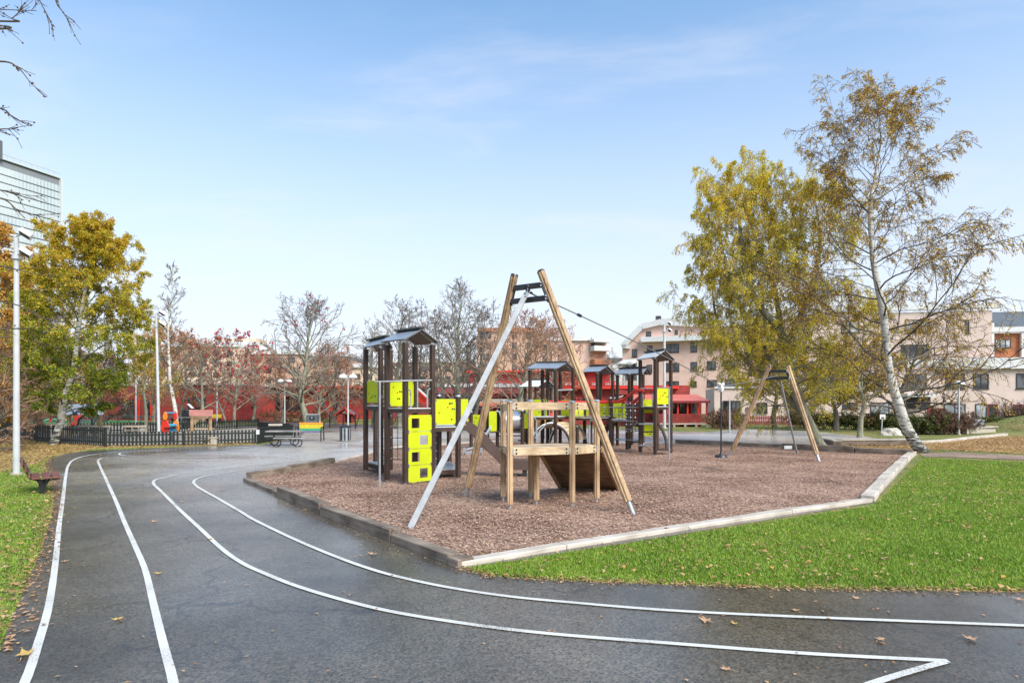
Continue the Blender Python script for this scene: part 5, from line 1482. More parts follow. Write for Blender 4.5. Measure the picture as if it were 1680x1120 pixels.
playhouse(553, 688.5, 22, 'red playhouse farther back, left of the other playhouse')

# ------------------------------------------------------------------ light poles and lamps
def pole(px_, ybase, ytop, r0, label, heads='flood', m='greypaint', group='light poles', lean=0):
    q = G(px_, ybase); d_ = q.y; zt = Z(ytop, d_)
    t = thing('light_pole' if heads != 'none' else 'plain_pole', label, 'light pole' if heads != 'none' else 'pole', (q.x, q.y, 0), group)
    tx = q.x + lean
    g = Geo(); g.rod((q.x, d_, .02), (tx, d_, zt), r0, 14, .72); g.build('pole', MT[m], t, smooth=True)
    g = Geo(); g.rod((q.x, d_, 0), (q.x, d_, .06), r0 * 1.7, 12); g.build('base_collar', MT['concrete'], t, smooth=True)
    if heads == 'flood':
        for (dz, sgn, rz_) in ((.03, 1, .5), (-.42, 1, .35)):
            g = Geo(); g.pipe([(tx, d_, zt + dz), (tx - .12, d_ - .05, zt + dz + .03)], .02); g.pipe([(tx, d_, zt + dz), (tx + .2, d_ - .1, zt + dz + .03)], .02)
            ar = g.build('lamp_arm', MT[m], t)
            M_ = Geo(); M_.box((0, 0, 0), (.26, .20, .10)); me = bpy.data.meshes.new('floodlight'); me.from_pydata(M_.v, [], M_.f); me.materials.append(MT['lamp'])
            o = inst('floodlight', me, (tx + .32, d_ - .12, zt + dz + .03), t, rot=(R(-20), R(32), .4))
            M_ = Geo(); M_.box((0, 0, 0), (.22, .16, .01)); me = bpy.data.meshes.new('floodlight_glass'); me.from_pydata(M_.v, [], M_.f); me.materials.append(MT['blackmetal'])
            o2 = bpy.data.objects.new('floodlight_glass', me); C.objects.link(o2); o2.parent = o; o2.location = (0, 0, -.054)
        g = Geo(); g.rod((tx, d_, zt - .52), (tx, d_, zt - .44), r0 * 1.3, 10); g.build('clamp_ring', MT[m], t, smooth=True)
    elif heads == 'globe2':
        g = Geo(); g.pipe([(tx - .3, d_, zt - .03), (tx, d_, zt - .12), (tx + .3, d_, zt - .03)], .02); g.build('lamp_arm', MT[m], t, smooth=True)
        for s_ in (-1, 1):
            g = Geo(); cc_ = Vector((tx + s_ * .31, d_, zt)); g.dome(cc_, .27, .22, 14, 4); g.dome(cc_, .27, -.1, 14, 3); g.build('lamp_shade', MT['lamp'], t, smooth=True)
    elif heads == 'globe1':
        g = Geo(); cc_ = Vector((tx, d_, zt)); g.dome(cc_, .32, .2, 14, 4); g.dome(cc_, .3, -.12, 14, 3); g.build('lamp_shade', MT['lamp'], t, smooth=True)
    return t
pole(27, 779, 390, .075, 'tall pale floodlight pole nearest the camera at the left edge')
pole(261, 729, 516, .065, 'floodlight pole standing at the front picket fence', lean=-.12)
pole(1090, 703, 532, .11, 'thick grey floodlight pole rising behind the rightmost roofed tower')
pole(223, 709, 622, .05, 'thin white pole left of the young tree in the yard', heads='none', group='thin poles')
pole(1197, 709, 652, .05, 'thin grey pole near the brown bushes right of the red pavilion', heads='none', group='thin poles')
pole(356, 698, 632, .06, 'thin pole in front of the red building left of the berry tree', heads='none', group='thin poles')
pole(571, 706, 619, .055, 'park lamp with two white mushroom shades right of the bare rowan', heads='globe2', group='mushroom lamps')
pole(467, 696, 626, .065, 'park lamp with two shades farther back among the rowans', heads='globe2', group='mushroom lamps')
pole(1573, 713, 630, .06, 'park lamp with one white shade in front of the pink housing block', heads='globe1', group='mushroom lamps')

# info box, rock, sign
ib = thing('info_box', 'blue grey metal cabinet standing behind the kerb at right', 'cabinet', G(1596, 707))
q = G(1596, 705.5); g = Geo(); g.box((q.x, q.y, .32), (1.1, .5, .62)); g.build('cabinet_body', mat('blue_grey_cabinet', (.27, .33, .38), .5, .3, 4, dirt=.4), ib, bevel=.01)
g = Geo(); g.box((q.x, q.y, .65), (1.16, .56, .05)); g.build('cabinet_lid', MT['greypaint'], ib)
cp = thing('concrete_step', 'low pale wall beside the blue grey cabinet', 'low wall', G(1600, 713)); g = Geo(); g.beam(G(1580, 712, .16), G(1627, 709, .16), .4, .3); g.build('block', MT['concrete'], cp, bevel=.01); g = Geo(); g.beam(G(1578, 712, .34), G(1630, 709, .34), .5, .06); g.build('cap', MT['palewood'], cp)
def rock(c0, s, seed):
    import bmesh
    bm = bmesh.new(); bmesh.ops.create_icosphere(bm, subdivisions=3, radius=1)
    r = random.Random(seed); off_ = Vector((r.random() * 9, r.random() * 9, 0))
    from mathutils import noise as nz
    for v in bm.verts:
        k = 1 + .35 * nz.noise(v.co * 1.6 + off_) + .15 * nz.noise(v.co * 4 + off_)
        v.co = Vector((v.co.x * s[0], v.co.y * s[1], max(-.05, v.co.z * s[2]))) * k
    me = bpy.data.meshes.new('boulder'); bm.to_mesh(me); bm.free()
    me.materials.append(MT['stone']); o = bpy.data.objects.new('boulder', me); C.objects.link(o); o.location = c0; return o
tag(rock(G(1463, 714), (.48, .35, .42), 4), 'pale rough boulder on the grass beside the small sign', 'boulder')
sg = thing('small_sign', 'small white sign on a thin grey post near the boulder', 'sign', G(1446, 713))
q = G(1446, 713); g = Geo(); g.rod((q.x, q.y, 0), (q.x + .05, q.y, 1.0), .03); g.build('post', MT['greypaint'], sg, smooth=True)
g = Geo(); g.box((q.x + .05, q.y - .03, .98), (.3, .02, .26)); pn = g.build('sign_panel', MT['white'], sg)
g = Geo(); g.box((q.x + .05, q.y - .045, .92), (.14, .008, .08)); g.build('pictogram', MT['blackmetal'], pn)

# ------------------------------------------------------------------ buildings
class Facade:
    """a wall standing in the place between two ground points; windows set on it"""
    def __init__(s, root, px0, d0, px1, d1):
        s.root = root; s.a = Vector(((px0 - CX) * d0 / F, d0, 0)); s.b = Vector(((px1 - CX) * d1 / F, d1, 0))
        s.u = (s.b - s.a).normalized(); s.n = Vector((s.u.y, -s.u.x, 0)); s.rz = math.atan2(s.u.y, s.u.x)
        if s.n.y > 0: s.n = -s.n
    def hit(s, px):
        k = (px - CX) / F
        # a + t*u on ray x = k*y
        t = (k * s.a.y - s.a.x) / (s.u.x - k * s.u.y)
        return s.a + s.u * t
    def wall(s, name, m, ztop, depth, z0=0, px=None, back=0.0, parent=None):
        a, b = (s.a, s.b) if px is None else (s.hit(px[0]), s.hit(px[1]))
        o_ = -s.n * back
        g = Geo(); g.poly([(a + o_)[:2], (b + o_)[:2], (b + o_ - s.n * depth)[:2], (a + o_ - s.n * depth)[:2]], z0, ztop)
        return g.build(name, MT[m] if isinstance(m, str) else m, parent or s.root)
    def band(s, name, m, x0, x1, y0, y1, proud=.15, depth=.3, parent=None):
        a, b = s.hit(x0), s.hit(x1)
        z1_, z0_ = Z(y0, a.y), Z(y1, a.y)
        g = Geo(); g.poly([(a + s.n * proud)[:2], (b + s.n * proud)[:2], (b + s.n * (proud - depth))[:2], (a + s.n * (proud - depth))[:2]], z0_, z1_)
        return g.build(name, MT[m] if isinstance(m, str) else m, parent or s.root)
    def window(s, x0, x1, y0, y1, panes=2, glass='glass', frame='darkframe', name='window', rows=1):
        a, b = s.hit(x0), s.hit(x1); d_ = (a.y + b.y) / 2
        z1_, z0_ = Z(y0, d_), Z(y1, d_)
        cc_ = (a + b) / 2; w = (b - a).length; h = z1_ - z0_
        fr = .07; pr = .06
        g = Geo()
        q = cc_ + s.n * (pr / 2 - .01)
        g.box((q.x, q.y, z1_ - fr / 2), (w, pr, fr), s.rz); g.box((q.x, q.y, z0_ + fr / 2), (w, pr, fr), s.rz)
        for e in (-1, 1): r_ = q + s.u * e * (w / 2 - fr / 2); g.box((r_.x, r_.y, (z0_ + z1_) / 2), (fr, pr - .002, h - 2 * fr), s.rz)
        for k in range(1, panes): r_ = q + s.u * (w * (k / panes - .5)); g.box((r_.x, r_.y, (z0_ + z1_) / 2), (fr * .8, pr - .006, h - 2 * fr), s.rz)
        o = g.build(name, MT[frame], s.root)
        q = cc_ + s.n * .004
        for k in range(panes):
            r_ = q + s.u * (w * ((k + .5) / panes - .5)); gg = Geo(); gg.box((r_.x, r_.y, (z0_ + z1_) / 2), (w / panes - fr * .5, .012, h - fr), s.rz)
            gg.build('pane', MT[glass] if (k % 2 == 0 or glass != 'glass') else MT['glass'], o)
        g = Geo(); q = cc_ + s.n * (pr / 2 + .02); g.box((q.x, q.y, z0_ - .03), (w + .1, pr + .06, .05), s.rz); g.build('sill', MT['darkframe'], o)
        return o

# gable ended pink block
gb = thing('gabled_housing_block', 'pink rendered block with white trimmed sloping gable behind the play towers', 'building', (A(1120, 690, 95).x, 95, 0))
F1 = Facade(gb, 1021, 95, 1420, 84)
gp = [(1021, 690), (1021, 568), (1053, 535), (1085, 527), (1135, 529), (1180, 530), (1420, 500), (1420, 690)]
pts = [F1.hit(x_) + Vector((0, 0, Z(y_, F1.hit(x_).y))) for x_, y_ in gp]
pts[0].z = pts[-1].z = 0
g = Geo(); n = len(pts); g.add(pts + [p - F1.n * 11 for p in pts], [tuple(range(n)), tuple(range(2 * n - 1, n - 1, -1))] + [(i, (i + 1) % n, (i + 1) % n + n, i + n) for i in range(n)])
g.build('wall', MT['pink'], gb)
for (p, q) in ((1, 2), (2, 3), (3, 4), (4, 5), (5, 6)):
    g = Geo(); a, b = pts[p] + F1.n * .2, pts[q] + F1.n * .2; e = Vector((0, 0, -.1)); 
    g.beam(a + e, b + e, .6, .8 if p < 3 else 1.0); g.build('fascia', MT['white'], gb)
g = Geo(); g.beam(pts[1] + F1.n * .2, pts[1] + F1.n * .2 + F1.u * 1.2 - Vector((0, 0, .2)), .6, .5); g.build('fascia_foot', MT['white'], gb)
F1.band('balcony_front', 'white', 1053, 1200, 554, 562, 1.2, 1.4)
for (x0, x1, y0, y1, pn_) in ((1060, 1068.5, 543.5, 552, 2), (1037, 1045.5, 572.5, 585.5, 2), (1061.5, 1070.5, 567, 579, 2), (1093, 1114, 564, 578, 3), (1133, 1143.5, 561.5, 577, 2), (1093, 1114.5, 595, 609, 3), (1133, 1144, 593.5, 608, 2),
                            (1093, 1114, 625, 633.5, 3), (1133, 1143, 625, 634, 2), (1107, 1112, 541.5, 548, 1), (1160, 1175, 560, 574, 2), (1160, 1175, 592, 606, 2), (1160, 1176, 623, 634, 2), (1190, 1206, 590, 604, 2), (1190, 1206, 622, 634, 2), (1061, 1070, 598, 611, 2)):
    F1.window(x0, x1, y0, y1, pn_)
g = Geo(); q = A(1080, 524, 97); g.box((q.x, 97, Z(525, 97)), (.7, .7, 1.2)); g.build('chimney', MT['blackmetal'], gb)
# grey canopy roof left of the gable
cn_ = thing('glazed_canopy', 'pale sloping canopy roof left behind the rightmost play tower', 'canopy', (A(1030, 690, 80).x, 80, 0))
g = Geo(); g.sheet(A(1010, 596, 80), A(1036, 596, 79), A(1052, 588, 82), A(1024, 590, 83), .15); g.build('roof', MT['offwhite'], cn_)
for px_ in (1024, 1034, 1046):
    q = A(px_, 640, 81); g = Geo(); g.box((q.x, 81, Z(594, 81) / 2), (.2, .2, Z(594, 81))); g.build('post', MT['greypaint'], cn_)
g = Geo(); q = A(1036, 610, 82); g.box((q.x, 82.2, Z(610, 82)), (2.2, .1, 2.2)); g.build('glazing', MT['glass'], cn_)

# right pink housing block (nearer)
hb = thing('terraced_housing_block', 'beige pink housing block with white terrace band filling the right background', 'building', (A(1450, 690, 57).x, 57, 0))
F2 = Facade(hb, 1172, 60, 1780, 54)
F2.wall('wall', 'beigepink', Z(606, 57), 9, px=(1330.3, 1780))
F2.wall('wall', 'beigepink', Z(636, 58), 8.5, px=(1172, 1330), back=.05)
F2.band('wall_coping', 'white', 1172, 1329, 634, 637, .1, .4)
F2.wall('wall', 'beigepink', Z(516, 57) + .3, 5.5, z0=Z(606, 57) + .01, px=(1330, 1640), back=1.2)
F3 = Facade(hb, 1330, 62.4 - .6, 1780, 57.4)
g = Geo()
F2.band('terrace_parapet', 'offwhite', 1530, 1780, 588, 604, .25, .35); F2.band('terrace_coping', 'white', 1530, 1780, 601.5, 606, .33, .5)
F2.band('terrace_parapet', 'offwhite', 1331, 1529, 592, 604, .25, .35)
# upper storey details
F4 = Facade(hb, 1330, 60.6, 1780, 56.8)
F4.band('corner_board', 'white', 1622, 1630, 530, 587, .12, .3)
F4.wall('wall', 'brick', Z(544, 57), 4, z0=Z(590, 57), px=(1630, 1676), back=.25)
F4.wall('wall', 'brick', Z(544, 57), 4, z0=Z(590, 57), px=(1681, 1780), back=.25)
F4.band('cornice', 'white', 1622, 1780, 537, 545, .2, .5); F4.band('corner_board', 'white', 1675, 1682, 545, 587, .1, .3)
a, b = F4.hit(1616), F4.hit(1800)
g = Geo(); z0_, z1_ = Z(537, 57), Z(500, 57); g.sheet(a + Vector((0, 0, z0_)), b + Vector((0, 0, z0_)), b + Vector((0, 4, z1_)), a + Vector((0, 4, z1_)), .15); g.build('roof', MT['darkroof'], hb)
F5 = Facade(hb, 1172, 60, 1780, 54)
F5.a = F5.a - F5.n * 1.2; F5.b = F5.b - F5.n * 1.2
F5.band('roof_edge', 'white', 1335, 1638, 506, 513, .25, .5)
F5.window(1485, 1526, 524, 545, 3, 'paleglass'); F5.window(1583, 1590, 525, 547, 1); F5.window(1380, 1410, 526, 546, 2, 'paleglass'); F5.window(1478, 1524, 565, 590, 3)
F4.window(1632, 1658.5, 556, 571, 3, 'paleglass')
for (x0, x1, y0, y1, pn_, gl) in ((1597, 1622, 613, 637, 2, 'glass'), (1667, 1700, 612, 637, 2, 'glass'), (1551, 1583, 612, 637, 2, 'glass'), (1485, 1520, 613, 637, 2, 'glass'), (1420, 1450, 613, 637, 2, 'glass'), (1340, 1372, 614, 637, 2, 'glass'), (1186, 1215, 657, 675, 4, 'glass'),
                                 (1242, 1259, 660, 677, 2, 'glass'), (1296, 1312, 660, 679, 2, 'glass'), (1382, 1407, 660, 670, 2, 'glass'), (1428, 1459, 660, 680, 2, 'paleglass'), (1549, 1584, 662, 683, 2, 'paleglass')):
    F2.window(x0, x1, y0, y1, pn_, gl)
F2.window(1600, 1619, 662, 692, 1, 'paleglass', name='door'); F2.window(1205, 1215, 675.5, 692, 1, 'glass', name='door')
F2.window(1620.5, 1636, 662.5, 692, 1, 'glass', 'darkred', name='door')
F2.band('porch_screen', 'darkred', 1514, 1541, 669, 689, .9, .1); F2.band('dark_entrance_panel', 'darkframe', 1478, 1526, 652, 670, .1, .15); F2.band('entrance_canopy', 'offwhite', 1480, 1527, 645, 651, 1.2, 1.3)  # entrance drawn as a flat dark panel on the wall
F2.band('porch_screen', 'darkred', 1656, 1720, 663, 690, .6, .1)

# distant blocks
def block(px0, px1, ytop, d_, m, label, dep=12, name='apartment_block', wins=(), roof=None, rooftop=None):
    t = thing(name, label, 'building', (A((px0 + px1) / 2, 690, d_).x, d_, 0), 'distant apartment blocks')
    Fx = Facade(t, px0, d_, px1, d_)
    Fx.wall('wall', m, Z(ytop, d_), dep)
    if roof: Fx.band('roof_edge', roof, px0 - .5, px1 + .5, ytop - 3, ytop + 3, .4, dep + .8)
    for w in wins: Fx.window(*w)
    if rooftop:
        for (x0, x1, y0, y1, mm) in rooftop: Fx.band('rooftop_unit', mm, x0, x1, y0, y1, -2, 6)
    return t, Fx
block(296, 392, 566, 120, 'peach', 'peach apartment block with white roofline beyond the red building, leftmost', wins=[(x_, x_ + 9, y_, y_ + 8, 2) for x_ in (310, 330, 350, 372) for y_ in (575, 592, 610)], roof='offwhite', rooftop=[(296, 345, 555, 564, 'white')])
block(345, 414, 563, 135, 'peach', 'apartment block with stepped white penthouse in the left distance', roof='white', wins=[(x_, x_ + 8, y_, y_ + 7, 2) for x_ in (395, 403) for y_ in (573, 588)], rooftop=[(357, 414, 553, 562, 'peach')])
block(414, 500, 578, 125, 'palebrick', 'brownish apartment block behind the bare rowan', wins=[(x_, x_ + 9, y_, y_ + 8, 2) for x_ in (418, 436, 455, 475) for y_ in (586, 603, 620)], roof='offwhite', rooftop=[(417, 436, 567, 576, 'white')])
block(500, 577, 588, 110, 'palebrick', 'orange brick apartment block right of the bare rowan', wins=[(x_, x_ + 9, y_, y_ + 8, 2) for x_ in (510, 530, 552) for y_ in (595, 612)], roof='darkroof')
block(577, 640, 600, 105, 'peach', 'cream apartment block left of the twin roofed tower', wins=[(x_, x_ + 8, y_, y_ + 8, 2) for x_ in (583, 603, 622) for y_ in (613, 630)], roof='white')
block(640, 775, 592, 118, 'palebrick', 'brick apartment block hidden behind the large bare trees', wins=[(x_, x_ + 9, y_, y_ + 8, 2) for x_ in range(650, 770, 20) for y_ in (600, 617)], roof='offwhite')
block(784, 880, 541, 110, 'palebrick', 'orange brick tower block framed by the legs of the front A-frame', wins=[(x_, x_ + 8, y_, y_ + 9, 2) for x_ in (788, 798, 840, 862) for y_ in (545, 562, 580, 598)], roof='brick')
block(880, 936, 556, 118, 'pink', 'pink brown apartment block behind the right leg of the front A-frame', wins=[(x_, x_ + 8, y_, y_ + 9, 2) for x_ in (890, 915) for y_ in (565, 582)], roof='offwhite')
t, Fx = block(930, 967, 556, 100, 'pink', 'pink block with balconies right of the front A-frame', roof='white')
Fx2 = Facade(t, 967, 100, 995, 101)
Fx2.wall('wall', 'palebrick', Z(562, 100), 10)
for y_ in (576, 598, 620):
    Fx2.band('balcony', 'white' if y_ == 576 else 'brick', 968, 995, y_ - 8, y_, 1.5, 1.5); 
Fx2.band('balcony_roof', 'white', 966, 994, 558, 562, 1.8, 2.5)
Fx2.window(970, 976, 563, 569, 1); Fx2.window(972, 980, 603, 617, 1)
block(994, 1024, 590, 130, 'offwhite', 'white distant block left of the pink gable', roof='darkroof', wins=[(1015, 1020, 582 + 10, 600, 1)])
block(232, 300, 575, 130, 'peach', 'pale block behind the tall bare birch', roof='offwhite', wins=[(x_, x_ + 9, y_, y_ + 8, 2) for x_ in (240, 262, 282) for y_ in (583, 600)])

# glass office tower
gt_ = thing('glass_office_tower', 'tall glass office tower at the left edge of the sky', 'building', (-190, 250, 0))
Ft = Facade(gt_, -150, 214, 97, 262)
ztop = Z(293, 262)
Ft.wall('wall', 'towerdark', ztop - .5, 24)
H_ = 3.0
a, b = Ft.a, Ft.b; L = (b - a).length
nfl = int(ztop / H_)
for k in range(4, nfl):
    z0_ = ztop - H_ * (k - 3)
    if z0_ < 35: break
    g = Geo(); g.poly([(a + Ft.n * .45)[:2], (b + Ft.n * .45)[:2], (b + Ft.n * .02)[:2], (a + Ft.n * .02)[:2]], z0_ - H_ + .42, z0_ - .0)
    fl = g.build('glass_storey', MT['towerglass'], gt_)
    g = Geo()
    for j in range(int(L / 1.35)):
        p = a + Ft.u * (j * 1.35 + .5) + Ft.n * .5; g.box((p.x, p.y, z0_ - H_ / 2 + .2), (.55, .12, H_ - .45), Ft.rz)
    o = g.build('mullions', MT['towerband'], fl); o['kind'] = 'stuff'
g = Geo(); g.poly([(a + Ft.n * .7)[:2], (b + Ft.n * .7 + Ft.u * .6)[:2], (b - Ft.n * 24 + Ft.u * .6)[:2], (a - Ft.n * 24)[:2]], ztop - .0, ztop + .25); g.build('roof_slab', MT['towerband'], gt_)
g = Geo()
for j in range(int(L / 2.2)): p = a + Ft.u * (j * 2.2) + Ft.n * .5; g.box((p.x, p.y, ztop + 1.1), (.2, .2, 1.8), Ft.rz)
g.beam(a + Ft.n * .5 + Vector((0, 0, ztop + 2)), b + Ft.n * .5 + Vector((0, 0, ztop + 2)), .3, .3); o = g.build('roof_railing', MT['greypaint'], gt_)
g = Geo(); g.box((b.x + Ft.u.x * .4 + Ft.n.x * .3, b.y + Ft.u.y * .4 + Ft.n.y * .3, ztop / 2), (.8, 1.6, ztop), Ft.rz); g.build('corner_pier', MT['towerband'], gt_)
g = Geo(); q = A(-6, 260, 240); q = A(-2, 260, 240); g.box((q.x, q.y, Z(246, 240)), (1.6, 1.6, Z(231, 240) - Z(262, 240))); g.build('roof_mast', MT['rope'], gt_)

# red preschool at left
rl = thing('red_preschool', 'long low red boarded preschool behind the toddler yard', 'building', (A(400, 690, 62).x, 62, 0))
FR_ = Facade(rl, 120, 64, 374, 60)
FR_.wall('wall', 'redpaint', Z(632, 61), 9)
FR_.band('roof_edge', 'white', 225, 375, 629.5, 632, .3, 9)
FR_.window(309, 338, 650, 669.5, 2, 'glass', 'blackmetal'); FR_.window(238, 252, 655, 684, 1, 'glass', 'blackmetal'); FR_.window(200, 220, 655, 684, 2, 'glass', 'blackmetal'); FR_.window(255, 262, 655, 684, 1, 'glass', 'red')
for px_ in (232, 254): FR_.band('column', 'red', px_, px_ + 3, 650, 690, .6, .2)
FR2 = Facade(rl, 374.5, 68, 700, 66)
FR2.wall('wall', 'redpaint', Z(636, 67), 9)
for (x0, x1) in ((376, 392), (440, 457), (470, 486), (520, 535), (560, 575), (650, 668)): FR2.window(x0, x1, 652, 668, 2, 'glass', 'red')
for px_ in (418, 434, 465, 500): FR2.band('column', 'coral', px_, px_ + 3, 646, 688, .8, .25)
FR2.band('dark_entrance_panel', 'darkframe', 436, 496, 650, 674, .1, .12); FR2.band('dark_entrance_panel', 'darkframe', 392, 416, 648, 686, .1, .12)  # shade of the recesses is put in as flat dark panels
FR2.band('lintel', 'redpaint', 434, 500, 646, 651, .3, .2)
FR2.band('eave', 'red', 374, 700, 634, 637, 1.2, 9); FR2.band('plinth', 'concrete', 420, 560, 684, 690, .3, .3)
# red preschool centre
rc_ = thing('red_day_centre', 'wine red building with curved roof edge behind the play structures', 'building', (A(850, 690, 52).x, 52, 0))
FC = Facade(rc_, 702, 50, 872, 50)
FC.wall('wall', 'darkred', Z(664, 50), 8, back=.5)
FC.band('awning', 'coral', 760, 862, 660.5, 665.5, .9, 1.2); FC.band('grey_band', 'concrete', 735, 862, 654, 660, .7, 1.2)
# curved fascia
g = Geo(); a, b = FC.hit(700), FC.hit(862)
prf = [(0, Z(654, 50)), (-.45, Z(651, 50)), (-.6, Z(645, 50)), (-.45, Z(639, 50)), (.1, Z(636, 50)), (3, Z(635, 50) + .05), (3, Z(654, 50))]
V = [(p.x, p.y + q_[0], q_[1]) for p in (a, b) for q_ in prf]; n = len(prf)
g.add(V, [tuple(range(n)), tuple(range(2 * n - 1, n - 1, -1))] + [(i, (i + 1) % n, (i + 1) % n + n, i + n) for i in range(n)]); g.build('curved_fascia', MT['darkred'], rc_, smooth=True)
g = Geo(); g.beam(a + Vector((0, 3.4, Z(634, 50) + .1)), b + Vector((0, 3.4, Z(634, 50) + .1)), 6, .25); g.build('roof', MT['offwhite'], rc_)
FU = Facade(rc_, 768, 57, 1000, 56)
FU.wall('upper_wall', 'redpaint', Z(611, 56), 6, z0=2.6)
FU.band('roof_edge', 'red', 765, 1002, 608, 611, .5, 7); 
for x_ in range(772, 996, 22): FU.window(x_, x_ + 17, 626, 632.5, 2, 'paleglass', 'red')
FM = Facade(rc_, 874, 50, 1110, 49)
FM.wall('wall', 'redpaint', Z(636, 50), 6, back=.02)
FM.band('eave', 'red', 874, 1112, 634, 638, .6, 7)
for x_ in (885, 915, 945, 975, 1012): FM.window(x_, x_ + 14, 652, 670, 2, 'glass', 'red')
# far left small porch roof and skylights
g = Geo(); g.sheet(A(1000, 655, 48.9), A(1022, 648, 48.9), A(1030, 642, 50), A(1003, 646, 50), .1); g.build('skylight', MT['offwhite'], rc_)
# red pavilion with veranda
pv = thing('red_pavilion', 'bright red veranda pavilion with slatted railing right of the play structure', 'building', (A(1130, 690, 44).x, 44, 0))
FP = Facade(pv, 1020, 46, 1163, 46)
FP.wall('wall', 'redpaint', Z(652, 46), 4.5, back=1.8)
g = Geo(); a, b = FP.hit(1040), FP.hit(1163)
g.sheet(a + Vector((0, -.3, Z(657.5, 46))), b + Vector((0, -.3, Z(657.5, 46))), b + Vector((-.2, 2.4, Z(646, 46))), a + Vector((0, 2.4, Z(646, 46))), .1); g.build('roof', MT['coral'], pv)
g = Geo(); a2, b2 = FP.hit(1020), FP.hit(1150); g.beam(a2 + Vector((0, 3, Z(639, 48))), b2 + Vector((0, 3, Z(639, 48))), .3, .7); g.build('upper_fascia', MT['redpaint'], pv)
g = Geo(); g.beam(a + Vector((0, -.3, Z(659, 46))), b + Vector((0, -.3, Z(659, 46))), .12, .16); g.build('gutter', MT['darkred'], pv)
for x_ in (1095, 1112, 1128, 1145, 1160):
    q = FP.hit(x_); g = Geo(); g.box((q.x, q.y, (Z(659, 46) + .1) / 2), (.11, .11, Z(659, 46) - .1)); g.build('post', MT['red'], pv)
for k in range(6):
    g = Geo(); z_ = Z(694, 46) + k * .125; a3, b3 = FP.hit(1072), FP.hit(1161); g.beam(a3 + Vector((0, -.08, z_)), b3 + Vector((0, -.08, z_)), .025, .095); g.build('railing_slat', MT['redpaint'], pv)
g = Geo(); g.beam(FP.hit(1050) + Vector((0, 1, .22)), FP.hit(1162) + Vector((0, 1, .22)), 2.2, .1); g.build('deck', MT['palewood'], pv)
FPi = Facade(pv, 1060, 47.7, 1160, 47.7)
FPi.window(1100, 1110, 661, 680, 1); FPi.window(1114, 1127, 661, 680, 2); FPi.window(1133, 1147, 661, 680, 1, 'glass', 'red')
g = Geo()
for k in range(6): q = FP.hit(1070 + k * 18); g.box((q.x, q.y, .1), (.15, .15, .2))
g.build('footing', MT['concrete'], pv)

# red picket fence in front of the right block
rf = thing('red_picket_fence', 'low dark red picket fence in front of the beige pink block', 'fence', G(1300, 698))
a, b = G(1205, 697), G(1480, 697)
d = (b - a); L = d.length; d.normalize()
g = Geo(); n = int(L / .14)
for k in range(n): p = a + d * (.14 * k); g.box((p.x, p.y, .36), (.09, .025, .72), 0)
o = g.build('pickets', MT['darkred'], rf); o['kind'] = 'stuff'
g = Geo(); g.beam(a + Vector((0, .04, .2)), b + Vector((0, .04, .2)), .04, .07); g.beam(a + Vector((0, .04, .55)), b + Vector((0, .04, .55)), .04, .07); g.build('rail', MT['darkred'], rf)
gf = thing('wire_fence', 'dark green wire mesh fence with posts round the red playhouses', 'fence', G(590, 702))
g = Geo()
wp = [G(541, 700), G(563, 702), G(583, 703), G(598, 703), G(640, 704), G(700, 703)]
for p in wp: gg = Geo(); gg.box((p.x, p.y, .5), (.07, .07, 1.0)); gg.build('post', MT['green'], gf)
gg = Geo(); gg.beam(G(583, 703, .05), G(590, 703, .9), .05, .05); gg.build('brace', MT['green'], gf)
for a, b in zip(wp, wp[1:]):
    for z in (.15, .5, .95): g.pipe([a + Vector((0, 0, z)), b + Vector((0, 0, z))], .012, 4)
g.build('wire', MT['green'], gf)

# ------------------------------------------------------------------ trees
def unit(v): return v / np.maximum(np.linalg.norm(v, axis=-1, keepdims=True), 1e-9)
def polylines(P, D, L, seg, wob, grav, rg):
    n = len(P); pts = np.empty((n, seg + 1, 3)); pts[:, 0] = P; d = D.copy()
    st = (L / seg)[:, None]
    for k in range(seg):
        d = unit(d + rg.normal(0, wob, (n, 3)) + np.array([0, 0, grav]) * ((k + 1) / seg))
        pts[:, k + 1] = pts[:, k] + d * st
    return pts
def tubes(pts, rad, sides):
    """pts (n,k,3) rad (n,k)"""
    n, k, _ = pts.shape
    tan = np.empty_like(pts); tan[:, 1:-1] = pts[:, 2:] - pts[:, :-2]; tan[:, 0] = pts[:, 1] - pts[:, 0]; tan[:, -1] = pts[:, -1] - pts[:, -2]
    tan = unit(tan)
    ref = np.where(np.abs(tan[:, :1, 2:3]) > .8, np.array([1., 0, 0]), np.array([0, 0, 1.]))
    u = unit(np.cross(tan, np.broadcast_to(ref, tan.shape))); v = np.cross(tan, u)
    th = np.arange(sides) * 2 * np.pi / sides
    V = pts[:, :, None] + rad[:, :, None, None] * (u[:, :, None] * np.cos(th)[None, None, :, None] + v[:, :, None] * np.sin(th)[None, None, :, None])
    idx = np.arange(n * k * sides).reshape(n, k, sides)
    a = idx[:, :-1]; b = np.roll(a, -1, 2); c_ = idx[:, 1:]; d_ = np.roll(c_, -1, 2)
    Fq = np.stack([a, b, d_, c_], -1).reshape(-1, 4)
    return V.reshape(-1, 3), Fq
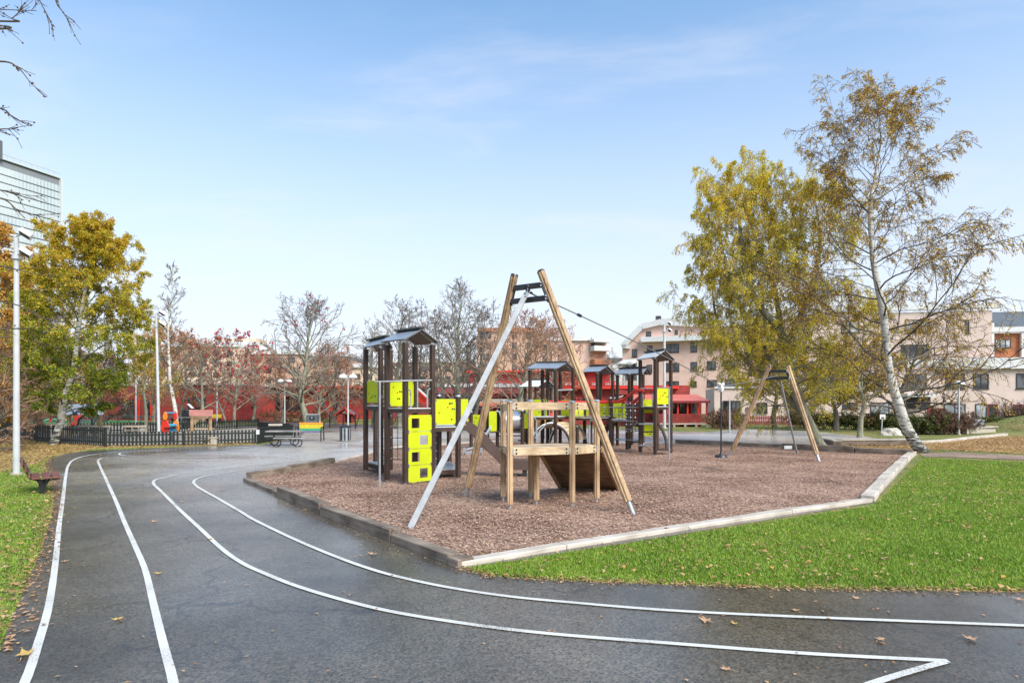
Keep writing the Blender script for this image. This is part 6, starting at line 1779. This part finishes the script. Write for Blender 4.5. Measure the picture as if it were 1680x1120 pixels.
def kids(pts, L, m, tmin, tmax, ang, angv, ratio, rg, taper=.6):
    n, k, _ = pts.shape
    t = tmin + (tmax - tmin) * ((np.arange(m)[None] + rg.random((n, m))) / m)
    f_ = t * (k - 1); i = np.clip(f_.astype(int), 0, k - 2); fr = (f_ - i)[..., None]
    ii = np.arange(n)[:, None]
    P = pts[ii, i] * (1 - fr) + pts[ii, i + 1] * fr
    T = unit(pts[ii, i + 1] - pts[ii, i])
    r = unit(np.cross(T, rg.normal(0, 1, T.shape)))
    a = ang + angv * (rg.random((n, m)) - .5) * 2
    D = T * np.cos(a)[..., None] + r * np.sin(a)[..., None]
    Ln = L[:, None] * ratio * (1 - taper * t) * (.7 + .6 * rg.random((n, m)))
    return P.reshape(-1, 3), unit(D).reshape(-1, 3), Ln.reshape(-1), t.reshape(-1)
def leafmesh(name, P, size, m, parent, rg, origin, droop=.4, asp=.55):
    n = len(P)
    a = unit(rg.normal(0, 1, (n, 3)) + np.array([0, 0, -droop])); b = unit(np.cross(a, rg.normal(0, 1, (n, 3))))
    s = size * (.6 + .8 * rg.random(n))[:, None]
    V = np.empty((n, 4, 3)); V[:, 0] = P; V[:, 1] = P + a * s * .5 + b * s * asp * .5; V[:, 2] = P + a * s; V[:, 3] = P + a * s * .5 - b * s * asp * .5
    V -= np.array(origin)
    o = link(name, np_mesh(name, V.reshape(-1, 3), [np.arange(n * 4).reshape(n, 4)]), m, parent)
    o['kind'] = 'stuff'
    return o

def tree(name, label, base, trunk, r0, levels, leaf=None, bark='bark', twig='twig', seed=1, cat='tree', group=None, n1=26, t0=.25, env=None, el=(.9, .35), l1seg=7, g1=.05, wob=.12, r1=.34, extra_stems=None, berries=None, berry_n=0, side_bias=None, rmin=.006, lmin=.0):
    """trunk: list of points; levels: list of dict(m, ratio, ang, grav, wob, seg); env(t)-> branch length"""
    rg = np.random.default_rng(seed)
    root = thing(name, label, cat, (base[0], base[1], 0), group)
    o0 = np.array([base[0], base[1], 0.])
    stems = [trunk] + (extra_stems or [])
    TV, TF, off = [], [], 0
    allP, allD, allL, allR = [], [], [], []
    for si, st_ in enumerate(stems):
        tp = np.array([list(p) for p in catmull([Vector(p) for p in st_], 5)])
        k = len(tp); tt = np.linspace(0, 1, k)
        rs = (r0 if si == 0 else r0 * .7)
        rad = rs * (1 - tt) ** .8 + .012
        rad[0] *= 1.35; rad[1] *= 1.1
        V, Fq = tubes(tp[None], rad[None], 12)
        TV.append(V); TF.append(Fq + off); off += len(V)
        m = n1 if si == 0 else n1 // 2
        t = t0 + (1 - t0) * ((np.arange(m) + rg.random(m)) / m) ** .9
        t = np.clip(t, 0, .995)
        f_ = t * (k - 1); i = np.clip(f_.astype(int), 0, k - 2); fr = (f_ - i)[:, None]
        P = tp[i] * (1 - fr) + tp[i + 1] * fr
        T = unit(tp[i + 1] - tp[i])
        az = np.arange(m) * 2.399 + rg.random(m) * .8 + si
        tn_ = (t - t0) / (1 - t0)
        ea = el[0] + (el[1] - el[0]) * tn_
        D = np.stack([np.cos(az) * np.sin(ea), np.sin(az) * np.sin(ea), np.cos(ea)], 1) + .3 * (T - np.array([0, 0, 1.]))
        L = np.array([env(x_) for x_ in tn_]) * (.8 + .4 * rg.random(m))
        if side_bias is not None: L = L * (1 + side_bias[0] * np.cos(az - side_bias[1]))
        allP.append(P); allD.append(unit(D)); allL.append(L); allR.append(np.maximum(np.interp(f_, np.arange(k), rad) * r1 * 1.4, rmin * 2))
    me = np_mesh('trunk', np.concatenate(TV) - o0, [np.concatenate(TF)], True)
    link('trunk', me, MT[bark], root)
    P, D, L, Rr = map(np.concatenate, (allP, allD, allL, allR))
    BV, BF, off = [], [], 0
    tips = []
    seg = l1seg; grav = g1
    pts = polylines(P, D, L, seg, wob, grav, rg)
    tt = np.linspace(0, 1, seg + 1)
    rad = Rr[:, None] * (1 - .85 * tt)[None]
    V, Fq = tubes(pts, np.maximum(rad, rmin), 6); 
    me = np_mesh('branches', V - o0, [Fq], True); link('branches', me, MT[bark if bark != 'birch' else 'darkbark'], root)
    for li, lv in enumerate(levels):
        P, D, L2, t = kids(pts, L, lv['m'], lv.get('t0', .2), 1.0, lv['ang'], lv.get('av', .25), lv['ratio'], rg, lv.get('taper', .5))
        keep = L2 > lmin
        Rr = np.repeat(Rr, lv['m'])[keep] * lv.get('rr', .45)
        P, D, L = P[keep], D[keep], L2[keep]
        if lv.get('hang'): D = unit(D + np.array([0, 0, -lv['hang']]))
        pts = polylines(P, D, L, lv.get('seg', 3), lv.get('wob', .15), lv.get('grav', 0), rg)
        tt = np.linspace(0, 1, pts.shape[1])
        rad = np.maximum(Rr[:, None] * (1 - .7 * tt)[None], rmin)
        V, Fq = tubes(pts, rad, 4 if li == 0 else 3); BV.append(V); BF.append(Fq + off); off += len(V)
    me = np_mesh('twigs', np.concatenate(BV) - o0, [np.concatenate(BF)])
    o = link('twigs', me, MT[twig], root); o['kind'] = 'stuff'
    n, k, _ = pts.shape
    if leaf:
        ln, size, mat_ = leaf[0], leaf[1], leaf[2]
        i = rg.integers(0, n, ln)
        if len(leaf) > 3:      # keep clumps: some twigs bare, others full
            w = rg.random(n) ** leaf[3]; i = rg.choice(n, ln, p=w / w.sum())
        j = rg.random(ln) * (k - 1.001); jj = j.astype(int); fr = (j - jj)[:, None]
        Q = pts[i, jj] * (1 - fr) + pts[i, jj + 1] * fr + rg.normal(0, size * .5, (ln, 3))
        if Q.shape[0]: leafmesh('foliage', Q, size, LEAF[mat_], root, rg, o0)
    if berry_n:
        i = rg.integers(0, n, berry_n); Q = pts[i, -1] + rg.normal(0, .05, (berry_n, 3)) + np.array([0, 0, -.05])
        sub = np.repeat(Q, 3, 0) + rg.normal(0, .035, (berry_n * 3, 3))
        s = .055; oc = np.array([(1, 0, 0), (-1, 0, 0), (0, 1, 0), (0, -1, 0), (0, 0, 1), (0, 0, -1)]) * s
        V = (sub[:, None] + oc[None] - o0).reshape(-1, 3)
        fo = np.array([(0, 2, 4), (2, 1, 4), (1, 3, 4), (3, 0, 4), (2, 0, 5), (1, 2, 5), (3, 1, 5), (0, 3, 5)])
        Fq = (fo[None] + (np.arange(len(sub)) * 6)[:, None, None]).reshape(-1, 3)
        o = link('berries', np_mesh('berries', V, [Fq]), MT['berry'], root); o['kind'] = 'stuff'
    return root

def TP(d_, *pp): return [A(x_, y_, d_) + Vector((0, (i % 2) * .1, 0)) for i, (x_, y_) in enumerate(pp)]
def groundfix(pts): pts[0].z = -.05; return pts
fine = [dict(m=6, ratio=.55, ang=.75, grav=.02, rr=.5, seg=3), dict(m=5, ratio=.5, ang=.7, grav=-.0, rr=.5, seg=2), dict(m=3, ratio=.55, ang=.6, rr=.6, seg=1)]
birchl = [dict(m=7, ratio=.50, ang=.75, grav=-.10, rr=.45, seg=3), dict(m=6, ratio=.55, ang=.7, grav=-.35, rr=.5, seg=3), dict(m=3, ratio=.8, ang=.7, grav=-.6, hang=.5, rr=.6, seg=3)]

# left birch, green and yellow
d_ = G(92, 729).y
tr = groundfix(TP(d_, (88, 729), (97, 690), (105, 655), (118, 600), (128, 540), (135, 490), (146, 440), (158, 398)))
tree('birch_tree', 'dense green and yellow birch with white trunk standing at the left picket fence', G(88, 729), tr, .15, birchl, leaf=(135000, .078, 'birchgreen', .6), bark='birch', twig='twigdark', seed=11, group='birches', n1=50, t0=.19, r1=.2,
     env=lambda t: 2.75 * (math.sin(math.pi * min(1, (t * .92 + .10))) ** .55) + .25, el=(1.25, .45), rmin=.005)
# leaning birch at right
d_ = G(1512, 742).y
tr = groundfix(TP(d_, (1514, 743), (1492, 705), (1475, 665), (1460, 600), (1450, 520), (1436, 430), (1428, 345), (1438, 290), (1448, 218)))
tree('birch_tree', 'tall leaning white birch with sparse ochre leaves at the right', G(1514, 743), tr, .19, [dict(m=8, ratio=.52, ang=.6, grav=-.02, rr=.45, seg=4), dict(m=7, ratio=.5, ang=.65, grav=-.22, rr=.5, seg=3), dict(m=4, ratio=.9, ang=.7, grav=-.5, hang=.5, rr=.6, seg=2)],
     leaf=(38000, .060, 'birchbrown', .8), bark='birch', twig='twigdark', seed=23, group='birches', n1=40, t0=.24, env=lambda t: 3.3 * (1 - t) ** .45 + 1.0 + .4 * math.sin(t * 9), el=(1.35, .62), g1=.10, wob=.16, r1=.2, rmin=.0055)
# yellow birch
d_ = G(1345, 733).y
tr = groundfix(TP(d_, (1347, 733), (1335, 705), (1318, 670), (1300, 610), (1283, 540), (1270, 460), (1262, 380), (1255, 310)))
tree('birch_tree', 'broad yellow birch with drooping twigs behind the far A-frame', G(1347, 733), tr, .20, [dict(m=6, ratio=.50, ang=.7, grav=-.10, rr=.45, seg=3), dict(m=5, ratio=.55, ang=.7, grav=-.4, rr=.5, seg=3), dict(m=3, ratio=1.6, ang=.6, grav=-.8, hang=1.0, rr=.6, seg=3)],
     leaf=(150000, .062, 'birchyellow', .35), bark='bark', twig='twig', seed=31, group='birches', n1=54, extra_stems=[TP(d_ + .3, (1322, 680), (1268, 628), (1222, 590), (1180, 530), (1168, 470)), TP(d_, (1318, 670), (1275, 600), (1222, 520), (1190, 430), (1178, 335)), TP(d_ + .5, (1290, 570), (1330, 480), (1345, 400), (1340, 330)), TP(d_ - .5, (1290, 560), (1230, 470), (1215, 380), (1208, 300))], t0=.26, r1=.2,
     env=lambda t: 2.2 * (1 - t) ** .3 + .3, el=(1.25, .7), wob=.14, rmin=.005)
tree('maple_tree', 'small golden leaved tree behind the far A-frame, between two darker trunks', G(1371, 707), groundfix(TP(39, (1371, 707), (1373, 680), (1366, 655), (1372, 625), (1375, 585))), .17, fine, leaf=(15000, .14, 'yellow', .8), bark='darkbark', twig='twigdark', seed=41, group='small autumn trees', n1=20, t0=.3, env=lambda t: 2.1 * math.sin(math.pi * (t * .8 + .15)) + .3, el=(1.3, .5))
tree('maple_tree', 'dark trunked golden tree framed by the legs of the far A-frame', G(1271, 702), groundfix(TP(43.5, (1271, 702), (1270, 680), (1274, 650), (1270, 615), (1268, 580))), .17, fine, leaf=(11000, .14, 'yellow', .8), bark='darkbark', twig='twigdark', seed=42, group='small autumn trees', n1=20, t0=.35, env=lambda t: 2.6 * math.sin(math.pi * (t * .8 + .15)) + .3, el=(1.3, .5))
tree('grey_tree', 'grey trunked nearly bare tree on a grass patch left of the leaning birch', G(1410, 718), groundfix(TP(32, (1411, 719), (1414, 690), (1417, 660), (1410, 625), (1415, 570), (1420, 520))), .13, fine, leaf=(6500, .10, 'yellow', 1.2), bark='bark', twig='twigdark', seed=43, group='small autumn trees', n1=22, t0=.35, env=lambda t: 2.5 * math.sin(math.pi * (t * .75 + .2)) + .3, el=(1.2, .45))
tree('bare_tree', 'dark bare tree behind the trunk of the leaning birch', G(1483, 712), groundfix(TP(38, (1483, 712), (1478, 690), (1470, 665), (1485, 630), (1500, 590), (1510, 560))), .2, fine, leaf=(3500, .11, 'birchbrown', 1.5), bark='darkbark', twig='twigdark', seed=44, group='small autumn trees', n1=30, t0=.22, env=lambda t: 3.3 * math.sin(math.pi * (t * .6 + .3)) + .2, el=(1.45, .6), side_bias=(.25, 0))
# tall bare birch left
tree('bare_birch_tree', 'slim bare white stemmed birch left of the red building window', G(291, 703), groundfix(TP(43, (291, 704), (286, 670), (280, 630), (276, 590), (276, 540), (280, 490), (283, 440))), .13, [dict(m=7, ratio=.5, ang=.6, rr=.5, seg=3), dict(m=6, ratio=.5, ang=.6, grav=-.1, rr=.5, seg=2)], leaf=(500, .09, 'yellow'), bark='birch', twig='twig', seed=51, group='bare park trees', n1=32, t0=.25, env=lambda t: 2.0 * (1 - t) ** .6 + .25, el=(1.1, .35), rmin=.009)
tree('young_tree', 'young thin tree with yellow leaves inside the yard', G(237, 712), groundfix(TP(35, (238, 712), (238, 680), (237, 650), (236, 620), (238, 590))), .09, fine, leaf=(2600, .10, 'yellow'), bark='bark', twig='twig', seed=52, n1=12, t0=.4, env=lambda t: 1.7 * (1 - t) + .3, el=(1.0, .5), group='bare park trees')
# rowans
def bare(px, ground, tops, d_, r, label, seed, W, berries=0, twig='twig', bark='bark', leafs=None, n1=18, t0=.2, name='rowan_tree', stems=None, lv=None, el=(1.0, .4), rmin=.009):
    pts = groundfix(TP(d_, *([(px, ground)] + tops)))
    es = [groundfix(TP(d_ + .5, *s_)) for s_ in stems] if stems else None
    return tree(name, label, pts[0], pts, r, lv or fine, leaf=leafs, bark=bark, twig=twig, seed=seed, n1=n1, t0=t0, env=lambda t: W * (math.sin(math.pi * (t * .62 + .28))) + .2, el=el, group='bare park trees', berry_n=berries, extra_stems=es, rmin=rmin)
bare(384, 697, [(384, 670), (388, 640), (386, 610), (380, 570)], 50, .12, 'rowan full of bright red berries before the red building', 61, 3.0, 520, stems=[[(372, 698), (362, 670), (350, 640), (345, 600)]], n1=22)
bare(333, 698, [(331, 670), (332, 640), (328, 610), (330, 580)], 46, .14, 'green trunked rowan with few berries left of the berry rich one', 62, 2.3, 25, leafs=(1500, .1, 'pinkleaf'))
bare(504, 703, [(500, 680), (493, 650), (500, 610), (505, 560), (508, 528)], 43.5, .24, 'large bare rowan with pale leaning trunk behind the rainbow bench', 63, 3.3, 40, n1=34, t0=.28, el=(1.15, .4), rmin=.010)
bare(545, 690, [(550, 670), (548, 640), (552, 605)], 56, .17, 'crooked dark rowan with russet crown left of the globe lamp', 64, 3.6, 25, twig='twigbrown', bark='darkbark', leafs=(2600, .12, 'russet'), n1=24)
bare(462, 690, [(462, 670), (455, 640), (450, 605)], 58, .14, 'russet small tree behind the berry rowan', 65, 3.3, 30, twig='twigbrown', leafs=(2600, .12, 'russet'), bark='darkbark')
bare(415, 689, [(418, 665), (412, 640), (408, 595)], 60, .14, 'thin brown tree between the berry rowan and the bare rowan', 66, 3.2, 20, twig='twigbrown', leafs=(2200, .12, 'russet'))
bare(300, 699, [(297, 670), (305, 640), (303, 600), (300, 575)], 49, .12, 'reddish leaved tree right of the slim bare birch', 67, 3.0, 40, twig='twigbrown', leafs=(5200, .11, 'pinkleaf'), n1=24)
bare(524, 696, [(523, 670), (527, 640), (530, 600)], 54, .13, 'thin pale tree right behind the compacting bin', 68, 2.9, 15, twig='twigbrown')
bare(252, 700, [(252, 670), (250, 640), (255, 600), (258, 560)], 52, .14, 'orange leaved tree behind the young yard tree', 69, 3.0, 10, twig='twigbrown', leafs=(7000, .12, 'orange'), n1=24)
bare(762, 708, [(757, 680), (752, 640), (750, 590), (752, 540), (757, 488)], 40, .20, 'tall bare tree between the twin roofed tower and the front A-frame', 71, 2.9, 0, twig='twig', n1=36, t0=.15, name='bare_tree', el=(.95, .3), stems=[[(735, 708), (728, 660), (722, 600), (715, 540)], [(775, 708), (785, 650), (790, 590), (795, 530)]])
bare(655, 706, [(655, 670), (650, 630), (655, 580), (660, 520)], 42, .19, 'tall bare tree behind the twin roofed tower', 72, 3.0, 0, twig='twig', n1=34, t0=.15, name='bare_tree', el=(1.0, .35), stems=[[(680, 706), (685, 650), (690, 590), (693, 530)]])
bare(612, 703, [(612, 680), (608, 640), (610, 590), (612, 545)], 46, .15, 'slender bare tree left of the twin roofed tower', 73, 2.0, 0, twig='twig', n1=22, name='bare_tree', rmin=.008)
bare(859, 712, [(857, 690), (853, 660), (860, 620), (868, 580), (872, 545)], 37, .19, 'green mossy trunked tree with russet crown seen between the front A-frame legs', 74, 2.9, 0, twig='twigbrown', n1=34, name='bare_tree', t0=.25, leafs=(4200, .07, 'russet'), el=(1.25, .4))
bare(905, 700, [(905, 670), (908, 630), (905, 590), (900, 560)], 48, .16, 'russet bare tree behind the right leg of the front A-frame', 75, 3.0, 0, twig='twigbrown', n1=24, name='bare_tree', leafs=(3000, .08, 'russet'))
bare(1003, 697, [(1003, 670), (1000, 640), (1003, 600)], 60, .13, 'thin bare tree left of the pink gable', 76, 2.8, 0, twig='twig', n1=18, name='bare_tree')
# trees at the left edge
def leafy(px, ground, tops, d_, r, label, seed, W, leafs, n1=34, t0=.08, twig='twigdark', name='autumn_tree', rmin=.006):
    pts = groundfix(TP(d_, *([(px, ground)] + tops)))
    return tree(name, label, pts[0], pts, r, fine, leaf=leafs, bark='darkbark', twig=twig, seed=seed, n1=n1, t0=t0, env=lambda t: W * (math.sin(math.pi * (t * .7 + .2))) + .3, el=(1.2, .5), group='autumn trees at the left edge', rmin=rmin)
leafy(-40, 722, [(-35, 650), (-25, 560), (-15, 470), (-10, 400)], 31, .2, 'tall orange yellow tree cut by the left photo edge', 81, 2.6, (24000, .12, 'orange'))
leafy(60, 712, [(58, 660), (55, 600), (60, 540), (62, 470)], 38, .2, 'yellow orange tree right behind the left birch', 82, 3.2, (22000, .13, 'yellow'))
leafy(-10, 745, [(-12, 700), (-14, 640), (-10, 560)], 22.5, .1, 'brown leafless thicket behind the nearest light pole', 83, 1.15, (5000, .06, 'brown'), n1=38, t0=.02, twig='twigbrown', name='bare_thicket', rmin=.005)
leafy(20, 716, [(18, 690), (16, 650), (20, 610)], 34, .1, 'brown shrubby growth at the left end of the picket fence', 84, 2.2, (5000, .09, 'brown'), n1=34, t0=.02, twig='twigbrown', name='bare_thicket')
leafy(160, 693, [(160, 670), (160, 640), (158, 610)], 56, .15, 'dark brown trees behind the green rubber surface, left', 85, 3.6, (9000, .14, 'brown'), n1=28, t0=.02, name='dark_thicket')
leafy(100, 693, [(100, 670), (98, 640), (102, 600)], 58, .15, 'dark brown thicket left behind the white trunk', 86, 3.9, (9000, .14, 'brown'), n1=28, t0=.02, name='dark_thicket')
leafy(30, 697, [(30, 670), (28, 640), (32, 590)], 50, .15, 'brown tall thicket behind the rocking toys', 87, 3.6, (9000, .14, 'brown'), n1=28, t0=.02, name='dark_thicket')

# overhanging bare tree whose trunk stands outside the left of the frame
ot = thing('overhanging_tree', 'bare tree reaching thin branches into the top left corner', 'tree', (-8.6, 7.2, 0))
tp = np.array([[-8.6, 7.2, -.05], [-8.5, 7.2, 1.5], [-8.4, 7.3, 3.2], [-8.3, 7.2, 5], [-8.4, 7.1, 7]])
V, Fq = tubes(tp[None], np.array([[.2, .16, .14, .11, .06]]), 12); link('trunk', np_mesh('trunk', V - np.array([-8.6, 7.2, 0]), [Fq], True), MT['darkbark'], ot)
g = Geo()
BR = [
    ([(-320, 40), (-120, 20), (-20, 16), (60, 18)], 7.6), ([(-300, -60), (-60, -90), (40, -30), (75, 20), (88, 50)], 7.2), ([(-60, -80), (40, -40), (95, 10), (116, 42)], 7.2),
    ([(-320, 150), (-100, 108), (0, 101), (30, 112), (50, 135), (76, 160)], 7.0), ([(-320, 190), (-80, 170), (0, 178), (20, 192), (38, 200)], 7.2), ([(-300, 240), (-60, 215), (0, 212), (30, 210)], 7.2),
    ([(-320, 400), (-80, 320), (0, 325), (30, 345), (60, 352), (100, 350)], 8.5), ([(-320, 480), (-60, 430), (0, 436), (40, 445), (85, 455)], 8.5), ([(-320, 520), (-60, 490), (20, 498), (70, 520), (110, 530)], 8.7),
    ([(-320, 330), (-60, 306), (0, 312), (30, 318), (60, 322)], 8.5), ([(-320, 560), (-80, 545), (0, 540), (60, 536), (110, 512)], 9.0), ([(-60, 50), (0, 35), (20, 30), (35, 15)], 7.6), ([(-60, 70), (-10, 48), (0, 42), (18, 50)], 7.4)]
rr = random.Random(4)
ends = []
for (pp, dd) in BR:
    g = Geo()
    P_ = [Vector((-8.35, 7.2, A(pp[0][0], pp[0][1], dd).z))] + [A(x_, y_, dd) for x_, y_ in pp[1:]]
    C_ = catmull(P_, 6)
    n = len(C_)
    for i in range(n - 1):
        g.rod(C_[i], C_[i + 1], max(.004, .016 * (1 - i / n) ** 1.8 + .0035), 5)
    for _ in range(12):
        i = rr.randint(n // 2, n - 2); b0 = C_[i]; L = rr.uniform(.04, .22)
        dv_ = (C_[i + 1] - C_[i]).normalized() + Vector((rr.uniform(-.7, .7), rr.uniform(-.5, .5), rr.uniform(-.8, .5)))
        mid_ = b0 + dv_.normalized() * L * .6; e_ = mid_ + (dv_ + Vector((rr.uniform(-.3, .3), 0, rr.uniform(-.3, .3)))).normalized() * L * .5
        g.rod(b0, mid_, .0035, 4); g.rod(mid_, e_, .0028, 4); ends.append(e_ if rr.random() < .5 else mid_)
    g.build('branch', MT['twigdark'], ot)
g = Geo()
for e in ends[::2]: g.ball(e, .011, 5)
o = g.build('buds', MT['twigdark'], ot); o['kind'] = 'stuff'

# shrubs and hedges
def shrub(name, label, pts, h, w, nst, leafs, seed, twig='twigdark', group='shrubs', cat='bush', rmin=.008):
    """pts: ground points along which stems stand"""
    rg = np.random.default_rng(seed)
    root = thing(name, label, cat, (pts[0].x, pts[0].y, 0), group)
    o0 = np.array([pts[0].x, pts[0].y, 0.])
    a = rg.random(nst) * (len(pts) - 1 - 1e-6) if len(pts) > 1 else np.zeros(nst)
    i = a.astype(int); fr = (a - i)[:, None]; PP = np.array([list(p) for p in pts] + [list(pts[-1])])
    P = PP[i] * (1 - fr) + PP[i + 1] * fr + np.stack([rg.normal(0, w * .35, nst), rg.normal(0, w * .35, nst), np.zeros(nst)], 1)
    D = unit(np.stack([rg.normal(0, .5, nst), rg.normal(0, .5, nst), np.ones(nst)], 1))
    L = h * (.7 + .4 * rg.random(nst))
    pl_ = polylines(P, D, L, 5, .13, 0, rg)
    V1, F1_ = tubes(pl_, np.linspace(.02, .008, 6)[None].repeat(nst, 0), 4)
    Pk, Dk, Lk, _ = kids(pl_, L, 7, .15, 1, .6, .3, .45, rg)
    p2 = polylines(Pk, Dk, Lk, 2, .2, 0, rg); V2, F2_ = tubes(p2, np.full((len(p2), 3), rmin), 3)
    Pk, Dk, Lk, _ = kids(p2, Lk, 4, .2, 1, .6, .3, .55, rg)
    p3 = polylines(Pk, Dk, Lk, 1, .2, 0, rg); V3, F3_ = tubes(p3, np.full((len(p3), 2), rmin * .8), 3)
    V = np.concatenate([V1, V2, V3]) - o0; Fq = np.concatenate([F1_, F2_ + len(V1), F3_ + len(V1) + len(V2)])
    o = link('stems', np_mesh('stems', V, [Fq]), MT[twig], root); o['kind'] = 'stuff'
    if leafs:
        ln, s, m = leafs
        i = rg.integers(0, len(p3), ln); j = rg.random((ln, 1))
        leafmesh('foliage', p3[i, 0] * (1 - j) + p3[i, 1] * j + rg.normal(0, s * .5, (ln, 3)), s, LEAF[m], root, rg, o0, 0)
    return root
shrub('brown_hedge', 'rounded brown leaved bush behind the single shade lamp', [G(1530, 713), G(1580, 712)], 1.25, .6, 60, (14000, .09, 'brown'), 91)
shrub('green_hedge', 'yellow green hedge between the leaning birch and the round brown bush', [G(1478, 712), G(1530, 713)], 1.0, .5, 60, (9000, .09, 'hedge'), 92)
shrub('green_hedge', 'green hedge in front of the red picket fence', [G(1345, 703), G(1480, 706)], 1.05, .4, 90, (13000, .10, 'hedge'), 93)
shrub('brown_bush', 'reddish brown bushes at the corner of the red pavilion', [G(1168, 703), G(1212, 704)], 1.25, .5, 60, (9000, .08, 'brown'), 94, 'twigbrown')
shrub('bare_bush', 'large dark bare bush in front of the block at the right edge', [A(1645, 705, 46) * 1, A(1720, 705, 44)], 2.0, 1.0, 110, (3500, .08, 'brown'), 95)
shrub('brown_hedge', 'clipped brown hedge in front of the red building', [G(385, 688.5), G(412, 688.5)], 1.5, .5, 50, (12000, .12, 'brown'), 96)
shrub('brown_hedge', 'brown hedge behind the red playhouses', [G(560, 685), G(700, 686)], 1.9, .7, 110, (16000, .13, 'brown'), 97)
shrub('bare_bush', 'bare brown bushes behind the roofed towers', [G(990, 693), G(1060, 693)], 1.4, .6, 60, (4000, .09, 'russet'), 98, 'twigbrown')
shrub('green_hedge', 'sparse green bush in front of the pink block, right of the cabinet', [G(1608, 703), G(1650, 702)], .8, .4, 40, (6000, .08, 'hedge'), 99)
shrub('bare_bush', 'thin bushes left of the small sign', [G(1290, 701), G(1340, 702)], 1.3, .5, 50, (3500, .09, 'hedge'), 100, 'twigbrown')
shrub('brown_hedge', 'low brown undergrowth beneath the rowans', [G(430, 690), G(548, 692)], 1.0, .6, 80, (9000, .1, 'russet'), 101, 'twigbrown')
shrub('brown_hedge', 'brown undergrowth left of the red playhouses by the red wall', [G(590, 686), G(450, 685)], 1.7, .6, 90, (9000, .12, 'brown'), 103)
shrub('brown_bush', 'russet leafy undergrowth behind the twin roofed tower', [G(650, 700), G(900, 702)], .7, .6, 120, (12000, .1, 'orange'), 102, 'twigbrown')
print('objects', len(bpy.data.objects))
